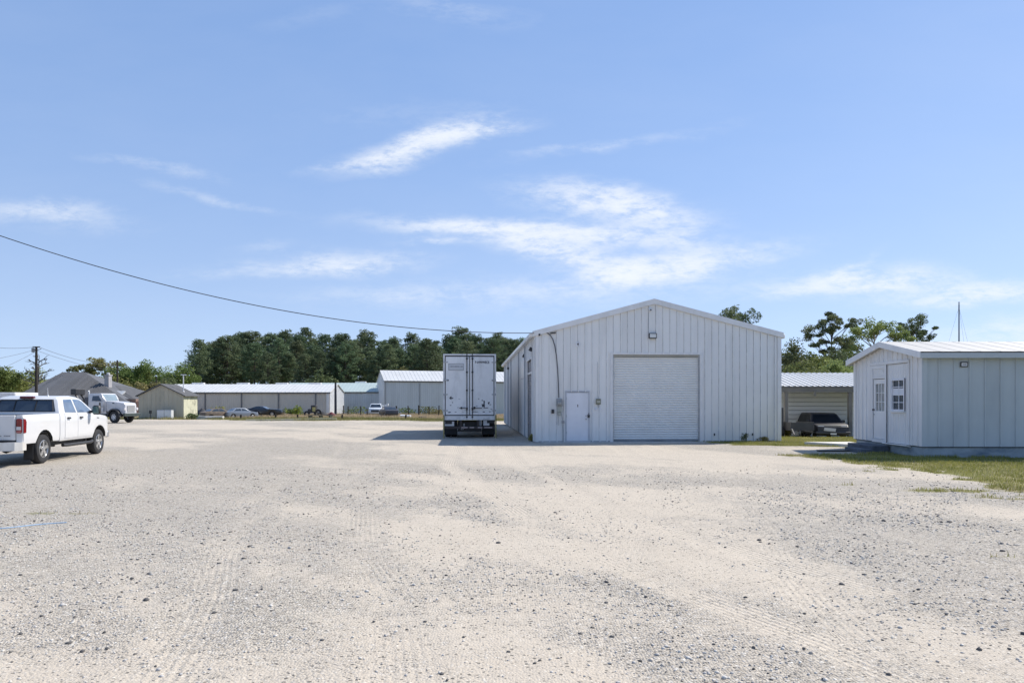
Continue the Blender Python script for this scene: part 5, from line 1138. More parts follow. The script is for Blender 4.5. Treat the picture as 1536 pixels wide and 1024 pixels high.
# cab and nose
top = [(2.10, zb - 0.04), (2.10, 1.36), (2.12, 1.42), (2.32, 1.80), (2.42, 1.865), (2.75, 1.90), (3.30, 1.905), (3.62, 1.875), (3.80, 1.81), (4.44, 1.385), (4.60, 1.325), (5.20, 1.265), (5.60, 1.17), (5.74, 1.05), (5.80, 0.85), (5.80, 0.56), (5.72, 0.50)]
cab_poly = top + arch_bottom(5.72, 2.10, 0.56, [FA], 0.505, 0.44)
slab(cab_poly, NEG(hwp), hwp, 'cab', CAR_WHITE, pk_, (0.72, 0.9, 1.1, 1.3, 1.36, 1.5, 1.65, 1.78), (2.4, 3.2, 4.2, 5.2, 5.45, 5.65), 0.05, wells=[(FA, 0.44, 0.505)])
RW = across((2.12, 1.42), (2.32, 1.80), 0.03, 0.97, 0.10, hwp, 'rear_window', GLASS, pk_, 0.008)
mb = MB()
a, b_ = (2.135, 1.445), (2.30, 1.775)
for xs in (-0.28, 0.28): mb.bar((xs, a[0] - 0.012, a[1]), (xs, b_[0] - 0.012, b_[1]), 0.03, 0.012)
mb.bar((-0.76, a[0] - 0.01, a[1]), (0.76, a[0] - 0.01, a[1]), 0.03, 0.016); mb.bar((-0.70, b_[0] - 0.01, b_[1]), (0.70, b_[0] - 0.01, b_[1]), 0.03, 0.016)
mb.bar((-0.79, a[0] - 0.01, a[1]), (-0.70, b_[0] - 0.01, b_[1]), 0.035, 0.016); mb.bar((0.79, a[0] - 0.01, a[1]), (0.70, b_[0] - 0.01, b_[1]), 0.035, 0.016); mb.build('window_seal', BLACK, RW)
mb = MB(); mb.cbox(-0.19, 0.19, 2.26, 2.40, 1.815, 1.885, 0.02); mb.build('brake_light', RED_DARK, pk_)
across((3.80, 1.81), (4.44, 1.385), 0.05, 0.97, 0.07, hwp, 'windscreen', GLASS_SKY, pk_, 0.008)
w_rear = [(2.46, 1.41), (2.53, 1.60), (2.63, 1.785), (3.13, 1.80), (3.155, 1.395)]
w_front = [(3.25, 1.395), (3.235, 1.80), (3.62, 1.785), (3.78, 1.73), (4.23, 1.42), (4.21, 1.39)]
d_rear = [(2.38, 0.64), (2.38, 1.38), (3.185, 1.372), (3.185, 0.64)]
d_front = [(3.205, 0.64), (3.205, 1.372), (4.30, 1.345), (4.30, 0.72), (4.22, 0.64)]
for side in (-1, 1):
    for nm, wp, dp_ in (('r', w_rear, d_rear), ('f', w_front, d_front)):
        d = side_panel(dp_, hwp, 'door', CAR_WHITE, pk_, side, -0.01, 0.010, (0.72, 0.9, 1.1, 1.3))
        side_panel(wp, hwp, 'window', GLASS_SKY, d, side, 0.001, 0.006, (1.5, 1.65, 1.78))
        s0 = 2.50 if nm == 'r' else 3.30
        side_panel([(s0, 1.215), (s0, 1.265), (s0 + 0.17, 1.26), (s0 + 0.17, 1.21)], hwp, 'handle', BLACKM, d, side, 0.011, 0.045)
    # joint lines stand as thin black seams just proud of the skin
    for s_ in (2.08,):
        side_panel([(s_ - 0.012, 0.6), (s_ - 0.012, 1.375), (s_ + 0.014, 1.375), (s_ + 0.014, 0.6)], hwp, 'body_gap', DARKGAP, pk_, side, -0.03, -0.004)
    mb = MB(); k = side
    mx, mz, ms_ = k * 1.20, 1.46, 4.02
    mb.cbox(min(mx - 0.12, mx + 0.12), max(mx - 0.12, mx + 0.12), ms_ - 0.06, ms_ + 0.09, mz - 0.15, mz + 0.15, 0.05); mb.bar((k * 0.95, ms_ + 0.05, mz - 0.09), (k * 1.06, ms_ + 0.02, mz - 0.04), 0.10, 0.07); mr = mb.build('mirror', BLACKM, pk_, 40)
    mb = MB(); mb.cbox(min(mx - 0.09, mx + 0.09), max(mx - 0.09, mx + 0.09), ms_ - 0.066, ms_ - 0.0605, mz - 0.11, mz + 0.11, 0.002); mb.build('mirror_glass', pm('mirror_glass', (0.10, 0.16, 0.15), 0.04, 0.4, var=0.1), mr)
    mb = MB(); mb.tube([(k * 0.97, 2.3, 0.44), (k * 0.99, 2.5, 0.43), (k * 0.99, 4.1, 0.43), (k * 0.97, 4.25, 0.46)], 0.05, 10); mb.build('running_board', BLACKM, pk_, 40)
    mb = MB(); mb.cbox(min(k * 0.70, k * 0.94), max(k * 0.70, k * 0.94), RA - 0.52, RA - 0.505, 0.14, 0.60, 0.004); mb.build('mud_flap', BLACK, pk_)
    for s_ in (RA, FA): car_wheel(k * 0.985, s_, WRAD, 0.27, pk_, 5, k)
    side_panel([(4.55, 1.19), (4.55, 1.215), (4.70, 1.205), (4.70, 1.18)], hwp, 'badge', BLACKM, pk_, side, 0.001, 0.006)
    mb = MB(); mb.cbox(min(k * 0.62, k * 0.86), max(k * 0.62, k * 0.86), 5.62, 5.72, 0.95, 1.10, 0.02); mb.build('headlight', CLEAR, pk_)
mb = MB(); mb.cbox(-0.9, 0.9, FA - 0.5, FA + 0.5, 0.96, 1.0, 0.01); mb.cbox(-0.60, 0.60, FA - 0.6, FA + 0.7, 0.5, 0.94, 0.01); mb.cbox(-0.60, 0.60, RA - 0.5, RA + 0.5, 0.61, 0.85, 0.01); mb.build('wheel_well', BLACK, pk_)
mb = MB(); mb.cbox(-0.85, 0.85, 5.75, 5.90, 0.50, 0.72, 0.03); mb.build('front_bumper', CHROME, pk_)
mb = MB(); mb.tube([(0.42, 2.62, 1.885), (0.42, 2.60, 2.14)], [0.008, 0.004], 6); mb.lathe([(0.03, 1.885), (0.012, 1.93)], 8, c=(0.42, 2.62, 0)); mb.build('antenna', TRIM, pk_)

# ------------------------------------------------------------------ generic small car for the far ones
def sedan(name, lab, cat, loc, rz, top, zb, axles, R, wr, W, paint, belt, wins, wind=None, rearw=None, tumble=0.42, extra=None, glass=None, rim=None, lamps=True):
    t = thing(name, lab, cat, loc, rz); Lc = max(p[0] for p in top)
    def hw(s, z):
        w = W - 0.02 * (z - 0.6) ** 2
        if z > belt: w -= (z - belt) * tumble
        if z < 0.4: w -= (0.4 - z) * 0.15
        if s > Lc - 0.7: w -= 0.22 * (s - Lc + 0.7) ** 2
        if s < 0.6: w -= 0.18 * (0.6 - s) ** 2
        return w
    poly = top + arch_bottom(top[-1][0], top[0][0], zb, axles, R, wr)
    slab(poly, NEG(hw), hw, 'body', paint, t, (0.45, 0.6, belt, belt + 0.2), (0.3, 0.6, Lc - 0.6, Lc - 0.3), 0.05, wells=[(a, wr, R) for a in axles])
    g = glass or GLASS
    for side in (-1, 1):
        for w_ in wins: side_panel(w_, hw, 'window', g, t, side, 0.001, 0.006, (belt + 0.2,))
        for a in axles: car_wheel(side * (W - 0.015), a, wr, 0.21, t, 5, side, rim)
        if lamps:
            for s_, m_, nm in ((Lc, CLEAR, 'headlight'), (0, RED, 'tail_light')):
                zz = belt - 0.22; d_ = 0.04 if s_ else -0.04; xa = side * (W - 0.46); xb = side * (W - 0.14)
                s2 = s_ - 0.13 if s_ else 0.10
                mb = MB(); mb.cbox(min(xa, xb), max(xa, xb), s2 - 0.05, s2 + 0.05, zz - 0.07, zz + 0.06, 0.02); mb.build(nm, m_, t)
    if wind: across(wind[0], wind[1], 0.06, 0.95, 0.09, hw, 'windscreen', g, t, 0.008)
    if rearw: across(rearw[0], rearw[1], 0.06, 0.95, 0.09, hw, 'rear_window', g, t, 0.008)
    mb = MB(); mb.box(-W + 0.25, W - 0.25, 0.5, Lc - 0.5, zb - 0.05, zb + 0.35); mb.build('underbody', BLACK, t)
    if extra: extra(t, hw)
    return t
SILVER = pm('silver_car_paint', (0.24, 0.27, 0.32), 0.35, 0.3, var=0.04, coat=0.5)
BLACKP = pm('black_car_paint', (0.012, 0.014, 0.02), 0.25, var=0.1, coat=0.6)
RUSTY = pm('rusty_brown_paint', (0.16, 0.13, 0.105), 0.8, var=0.35, vs=2.5, dirt=(0.20, 0.10, 0.06), dirt_amt=0.8, dirt_scale=(1.5, 1.5, 1.5))
DARKP = pm('dark_grey_paint', (0.05, 0.05, 0.056), 0.4, var=0.15)
sed_top = [(0.10, 0.30), (0.02, 0.55), (0.06, 0.92), (0.30, 1.02), (0.70, 1.06), (1.25, 1.38), (1.6, 1.45), (2.3, 1.46), (2.65, 1.40), (3.40, 1.02), (4.1, 0.90), (4.45, 0.75), (4.55, 0.55), (4.50, 0.25)]
sed_w = [[(0.92, 1.07), (1.32, 1.36), (1.98, 1.40), (2.0, 1.06)], [(2.06, 1.06), (2.04, 1.40), (2.5, 1.38), (3.1, 1.05)]]
yc = 85.0; zg = lambda x_, y_: H(x_, y_)
px0 = U(341, yc)
sedan('parked_car', 'silver-blue sedan parked nose right beside the black car', 'car', (U(334, yc), yc + 0.6, zg(-35, yc)), math.radians(-44), sed_top, 0.25, [0.85, 3.6], 0.37, 0.32, 0.88, SILVER, 1.02, sed_w, ((2.65, 1.40), (3.40, 1.02)), ((0.70, 1.06), (1.25, 1.38))).scale = (0.88, 0.88, 0.9)
mus_top = [(0.10, 0.32), (0.02, 0.6), (0.03, 0.95), (0.5, 1.02), (1.1, 1.12), (1.75, 1.34), (2.1, 1.37), (2.5, 1.33), (3.15, 1.02), (4.6, 0.95), (4.9, 0.90), (5.0, 0.60), (4.92, 0.28)]
mus_w = [[(1.35, 1.06), (1.8, 1.28), (2.12, 1.31), (2.15, 1.03)], [(2.2, 1.03), (2.18, 1.31), (2.45, 1.28), (2.92, 1.02)]]
sedan('parked_car', 'low black fastback car with a long bonnet in front of the long grey building', 'car', (U(366, 91), 91, zg(-35, 91) + 0.15), math.radians(-86), mus_top, 0.28, [0.95, 3.8], 0.40, 0.35, 0.92, BLACKP, 1.02, mus_w, ((2.5, 1.33), (3.15, 1.02)), ((1.1, 1.12), (1.75, 1.34)))
sedan('wrecked_car', 'rusty brown old car without shine beside the cream shed', 'car', (U(303, 84), 84, zg(-36, 84)), math.radians(-38), sed_top, 0.25, [0.85, 3.5], 0.37, 0.30, 0.85, RUSTY, 1.02, sed_w, ((2.65, 1.40), (3.40, 1.02)), ((0.70, 1.06), (1.25, 1.38)), rim=BLACKM, lamps=False).scale = (0.88, 0.88, 0.88)
sedan('parked_car', 'dark grey car in the dry grass before the taller metal building', 'car', (U(592, 93), 91, zg(-15, 92)), math.radians(22), sed_top, 0.25, [0.85, 3.6], 0.37, 0.32, 0.88, DARKP, 1.02, sed_w, ((2.65, 1.40), (3.40, 1.02)), ((0.70, 1.06), (1.25, 1.38)))
# pale old pickup facing the lens, far across the lot
pu_top = [(0.10, 0.42), (0.05, 0.7), (0.06, 1.15), (1.95, 1.17), (2.0, 1.20), (2.10, 1.72), (2.3, 1.80), (3.0, 1.80), (3.2, 1.74), (3.62, 1.22), (4.7, 1.12), (4.85, 0.95), (4.86, 0.5), (4.80, 0.42)]
sedan('pickup_truck', 'pale old pickup facing the yard in front of the green-roofed building', 'pickup truck', (U(559, 101), 104.5, zg(-20, 101)), math.radians(187), pu_top, 0.42, [1.0, 3.95], 0.42, 0.36, 0.92, pm('pale_pickup_paint', (0.62, 0.66, 0.70), 0.4, var=0.06), 1.18, [[(2.2, 1.22), (2.25, 1.68), (3.05, 1.70), (3.45, 1.24)]], ((3.2, 1.74), (3.62, 1.22)), ((2.0, 1.20), (2.10, 1.72)), 0.30,
      extra=lambda t, hw: (across((4.85, 0.95), (4.86, 0.5), 0.1, 0.8, 0.25, hw, 'grille', BLACKM, t, 0.01)))
# old dark utility car under the white-roofed shed
suv_top = [(0.10, 0.34), (0.02, 0.6), (0.05, 1.05), (0.20, 1.55), (0.35, 1.66), (2.4, 1.68), (2.75, 1.60), (3.30, 1.08), (4.25, 0.98), (4.45, 0.85), (4.50, 0.55), (4.46, 0.34)]
def suv_extra(t, hw):
    across((4.45, 0.85), (4.50, 0.55), 0.0, 0.85, 0.38, hw, 'grille', BLACKM, t, 0.014)
    mb = MB(); mb.cbox(-0.90, 0.90, 4.42, 4.58, 0.40, 0.56, 0.03); b2 = mb.build('front_bumper', DARKP, t)
    mb = MB(); mb.box(-0.16, 0.16, 4.585, 4.595, 0.37, 0.46); mb.build('licence_plate', pm('plate_pale', (0.75, 0.75, 0.73), 0.4), b2)
    for k in (-1, 1):
        mb = MB(); mb.cbox(min(k * 0.86, k * 1.04), max(k * 0.86, k * 1.04), 3.0, 3.12, 1.08, 1.24, 0.03); mb.build('mirror', BLACKM, t)
    mb = MB(); mb.obox((0.18, 4.56, 0.68), (0.30, 0.0, 0.03), (0, 0.02, 0), (-0.02, 0.0, 0.10)); mb.build('loose_panel', pm('pale_panel', (0.52, 0.52, 0.53), 0.5, var=0.1), t)
    mb = MB(); mb.box(-0.78, 0.78, 4.35, 4.40, 0.90, 0.93); mb.build('bonnet_trim', CHROME, t)
sedan('parked_car', 'dark old estate car with faded bonnet parked nose-out before the white-roofed shed', 'car', (U(1246, 35.2) + 0.55, 38.75, -0.22), math.radians(171), suv_top, 0.34, [0.85, 3.55], 0.40, 0.34, 0.90, pm('faded_dark_paint', (0.030, 0.028, 0.031), 0.5, var=0.25, vs=2, dirt=(0.10, 0.095, 0.095), dirt_amt=0.5, dirt_scale=(1, 1, 1)), 1.06,
      [[(0.35, 1.10), (0.45, 1.55), (1.25, 1.58), (1.25, 1.09)], [(1.33, 1.09), (1.33, 1.58), (2.1, 1.59), (2.1, 1.08)], [(2.18, 1.08), (2.18, 1.59), (2.62, 1.54), (3.05, 1.09)]], ((2.75, 1.60), (3.30, 1.08)), ((0.05, 1.05), (0.20, 1.55)), 0.33, extra=suv_extra, glass=pm('murky_glass', (0.010, 0.012, 0.015), 0.4, var=0.2, spec=0.08)).scale = (0.90, 0.90, 0.80)
# dark utility trailer beside it
jt = thing('utility_trailer', 'small dark utility trailer left of the old car before the white-roofed shed', 'trailer', (U(1204, 34.6), 34.6, -0.1), math.radians(8))
mb = MB(); mb.box(-0.62, 0.62, 0, 1.6, 0.38, 0.44); mb.box(-0.62, -0.58, 0, 1.6, 0.441, 0.80); mb.box(0.58, 0.62, 0, 1.6, 0.441, 0.80); mb.box(-0.579, 0.579, 0.0, 0.04, 0.441, 0.78); mb.build('bed', DARKP, jt)
mb = MB(); mb.bar((-0.62, 0.0, 0.55), (-0.62, -0.3, 0.2), 0.06, 0.06); mb.bar((0, 0, 0.36), (0, -0.9, 0.34), 0.07, 0.07); mb.build('drawbar', BLACKM, jt)
for k in (-1, 1): car_wheel(k * 0.80, 0.8, 0.29, 0.16, jt, 5, k, STEEL)
# ------------------------------------------------------------------ white conventional truck at the left
tw = thing('tow_truck', 'white bonneted recovery truck facing right beside the dark-roofed house', 'truck', (-35.0, 56.6, 0), math.radians(-100)); tw.scale = (0.90, 0.82, 0.95)
def hwt(s, z):
    w = 0.98
    if z > 1.75: w -= (z - 1.75) * 0.16
    if s > 3.6: w = 0.80 - 0.03 * (s - 3.6)
    if s > 5.4: w -= (s - 5.4) * 0.12
    return w
TWP = pm('truck_white_paint', (0.56, 0.56, 0.575), 0.4, var=0.05, coat=0.3, dirt=(0.40, 0.39, 0.38), dirt_amt=0.4)
slab([(1.95, 0.85), (1.95, 2.30), (2.05, 2.45), (3.15, 2.47), (3.30, 2.42), (3.72, 1.82), (3.74, 0.75), (2.3, 0.75)], NEG(hwt), hwt, 'cab', TWP, tw, (1.2, 1.75, 2.1), (), 0.05)
hood = [(3.76, 1.0), (3.76, 1.83), (4.3, 1.80), (5.6, 1.66), (5.72, 1.52), (5.76, 0.80), (5.5, 0.72)] + arch_bottom(5.5, 3.76, 0.86, [4.75], 0.62, 0.50)[::1]
slab(hood, NEG(hwt), hwt, 'bonnet', TWP, tw, (1.2, 1.5), (4.3, 5.0), 0.06, wells=[(4.75, 0.50, 0.62)])
across((3.30, 2.42), (3.72, 1.82), 0.08, 0.96, 0.10, hwt, 'windscreen', pm('truck_glass', (0.22, 0.28, 0.32), 0.08, var=0.15), tw, 0.01)
for side in (-1, 1):
    d = side_panel([(2.25, 0.95), (2.25, 1.78), (3.60, 1.78), (3.60, 0.95)], hwt, 'door', TWP, tw, side, -0.01, 0.012, (1.2,))
    side_panel([(2.35, 1.84), (2.38, 2.25), (3.05, 2.27), (3.35, 1.84)], hwt, 'window', GLASS, d, side, 0.001, 0.008, (2.1,))
    fl_ = [(4.75 + 0.70 * math.cos(a), 0.50 + 0.70 * math.sin(a)) for a in [PI * k / 10 for k in range(11)]] + [(4.75 + 0.58 * math.cos(a), 0.50 + 0.58 * math.sin(a)) for a in [PI * k / 10 for k in range(10, -1, -1)]]
    slab(fl_, lambda s, z, k=side: k * 0.66, lambda s, z, k=side: k * 1.07, 'fender', BLACKM, tw, (), (), 0.0)
    mb = MB(); mb.cbox(min(side * 0.62, side * 0.86), max(side * 0.62, side * 0.86), 5.74, 5.80, 1.05, 1.28, 0.02); mb.build('headlight', CLEAR, tw)
    mb = MB(); mb.bar((side * 0.98, 3.55, 1.35), (side * 1.26, 3.5, 1.40), 0.03, 0.03); mb.cbox(min(side * 1.18, side * 1.34), max(side * 1.18, side * 1.34), 3.46, 3.54, 1.30, 1.72, 0.02); mb.build('mirror', BLACKM, tw)
    for s_, r_ in ((4.75, 0.50), (0.9, 0.50)): car_wheel(side * 1.02, s_, r_, 0.30, tw, 6, side, pm('white_steel_rim', (0.62, 0.62, 0.62), 0.5, var=0.06), 0.52)
    side_panel([(4.4, 1.62), (4.42, 1.70), (4.62, 1.69), (4.62, 1.61)], hwt, 'side_vent', BLACKM, tw, side, 0.001, 0.012)
mb = MB(); mb.cbox(-1.02, 1.02, 5.76, 5.95, 0.55, 0.82, 0.03); mb.build('front_bumper', pm('dark_green_bumper', (0.05, 0.065, 0.06), 0.5, var=0.2), tw)
mb = MB(); mb.cbox(-0.46, 0.46, 5.765, 5.79, 0.90, 1.48, 0.01); gr_ = mb.build('grille', pm('pale_grille', (0.55, 0.55, 0.54), 0.4, 0.2, var=0.08), tw)
mb = MB()
for k in range(7): mb.box(-0.42, 0.42, 5.7905, 5.797, 0.95 + k * 0.075, 0.975 + k * 0.075)
mb.build('grille_slots', BLACKM, gr_)
mb = MB(); mb.box(-1.0, 1.0, -1.2, 1.85, 0.82, 0.98); mb.box(-0.4, 0.4, -1.4, 5.5, 0.55, 0.81); mb.build('flat_bed', BLACKM, tw)
mb = MB(); mb.cbox(-0.9, 0.9, 1.45, 1.85, 0.99, 2.15, 0.03); mb.build('headboard', pm('dark_blue_grey', (0.07, 0.075, 0.09), 0.6, var=0.3), tw)
mb = MB(); mb.bar((-0.45, 1.0, 0.99), (-0.30, -0.2, 2.55), 0.14, 0.14); mb.bar((0.45, 1.0, 0.99), (0.30, -0.2, 2.55), 0.14, 0.14); mb.cbox(-0.55, 0.55, -0.45, 0.15, 2.35, 2.85, 0.04); mb.build('tow_boom', BLACKM, tw)
mb = MB(); mb.tube([(0.80, 1.88, 1.0), (0.80, 1.88, 2.60), (0.80, 1.80, 2.68)], 0.07, 10); mb.build('exhaust_stack', STEEL, tw, 40)
mb = MB(); mb.cbox(-1.04, -0.90, 2.2, 3.3, 0.50, 0.72, 0.02); mb.cbox(0.90, 1.04, 2.2, 3.3, 0.50, 0.72, 0.02); mb.build('fuel_tank', STEEL, tw)
# box van and motorhome roof seen over the pickup
bv = thing('box_van', 'pale box van just showing behind the pickup at the left edge', 'van', (U(-34, 45), 45, 0), math.radians(-90))
mb = MB(); mb.cbox(-1.1, 1.1, 0, 3.2, 0.75, 2.28, 0.04); mb.build('box_body', pm('van_white', (0.62, 0.62, 0.64), 0.5, var=0.06, dirt=(0.3, 0.3, 0.33), dirt_amt=0.5), bv)
mb = MB(); mb.box(1.101, 1.106, 0.7, 2.6, 1.55, 1.95); mb.build('side_stripe', pm('van_blue', (0.20, 0.27, 0.42), 0.5, var=0.2), bv)
slab([(-1.7, 0.6), (-1.7, 1.15), (-1.0, 1.25), (-0.6, 1.95), (-0.05, 2.0), (-0.05, 0.6)], lambda s, z: -0.95, lambda s, z: 0.95, 'cab', TWP, bv, (), (), 0.05)
for k in (-1, 1):
    for s_ in (-1.0, 2.3): car_wheel(k * 1.0, s_, 0.38, 0.22, bv, 5, k, STEEL)
# ================================================================== trees
PINE1 = leafm('pine_needles', (0.070, 0.100, 0.050), (0.200, 0.235, 0.110), 0.22, 0.35)
PINE2 = leafm('pine_needles_far', (0.066, 0.098, 0.052), (0.195, 0.240, 0.120), 0.3, 0.22)
BROAD = leafm('broad_leaves', (0.095, 0.125, 0.035), (0.22, 0.25, 0.075), 0.35, 0.35)
SPRING = leafm('spring_leaves', (0.16, 0.19, 0.06), (0.31, 0.32, 0.12), 0.38, 0.5)
OLIVE = leafm('olive_leaves', (0.12, 0.125, 0.05), (0.26, 0.23, 0.09), 0.32, 0.35)
DARKB = leafm('dark_broad_leaves', (0.085, 0.11, 0.05), (0.19, 0.215, 0.09), 0.28, 0.4)
def leaf_quads(P, size, r, aspect=2.2, up=0.3):
    """one small face per point, any direction with a little bias to lie flat"""
    n = len(P)
    a = r.normal(size=(n, 3)); a[:, 2] *= 0.7; a /= np.linalg.norm(a, axis=1)[:, None]
    b_ = r.normal(size=(n, 3)); b_[:, 2] += up; b_ = np.cross(a, b_); b_ /= np.linalg.norm(b_, axis=1)[:, None] + 1e-9
    s = size * r.uniform(0.6, 1.4, (n, 1)); a = a * s / 2; b_ = b_ * s / (2 * aspect) * r.uniform(0.7, 1.3, (n, 1))
    V = np.stack([P - a * 1.0, P + b_ - a * 0.15, P + a, P - b_ + a * 0.15], 1).reshape(-1, 3)
    return V, np.arange(4 * n).reshape(n, 4)
def cloud(centres, radii, n_each, r, flat=0.6, shell=0.35):
    C = np.repeat(np.asarray(centres), n_each, 0); R = np.repeat(np.asarray(radii), n_each)[:, None]
    d = r.normal(size=C.shape); d /= np.linalg.norm(d, axis=1)[:, None]
    q = r.uniform(shell ** 3, 1, (len(C), 1)) ** (1 / 3.0)
    return C + d * q * R * np.array([1, 1, flat])
def pine_data(seed, h, cs, spread, nb, tuft_r, n_leaf, leaf, flat=0.55, lean=0.0, topcrown=0.35):
    r = np.random.default_rng(seed)
    mb = MB(); bend = r.uniform(-1, 1, 2) * 0.02 * h
    def trunk(z): t = z / h; return np.array([bend[0] * math.sin(2.2 * t) + lean * h * t * t, bend[1] * math.sin(2.6 * t), z])
    r0 = 0.010 * h + 0.06
    mb.tube([trunk(h * k / 9) for k in range(10)], [r0 * (1 - 0.9 * (k / 9) ** 1.2) for k in range(10)], 8)
    C, R = [], []
    for k in range(nb):
        f = (k + r.uniform(0, 1)) / nb; z = h * (cs + (0.97 - cs) * f)
        prof = math.sin(PI * min(1, (0.22 + 0.78 * f) ** 1.1)) ** 0.7 if f > 0.25 else 0.65 + 1.2 * f * r.uniform(0.2, 1)
        L_ = spread * (0.30 + 0.75 * prof * r.uniform(0.6, 1.1)) * (1 - 0.45 * f); a = k * 2.399 + r.uniform(-0.5, 0.5)
        b0 = trunk(z - 0.12 * L_); rise = (0.10 + 0.45 * f + r.uniform(-0.15, 0.15)) * L_
        p1 = b0 + np.array([math.cos(a) * L_ * 0.55, math.sin(a) * L_ * 0.55, rise * 0.45]); p2 = b0 + np.array([math.cos(a) * L_, math.sin(a) * L_, rise])
        mb.tube([b0, p1, p2], [0.020 + 0.013 * L_, 0.016 + 0.008 * L_, 0.012], 5, cap=False)
        m = 2 + int(L_ / 1.3)
        for q in range(m):
            t = 0.45 + 0.6 * (q + r.uniform(0, 1)) / m; p = (b0 + (p1 - b0) * t / 0.55) if t < 0.55 else p1 + (p2 - p1) * (t - 0.55) / 0.45
            C.append(p + r.normal(size=3) * 0.32 * tuft_r + np.array([0, 0, 0.1])); R.append(tuft_r * r.uniform(0.65, 1.25))
    top_ = trunk(h * 0.97)
    for q in range(7): C.append(top_ + r.normal(size=3) * tuft_r * np.array([0.9, 0.9, 0.35]) - np.array([0, 0, 0.25])); R.append(tuft_r * 0.95)
    P = cloud(C, R, n_leaf, r, flat)
    V, Q = leaf_quads(P, leaf, r, 3.0)
    return mb, V, Q
def broad_data(seed, h, w, nl, clump_r, n_leaf, leaf, trunk_f=0.25, open_=0.0, flat=0.8):
    """limbs that fork twice; leaf clumps round the ends"""
    r = np.random.default_rng(seed); mb = MB(); C, R = [], []
    r0 = 0.016 * h + 0.05; fork = h * trunk_f
    mb.tube([(0, 0, -0.2), (r.uniform(-.1, .1), r.uniform(-.1, .1), fork * 0.5), (r.uniform(-.15, .15), r.uniform(-.15, .15), fork)], [r0 * 1.2, r0, r0 * 0.9], 8)
    for k in range(nl):
        a = 2 * PI * k / nl + r.uniform(-0.4, 0.4); el = r.uniform(0.35, 1.25) if k else 1.45
        reach = r.uniform(0.75, 1.05); e = np.array([math.cos(a) * math.cos(el) * w / 2 * 1.35 * reach, math.sin(a) * math.cos(el) * w / 2 * 1.35 * reach, fork + (h * 0.93 - fork) * (0.35 + 0.62 * math.sin(el)) * reach])
        s = np.array([0, 0, fork * r.uniform(0.75, 1.0)]); mid = s + (e - s) * 0.5 + r.normal(size=3) * 0.06 * h + np.array([0, 0, 0.04 * h])
        mb.tube([s, mid, e], [r0 * 0.55, r0 * 0.34, r0 * 0.10], 6, cap=False)
        for q in range(5):
            t = r.uniform(0.35, 1.0); b0 = (s + (mid - s) * t * 2) if t < 0.5 else mid + (e - mid) * (t - 0.5) * 2
            d = r.normal(size=3); d[2] = abs(d[2]) * 0.7 + 0.1; d /= np.linalg.norm(d); tip = b0 + d * w * r.uniform(0.12, 0.26)
            tip[2] = min(tip[2], h * 0.985)
            mb.tube([b0, (b0 + tip) / 2 + r.normal(size=3) * 0.03 * w, tip], [r0 * 0.2, r0 * 0.12, r0 * 0.05], 5, cap=False)
            if r.uniform() > open_:
                C.append(tip); R.append(clump_r * r.uniform(0.6, 1.2))
                C.append(b0 + (tip - b0) * 0.55 + r.normal(size=3) * 0.25 * clump_r); R.append(clump_r * r.uniform(0.5, 0.9))
        C.append(e); R.append(clump_r * r.uniform(0.7, 1.15))
    P = cloud(C, R, n_leaf, r, flat, 0.2)
    V, Q = leaf_quads(P, leaf, r, 1.7)
    return mb, V, Q
def pad_tree(seed, px0, Y, pads, leaf, n_leaf, r0, flat=0.45, aspect=3.0, fork=0.35, depth=1.6):
    """a tree whose separate leaf pads stand where they grow; a limb runs from the trunk to each"""
    r = np.random.default_rng(seed); mb = MB(); x0 = U(px0, Y); zmax = max(ZP(p[1], Y) for p in pads)
    tr = lambda z: np.array([0.12 * math.sin(z * 0.5), 0.1 * math.sin(z * 0.37), z])
    mb.tube([tr(zmax * 0.96 * k / 9) for k in range(10)], [r0 * (1 - 0.85 * k / 9) for k in range(10)], 8)
    C, R = [], []
    for (px, py, rp) in pads:
        c = np.array([U(px, Y) - x0, r.uniform(-1, 1) * depth, ZP(py, Y)]); rad = rp / F * Y
        zb = max(zmax * fork, c[2] - 0.30 * abs(c[0]) - 0.12 * zmax); b0 = tr(min(zb, zmax * 0.9)); m = b0 + (c - b0) * 0.55 + np.array([0, 0, -0.06 * abs(c[0])]) + r.normal(size=3) * 0.12
        mb.tube([b0, m, c + np.array([0, 0, -0.1])], [r0 * 0.36, r0 * 0.24, r0 * 0.08], 5, cap=False)
        for k in range(4):
            o = r.normal(size=3) * np.array([0.5, 0.5, 0.30]) * rad; C.append(c + o); R.append(rad * r.uniform(0.5, 0.95))
            mb.tube([m, c + o], [r0 * 0.12, r0 * 0.04], 4, cap=False)
    V, Q = leaf_quads(cloud(C, R, n_leaf, r, flat, 0.15), leaf, r, aspect); return mb, V, Q
def tree_from(data, name, lab, cat, loc, rz, leafmat, bark, group=None, crown='crown'):
    mb, V, Q = data
    t = thing(name, lab, cat, loc, rz, group)
    mb.build('trunk', bark, t, 60, normals=False)
    nmesh(crown, V, Q, leafmat, t)
    return t
def place_copy(src, loc, rz, sc, lab=None, group=None):
    c = copy_tree(src); c.location = loc; c.rotation_euler = (0, 0, rz); c.scale = (sc[0], sc[0], sc[1])
    if lab: c['label'] = lab
    if group: c['group'] = group
    return c
rr = random.Random(5)
def topz(px):          # height of the wood's upper edge in the photograph
    xs = [285, 300, 318, 335, 355, 375, 400, 425, 445, 465, 480, 500, 520, 545, 570, 600, 640, 680, 720, 760, 800, 850, 900, 1010]
    ys = [560, 528, 512, 507, 503, 500, 506, 504, 501, 499, 504, 500, 508, 503, 509, 504, 503, 498, 503, 503, 506, 508, 510, 512]
    return float(np.interp(px, xs, ys)) - 5.0
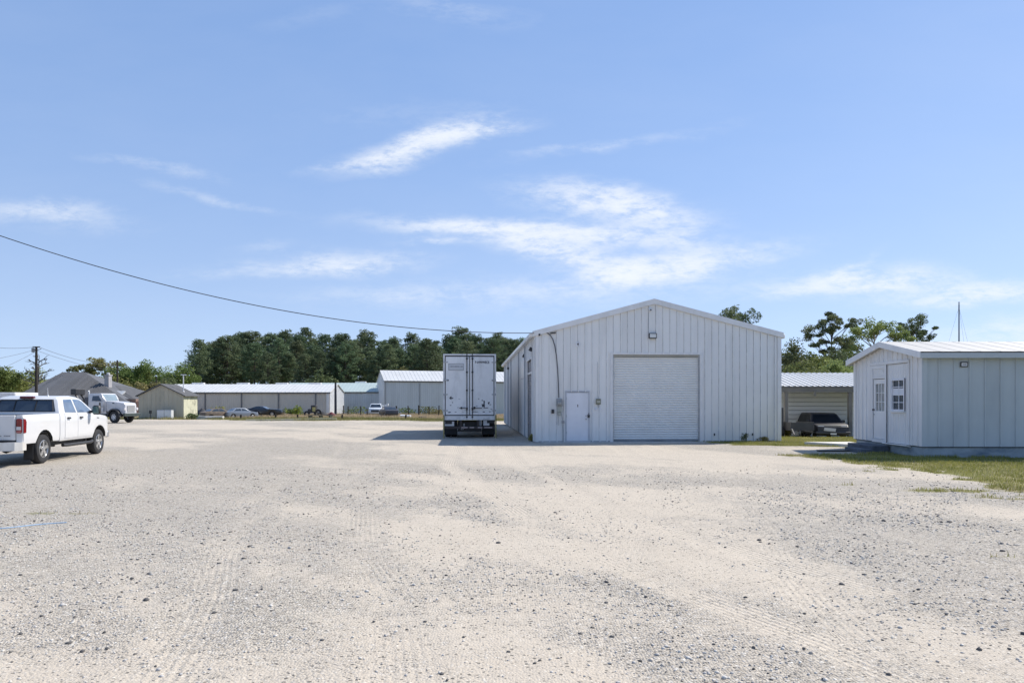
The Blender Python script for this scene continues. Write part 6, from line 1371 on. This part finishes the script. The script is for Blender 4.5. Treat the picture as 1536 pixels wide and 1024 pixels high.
# six shapes of pine, copied through the wood
protos = [pine_data(100 + i, 20.0, [0.42, 0.52, 0.36, 0.58, 0.45, 0.33][i], [4.6, 3.6, 5.4, 3.9, 4.6, 5.6][i], [62, 54, 66, 52, 60, 70][i], 0.82, 26, 0.50, 0.5) for i in range(6)]
PLAB = 'tall dark pine standing in the dense wood behind the metal buildings'; PGRP = 'pines of the wood behind the metal buildings'
psrc = []
spots = []
for row, (Y0, n, p0, p1) in enumerate(((158, 27, 300, 800), (172, 26, 292, 830), (188, 26, 305, 860), (206, 24, 320, 900))):
    for k in range(n):
        px = p0 + (p1 - p0) * (k + rr.uniform(0.1, 0.9)) / n; Y = Y0 + rr.uniform(-5, 5)
        hgt_ = (HOR - topz(px)) / F * Y + EYE + 0.3
        hgt_ *= rr.uniform(0.85, 1.04) if row > 1 else rr.uniform(0.70, 1.0)
        spots.append((px, Y, hgt_))
spots.append((297, 150, 15.5)); spots.append((291, 156, 12.5))
for i, (px, Y, h_) in enumerate(spots):
    k = i % 6 if i >= 6 else i
    loc = (U(px, Y), Y, -0.4); rz = rr.uniform(0, 6.28); s = h_ / 20.0
    if i < 6:
        t = tree_from(protos[i], 'pine_tree', PLAB, 'pine tree', loc, rz, PINE2, BARK_PINE, PGRP); t.scale = (s * 1.05, s * 1.05, s); psrc.append(t)
    else:
        c = place_copy(psrc[k], loc, rz, (s * rr.uniform(0.9, 1.2), s), None, None)
        if px in (297, 291):
            c['label'] = {297: 'slim pine at the left end of the pine wood', 291: 'short thin pine, first on the left of the pine wood'}[px]; del c['group']
# understorey between the trunks
ub = [broad_data(300 + i, 7.5, 7.0, 7, 1.3, 46, 0.46, 0.12) for i in range(3)]
ULAB, UGRP = 'low leafy tree growing under the tall pines', 'low trees under the pines'
usrc = []
for i in range(34):
    px = 300 + 520 * (i + rr.uniform(0, 1)) / 34; Y = rr.uniform(144, 152) if i % 2 else rr.uniform(178, 200); h_ = rr.uniform(5.0, 9.5)
    if 330 < px < 370 and i % 2: h_ = 6
    loc = (U(px, Y), Y, -0.5)
    m = [BROAD, OLIVE, DARKB][i % 3]
    if i < 3:
        t = tree_from(ub[i], 'understorey_tree', ULAB, 'tree', loc, rr.uniform(0, 6), m, BARK_GREY, UGRP); usrc.append(t)
    else: t = place_copy(usrc[i % 3], loc, rr.uniform(0, 6), (h_ / 7.5 * 1.1, h_ / 7.5), None, UGRP)
    t.scale = (h_ / 7.5 * rr.uniform(0.9, 1.3),) * 2 + (h_ / 7.5,)
# far wood filling the horizon: one mass
r_ = np.random.default_rng(77); C = []; R = []
for k in range(1500):
    x_ = r_.uniform(-330, 330); y_ = r_.uniform(232, 262); h_ = 5.5 + 4 * float(fbm(np.array([x_ * 0.03]), np.array([y_ * 0.05]), 5, 3)[0]) + r_.uniform(-1.5, 1.5)
    for q in range(3): C.append((x_ + r_.normal() * 1.5, y_, h_ * (0.2 + 0.28 * q))); R.append(2.0)
V, Q = leaf_quads(cloud(C, R, 12, r_, 0.9, 0.1), 1.5, r_, 1.7)
fw_ = nmesh('far_woodland', V, Q, DARKB); tag(fw_, 'far belt of woodland along the horizon', 'woodland', kind='stuff')
# trees left of the wood, behind the house and the cream shed
LT = [  # px, depth, top row in the photograph, crown width in metres, kind, label
    (12, 118, 550, 9.0, 'S', 'bushy yellow-green tree at the left edge beyond the pickup'),
    (-14, 112, 555, 8.0, 'B', 'green tree cut by the left edge of the frame'),
    (48, 150, 563, 8.0, 'D', 'dark round tree behind the utility pole and dead tree'),
    (128, 140, 541, 9.5, 'O', 'open flat-topped tree behind the left part of the house ridge'),
    (157, 138, 538, 8.0, 'P2', 'tall thin-crowned tree rising behind the house roof'),
    (196, 128, 541, 9.0, 'B', 'bright green broad tree behind the right end of the house roof'),
    (214, 134, 544, 8.0, 'B', 'rounded green tree behind the gap between house and cream shed'),
    (240, 142, 549, 8.0, 'A', 'pale thin-leaved tree behind the cream shed'),
    (268, 140, 548, 7.0, 'B', 'small round green tree right of the pale thin-leaved one'),
    (283, 150, 562, 6.5, 'D', 'low dark bushy tree at the foot of the pine wood'),
    (176, 120, 566, 7.5, 'S', 'low yellow-green tree directly behind the chimney'),
    (226, 118, 572, 7.0, 'O', 'low olive bush-like tree just left of the cream shed roof'),
    (252, 124, 568, 7.5, 'D', 'dark low tree directly behind the cream shed vent pipe'),
]
for i, (px, Y, py, w, kind, lab) in enumerate(LT):
    h_ = ZP(py, Y) + 0.4; loc = (U(px, Y), Y, -0.4)
    mat_ = {'S': SPRING, 'B': BROAD, 'D': DARKB, 'O': OLIVE, 'A': SPRING, 'P2': OLIVE}[kind]
    if i == 3: d = pad_tree(404, 128, Y, [(118, 546, 8), (129, 543, 9), (137, 547, 7), (125, 552, 7), (114, 553, 5), (133, 556, 7), (120, 560, 6), (141, 558, 6), (127, 566, 8)], 0.34, 90, 0.2, 0.6, 1.8, 0.4, 2.5)
    elif i == 4: d = pad_tree(405, 157, Y, [(150, 542, 8), (159, 540, 9), (167, 543, 8), (172, 549, 7), (153, 551, 7), (163, 553, 8), (146, 550, 5), (169, 560, 8), (156, 562, 8), (161, 570, 8)], 0.34, 90, 0.2, 0.6, 1.8, 0.4, 2.5)
    elif i == 7: d = pad_tree(408, 244, Y, [(236, 553, 7), (244, 550, 7), (252, 555, 7), (240, 561, 7), (250, 564, 7), (233, 566, 7), (245, 570, 8), (256, 572, 6)], 0.26, 60, 0.14, 0.9, 1.8, 0.3, 2.5)
    elif kind == 'A': d = broad_data(400 + i, h_, w, 7, 0.75, 26, 0.26, 0.25, 0.45)
    elif kind in ('P2', 'O') and i in (3, 4): d = broad_data(400 + i, h_, w, 8, 0.95, 40, 0.30, 0.35, 0.25, 0.6)
    else: d = broad_data(400 + i, h_, w, 10, 1.2, 95, 0.33, 0.12)
    tree_from(d, 'broadleaf_tree', lab, 'tree', loc, 0.7 * i, mat_, BARK_GREY)
# trees at the right, behind the white-roofed shed and the portable office
T1 = [(1251, 468, 6), (1247, 474, 9), (1262, 474, 8), (1238, 482, 9), (1267, 483, 8), (1252, 484, 8), (1222, 488, 10), (1233, 491, 9), (1259, 489, 8), (1271, 487, 6), (1219, 502, 8), (1228, 500, 5), (1244, 495, 6), (1263, 505, 8), (1226, 514, 8), (1240, 510, 6), (1219, 516, 4), (1257, 513, 7), (1270, 510, 7), (1249, 522, 7), (1237, 524, 6), (1262, 524, 8), (1255, 534, 7)]
tree_from(pad_tree(501, 1248, 100, T1, 0.34, 105, 0.17, 0.62), 'pine_tree', 'tall slender pine with layered open crown behind the white-roofed shed', 'pine tree', (U(1248, 100), 100, -0.2), 0, PINE1, BARK_PINE)
T2 = [(1377, 475, 8), (1365, 481, 8), (1360, 486, 6), (1386, 480, 8), (1379, 488, 10), (1370, 492, 8), (1358, 494, 5), (1390, 494, 6), (1397, 491, 4), (1364, 506, 6), (1388, 506, 7), (1376, 503, 8), (1372, 498, 8), (1384, 499, 6), (1380, 512, 7)]
tree_from(pad_tree(502, 1375, 118, T2, 0.36, 80, 0.20, 0.65, fork=0.45), 'pine_tree', 'ragged small-crowned pine behind the roof of the portable office', 'pine tree', (U(1375, 118), 118, -0.2), 0, PINE1, BARK_PINE)
T3 = [(1283, 496, 9), (1276, 507, 9), (1290, 490, 8), (1302, 489, 10), (1310, 486, 9), (1321, 487, 10), (1331, 489, 10), (1341, 494, 9), (1350, 500, 9), (1352, 509, 8), (1343, 506, 9), (1333, 503, 8), (1296, 500, 9), (1287, 510, 9), (1271, 517, 8), (1280, 521, 9), (1308, 497, 8), (1320, 497, 8), (1345, 516, 7), (1293, 516, 8), (1272, 528, 8), (1284, 532, 9)]
tree_from(pad_tree(503, 1312, 104, T3, 0.26, 95, 0.24, flat=0.8, aspect=1.7, fork=0.42, depth=2.6), 'broadleaf_tree', 'airy light green tree with visible limbs behind the portable office roof', 'tree', (U(1312, 104), 104, -0.2), 0, SPRING, pm('pale_bark', (0.24, 0.22, 0.19), 0.9, var=0.2))
for px, Y, py, sp in ((1098, 96, 463, 3.2), (1118, 98, 467, 3.0)):
    tree_from(pine_data(510 + px, ZP(py, Y) + 0.2, 0.55, sp, 24, 0.8, 44, 0.36, 0.7), 'pine_tree', 'dark round pine top showing over the right slope of the big white roof' if px == 1098 else 'slightly lower dark pine top, right of its neighbour over the big white roof', 'pine tree', (U(px, Y), Y, -0.2), 0.3, PINE1, BARK_PINE)
RTs = [(1180, 84, 515, 7.0, 'D', 'dark green round tree directly behind the right corner of the big white building'), (1200, 92, 520, 6.5, 'B', 'leafy green tree left of the tall slender pine'), (1224, 86, 532, 6.5, 'B', 'low bright green tree just left of the tall pine trunk'),
       (1268, 88, 528, 6.5, 'D', 'dark leafy tree right of the tall pine trunk'), (1290, 94, 520, 6.5, 'B', 'leafy tree half hidden by the gable of the portable office'), (1262, 78, 543, 5.0, 'S', 'low yellow-green bush behind the white shed roof beside the pine trunk'), (1208, 76, 541, 5.0, 'S', 'low yellow-green bush behind the left part of the white shed roof'),
       (1236, 104, 524, 7.5, 'O', 'olive tree behind the lower trunk of the tall pine')]
for i, (px, Y, py, w, kind, lab) in enumerate(RTs):
    tree_from(broad_data(600 + i, ZP(py, Y) + 0.3, w, 10, 1.05, 110, 0.25, 0.12), 'broadleaf_tree', lab, 'tree', (U(px, Y), Y, -0.2), i, {'D': DARKB, 'B': BROAD, 'S': SPRING, 'O': OLIVE}[kind], BARK_GREY)
# dead tree behind the utility pole
mb = MB(); r = np.random.default_rng(9)
def twig(p, d, l, rad, lev):
    q = p + d * l; mid = p + d * l * 0.5 + r.normal(size=3) * l * 0.06
    mb.tube([p, mid, q], [rad * 1.7, rad * 1.3, rad * 0.85], 5, cap=False)
    if lev == 0: return
    for k in range(3 if lev > 1 else 2):
        t = r.uniform(0.35, 0.95); e = d + r.normal(size=3) * 0.55; e[2] += 0.05; e /= np.linalg.norm(e); twig(p + d * l * t, e, l * r.uniform(0.35, 0.6), rad * 0.5, lev - 1)
mb.tube([(0, 0, -0.3), (0.1, 0, 3), (0, 0.1, 6.2), (0.2, 0, 9.0)], [0.20, 0.16, 0.11, 0.03], 7)
for k in range(15):
    z = 3.2 + 5.4 * k / 15; a = k * 2.4; e = np.array([math.cos(a), math.sin(a) * 0.8, 0.12 + 0.03 * k]); twig(np.array([0.08, 0, z]), e / np.linalg.norm(e), 2.6 - 0.10 * k, 0.06, 2)
dt = thing('dead_tree', 'bare dead tree with stiff grey branches behind the utility pole', 'tree', (U(57, 108), 108, -0.2)); mb.build('trunk', pm('dead_wood', (0.10, 0.095, 0.09), 0.95, var=0.2), dt)

# ================================================================== poles, cables, mast
def pole(px, Y, ytop, rad, lab, name='utility_pole', cat='utility pole', mat=CREOSOTE, base=-0.6):
    t = thing(name, lab, cat, (U(px, Y), Y, 0)); zt = ZP(ytop, Y)
    mb = MB(); mb.tube([(0, 0, base), (0, 0, zt * 0.5), (0, 0, zt)], [rad * 1.25, rad * 1.1, rad * 0.9], 10); mb.build('post', mat, t, 40); return t, zt
up, zt = pole(54.5, 88, 519.5, 0.15, 'tall dark utility pole with a transformer behind the white pickup')
mb = MB(); mb.lathe([(0.001, zt - 0.75), (0.17, zt - 0.74), (0.18, zt - 0.25), (0.14, zt - 0.18), (0.001, zt - 0.17)], 14, c=(-0.38, -0.05, 0)); mb.bar((-0.2, 0, zt - 0.5), (0, 0, zt - 0.5), 0.08, 0.08); mb.build('transformer', GREYBOX, up, 40)
mb = MB(); mb.bar((-0.45, 0, zt - 0.06), (0.45, 0, zt - 0.06), 0.10, 0.12); mb.bar((0.1, 0, zt - 0.45), (0.62, 0, zt - 0.30), 0.06, 0.06); mb.build('cross_arm', CREOSOTE, up)
pole(176, 112, 540, 0.13, 'thin dark utility pole behind the chimney of the house')
pole(234.5, 118, 564, 0.11, 'short dark utility pole behind the cream shed')
dp_, zt2 = pole(503.3, 100, 573.5, 0.15, 'thick dark post between the long grey building and the green-roofed one', 'dark_post', 'post', pm('dark_post', (0.025, 0.028, 0.04), 0.7, var=0.2))
CABM = pm('cable_black', (0.03, 0.03, 0.032), 0.6, var=0.1); CABG = pm('cable_far', (0.10, 0.10, 0.11), 0.6, var=0.1)
def cable(a, b_, sag, rad, lab, mat=CABM, n=40, name='overhead_cable'):
    a, b_ = Vector(a), Vector(b_); pts = [a.lerp(b_, k / n) - Vector((0, 0, 4 * sag * (k / n) * (1 - k / n))) for k in range(n + 1)]
    mb = MB(); mb.tube(pts, rad, 6); o = mb.build(name, mat, None, 60); tag(o, lab, 'cable'); return o
# the long service cable from a pole out of the frame at the left to the corner of the white building
bx, by, bz = 0.92, 29.45, 4.60
ax, ay = -24.0, 22.0
def on(s): return ax + (bx - ax) * s, ay + (by - ay) * s
def s_of(px):
    q = (px - 768) / F; return (q * ay - ax) / ((bx - ax) - q * (by - ay))
ss, zz = [], []
for px, py in ((0, 353), (100, 386), (200, 415), (300, 440), (400, 462), (500, 478), (600, 489), (700, 496), (795, 499.5)):
    s = s_of(px); X_, Y_ = on(s); ss.append(s); zz.append(ZP(py, Y_))
cf = np.polyfit(ss, zz, 2)
pts = [(*on(s), float(np.polyval(cf, s))) for s in np.linspace(0, 1, 60)]; dz = bz - pts[-1][2]
pts = [(p[0], p[1], p[2] + dz * (k / 59) ** 6) for k, p in enumerate(pts)]
mb = MB(); mb.tube(pts, 0.016, 6); sc_ = mb.build('overhead_cable', CABM, None, 60); tag(sc_, 'long sagging black cable crossing the sky to the big white building', 'cable')
sp_ = thing('utility_pole', 'wooden service pole holding the long cable, outside the left edge', 'utility pole', (ax, ay, 0)); mb = MB(); mb.tube([(0, 0, -0.5), (0, 0, pts[0][2] + 0.6)], [0.16, 0.11], 10); mb.build('post', CREOSOTE, sp_, 40)
px_, py_ = U(54.5, 88), 88
cable((px_, py_, zt - 0.05), (U(-30, 84), 84, ZP(518, 84)), 0.25, 0.022, 'top wire running left from the utility pole behind the pickup', CABG)
cable((px_, py_, zt - 0.35), (U(-60, 80), 80, ZP(545, 80)), 0.25, 0.018, 'middle wire running left from the utility pole behind the pickup', CABG)
cable((px_, py_, zt - 0.6), (U(-60, 75), 75, ZP(575, 75)), 0.3, 0.018, 'lowest wire running left from the utility pole behind the pickup', CABG)
cable((px_ + 0.4, py_, zt - 0.1), (U(176, 112), 112, ZP(548, 112)), 0.5, 0.022, 'upper wire running right from the utility pole towards the thin pole', CABG)
cable((px_ + 0.2, py_, zt - 0.55), (U(176, 112), 112, ZP(556, 112)), 0.4, 0.02, 'lower wire running right from the utility pole towards the thin pole', CABG)
ma, mz = pole(1438.5, 62, 457, 0.058, 'thin grey mast with guy wires behind the portable office roof', 'radio_mast', 'mast', pm('mast_grey', (0.22, 0.23, 0.26), 0.5, 0.4, var=0.15))
mb = MB(); mb.tube([(0, 0, mz - 0.2), (2.9, 0.6, 0)], 0.006, 5); mb.tube([(0, 0, mz - 0.2), (-2.4, 0.9, 0)], 0.006, 5); mb.tube([(0, 0, mz - 0.2), (-0.3, -2.6, 0)], 0.006, 5); mb.build('guy_wires', CABG, ma)
mb = MB(); mb.tube([(0, 0, mz), (0, 0, mz + 0.25)], 0.05, 8); mb.build('mast_head', STEEL, ma)

# ================================================================== small things across the lot
def stuffbox(name, lab, cat, px, Y, build, rz=0.0, group=None):
    t = thing(name, lab, cat, (U(px, Y), Y, H(U(px, Y), Y)), rz, group); build(t); return t
APPL = pm('white_enamel', (0.62, 0.63, 0.64), 0.35, var=0.04)
for px, lab in ((240.5, 'white appliance standing against the cream shed, left of its twin'), (251.5, 'white appliance standing against the cream shed, right of its twin')):
    def b_(t):
        mb = MB(); mb.cbox(-0.34, 0.34, 0, 0.5, 0.04, 0.84, 0.03); c_ = mb.build('cabinet', APPL, t)
        mb = MB(); mb.cbox(-0.34, 0.34, 0.02, 0.5, 0.841, 0.90, 0.01); mb.build('control_panel', pm('enamel_grey', (0.4, 0.41, 0.42), 0.4), t)
        mb = MB(); mb.box(-0.3, 0.3, 0.05, 0.45, 0.0, 0.039); mb.build('plinth', BLACKM, t)
    stuffbox('old_appliance', lab, 'appliance', px, 67.3, b_)
def b_(t):
    mb = MB(); mb.tube([(0, 0, 0), (0, 0, 0.72)], 0.03, 8); mb.cbox(-0.12, 0.12, -0.06, 0.06, 0.55, 0.85, 0.03); mb.build('stand_pipe', BLACKM, t)
stuffbox('water_tap', 'dark stand pipe in front of the cream shed wall', 'tap', 225.5, 67.3, b_)
def bush(px, Y, h, w, mat, lab, seed, name='bush', cat='bush'):
    r = np.random.default_rng(seed); x_ = U(px, Y); t = thing(name, lab, cat, (x_, Y, H(x_, Y)))
    C = [(r.normal() * w * 0.22, r.normal() * w * 0.2, h * r.uniform(0.25, 0.8)) for _ in range(10)]; P = cloud(C, [0.30 * w] * 10, 40, r, 0.8, 0.1); P[:, 2] = np.clip(P[:, 2], 0.02, h)
    V, Q = leaf_quads(P, 0.16 * min(w, 1.4), r, 1.6); nmesh('foliage', V, Q, mat, t)
    mb = MB()
    for k in range(5): a = k * 1.25; mb.tube([(0, 0, -0.05), (math.cos(a) * w * 0.15, math.sin(a) * w * 0.15, h * 0.6)], [0.02, 0.008], 5)
    mb.build('stem', BARK_GREY, t); return t
LIME = leafm('lime_leaves', (0.15, 0.24, 0.03), (0.30, 0.40, 0.08), 0.3, 1.0)
bush(447, 96, 1.55, 2.0, LIME, 'bright lime-green bush before the long grey building', 1)
bush(330, 97, 1.5, 2.4, SPRING, 'soft green bush between the rusty car and the grey wall', 2)
bush(437, 99, 1.1, 1.6, DARKB, 'dark bush left of the lime-green one', 3)
bush(640, 104, 1.3, 3.0, BROAD, 'green shrub behind the wire fence left of the box trailer', 4)
bush(612, 106, 1.1, 2.6, BROAD, 'green shrub at the foot of the taller building behind the dark car', 5)
bush(534, 104, 1.3, 3.0, BROAD, 'green shrub left of the pale old pickup', 6)
bush(580, 105, 1.5, 2.0, DARKB, 'dark shrub between the pale old pickup and the dark car', 16)
bush(655, 101, 1.0, 2.0, OLIVE, 'olive shrub close to the left side of the box trailer', 17)
bush(1117, 30.2, 0.42, 0.35, DARKB, 'small dark weed against the foot of the white wall', 7, 'weed', 'weed')
bush(1145, 30.3, 0.22, 0.5, LAWN, 'low green weed at the wall right of the dark one', 8, 'weed', 'weed')
bush(797.5, 30.4, 0.30, 0.35, LAWN, 'green weed at the front left corner of the big white building', 9, 'weed', 'weed')
bush(1181, 35.6, 0.75, 0.55, LAWN, 'tall weed at the brown post of the white-roofed shed', 10, 'weed', 'weed')
bush(288, 66.2, 0.55, 0.9, DARKB, 'dark weeds at the sunlit corner of the cream shed', 12, 'weed', 'weed')
def b_(t):     # dark tractor-like machine
    mb = MB(); mb.cbox(-0.6, 0.6, 0, 1.0, 0.6, 1.1, 0.08); mb.cbox(-0.2, 0.5, 0.1, 0.9, 1.1, 1.62, 0.06); mb.build('machine_body', pm('machine_dark', (0.045, 0.045, 0.05), 0.6, var=0.3), t)
    mb = MB(); mb.cbox(0.05, 0.45, -0.06, -0.005, 0.75, 1.35, 0.05); mb.build('engine_cover', pm('dull_yellow', (0.42, 0.37, 0.15), 0.6, var=0.2), t)
    for x_, r_ in ((-0.75, 0.42), (0.75, 0.55)):
        mb = MB(); mb.lathe([(r_ * 0.5, -0.12), (r_ * 0.95, -0.12), (r_, 0), (r_ * 0.95, 0.12), (r_ * 0.5, 0.12)], 20, 'y', (x_, 0.2, r_), close=True); mb.build('wheel', BLACK, t, 40)
stuffbox('tractor', 'dark machine with a dull yellow cover in front of the grey wall', 'machine', 468, 95, b_)
for i, (px, Y, w, h, lab) in enumerate(((482, 96, 1.1, 0.75, 'dark heap under a tarpaulin right of the yellow machine'), (303, 92, 1.3, 1.15, 'dark heap under a tarpaulin beside the cream shed'), (401, 95, 1.2, 0.55, 'low dark heap before the nose of the black car'), (497, 93, 0.8, 0.7, 'dark red heap at the end of the long grey building'))):
    def b_(t, w=w, h=h, i=i):
        mb = MB(); r = random.Random(i + 40); pr = []
        for k in range(5): pr.append((w * (1 - (k / 4) ** 2 * 0.85), h * k / 4))
        mb.lathe(pr + [(0.001, h * 1.03)], 12)
        mb.v = [(x_ * r.uniform(0.75, 1.15), y_ * 0.6 * r.uniform(0.75, 1.1), z_ * r.uniform(0.85, 1.05)) for x_, y_, z_ in mb.v]
        mb.build('tarpaulin', pm('dark_red_sheet', (0.14, 0.03, 0.035), 0.7, var=0.3, vs=3) if i == 3 else pm('dark_tarpaulin', (0.035, 0.036, 0.042), 0.7, var=0.3, vs=3), t, 35)
    stuffbox('covered_heap', lab, 'heap', px, Y, b_)
def b_(t):
    mb = MB()
    for k in range(5): mb.cbox(-1.05, 1.05, k * 0.24, k * 0.24 + 0.1, 0.36, 0.40, 0.005)
    for x_ in (-1.0, 0, 0.92): mb.box(x_, x_ + 0.09, 0, 1.06, 0.0, 0.359)
    mb.build('pallet_boards', pm('dark_weathered_wood', (0.045, 0.05, 0.04), 0.9, var=0.3, vs=5), t)
stuffbox('pallet', 'dark low pallet lying on the grass verge', 'pallet', 478.5, 66, b_)
def lump(px, Y, w, h, lab, seed, mat=CONCRETE):
    def b2(t):
        r = random.Random(seed); mb = MB(); mb.cbox(-w / 2, w / 2, -0.25, 0.25, -0.1, h, 0.08); mb.v = [(x_ + r.uniform(-.06, .06), y_ + r.uniform(-.05, .05), z_ + r.uniform(-.05, .05)) for x_, y_, z_ in mb.v]; mb.build('block', mat, t)
    stuffbox('concrete_block', lab, 'concrete block', px, Y, b2)
for i, (px, w, h, lab) in enumerate(((303, 1.0, 0.34, 'pale broken concrete block nearest to the cream shed'), (315, 0.9, 0.28, 'pale broken concrete block below the rusty car'), (327, 1.1, 0.30, 'pale broken concrete block left of the silver sedan'))): lump(px, 67.2, w, h, lab, i)
lump(608, 88, 1.4, 0.45, 'white block right of the dark car', 9, APPL); lump(634, 86, 0.9, 0.30, 'dark block in the dry grass left of the trailer', 10, BLACKM)
mb = MB(); mb.cbox(-3.9, 3.9, -0.12, 0.12, 0.0, 0.16, 0.02); lg = mb.build('timber', pm('bleached_timber', (0.46, 0.43, 0.30), 0.9, var=0.2, vs=3), None); lg.location = (U(438, 62.5), 62.5, 0.0); lg.rotation_euler = (0, math.radians(-0.6), math.radians(10)); tag(lg, 'long bleached timber lying along the edge of the gravel', 'timber')
def b_(t):   # white satellite-dish like boat wreck
    mb = MB(); mb.obox((0, 0, 1.55), (0.7, 0, -0.12), (0, 0.3, 0), (0.0, 0.0, 0.09)); mb.obox((1.15, 0, 1.55), (0.30, 0, 0.1), (0, 0.25, 0), (0.0, 0, 0.16)); mb.build('white_panels', APPL, t)
    mb = MB(); mb.tube([(-0.3, 0, 0), (-0.3, 0, 1.5)], 0.05, 6); mb.tube([(1.1, 0, 0), (1.1, 0, 1.45)], 0.05, 6); mb.build('legs', STEEL, t)
stuffbox('scrap_rack', 'rack with white scrap panels behind the dark car', 'rack', 568, 104, b_)
# wire fence before the metal buildings
wf = thing('wire_fence', 'low wire fence with dark posts in front of the metal buildings', 'fence', (0, 0, 0))
FX = [(515, 97), (522, 97), (541, 97), (551, 97), (595.5, 97), (613, 97), (628.5, 97), (643.5, 97), (658, 97)]
for i, (px, Y) in enumerate(FX):
    x_ = U(px, Y); g = H(x_, Y); mb = MB(); top_ = ZP([608, 609, 609, 612, 608.5, 608.5, 607.5, 609, 608][i], Y); ln = rr.uniform(-0.10, 0.10)
    mb.tube([(x_, Y, g - 0.2), (x_ + ln, Y, top_)], 0.075 if i not in (4, 6) else 0.11, 7); mb.build('post', CREOSOTE, wf, 40)
mb = MB()
for dzz in (1.0, 0.7, 0.4): mb.tube([(U(505, 97), 97, H(-20, 97) + dzz)] + [(U(p, Y), Y, H(U(p, Y), Y) + dzz) for p, Y in FX] + [(U(700, 97), 97, H(-20, 97) + dzz)], 0.014, 5)
mb.build('fence_wire', CABG, wf)
# stakes on the verge
for i, (px, Y, lab) in enumerate(((413, 66, 'dark short stake on the verge below the black car'), (446, 66, 'dark short stake on the verge below the lime bush'), (361, 66, 'dark stump on the verge below the silver sedan'), (513, 66, 'brown stake on the verge right of the dark post'), (608.5, 66.5, 'brown stake on the verge left of the box trailer'))):
    x_ = U(px, Y); mb = MB(); mb.tube([(0, 0, -0.2), (0.03, 0, 0.45)], [0.10, 0.08], 7); mb.lathe([(0.08, 0.45), (0.05, 0.47), (0.001, 0.475)], 7, c=(0.03, 0, 0)); o = mb.build('stake', CREOSOTE, None, 40); o.location = (x_, Y, H(x_, Y)); tag(o, lab, 'stake')
# blue hose on the gravel at the left edge
pts = []
for k in range(25):
    t_ = k / 24; px = -60 + 160 * t_; Y = 1837.5 / (793.5 - 601 - 9 * t_ ** 2 + 1.6 * math.sin(6 * t_)) ; x_ = U(px, Y); pts.append((x_, Y, float(ground_z(np.array([x_]), np.array([Y]))[0]) + 0.006))
mb = MB(); mb.tube(pts, 0.010, 8); ho = mb.build('garden_hose', pm('blue_hose', (0.30, 0.42, 0.56), 0.5, var=0.1), None, 60); tag(ho, 'faded blue hose lying on the gravel at the left edge', 'hose')
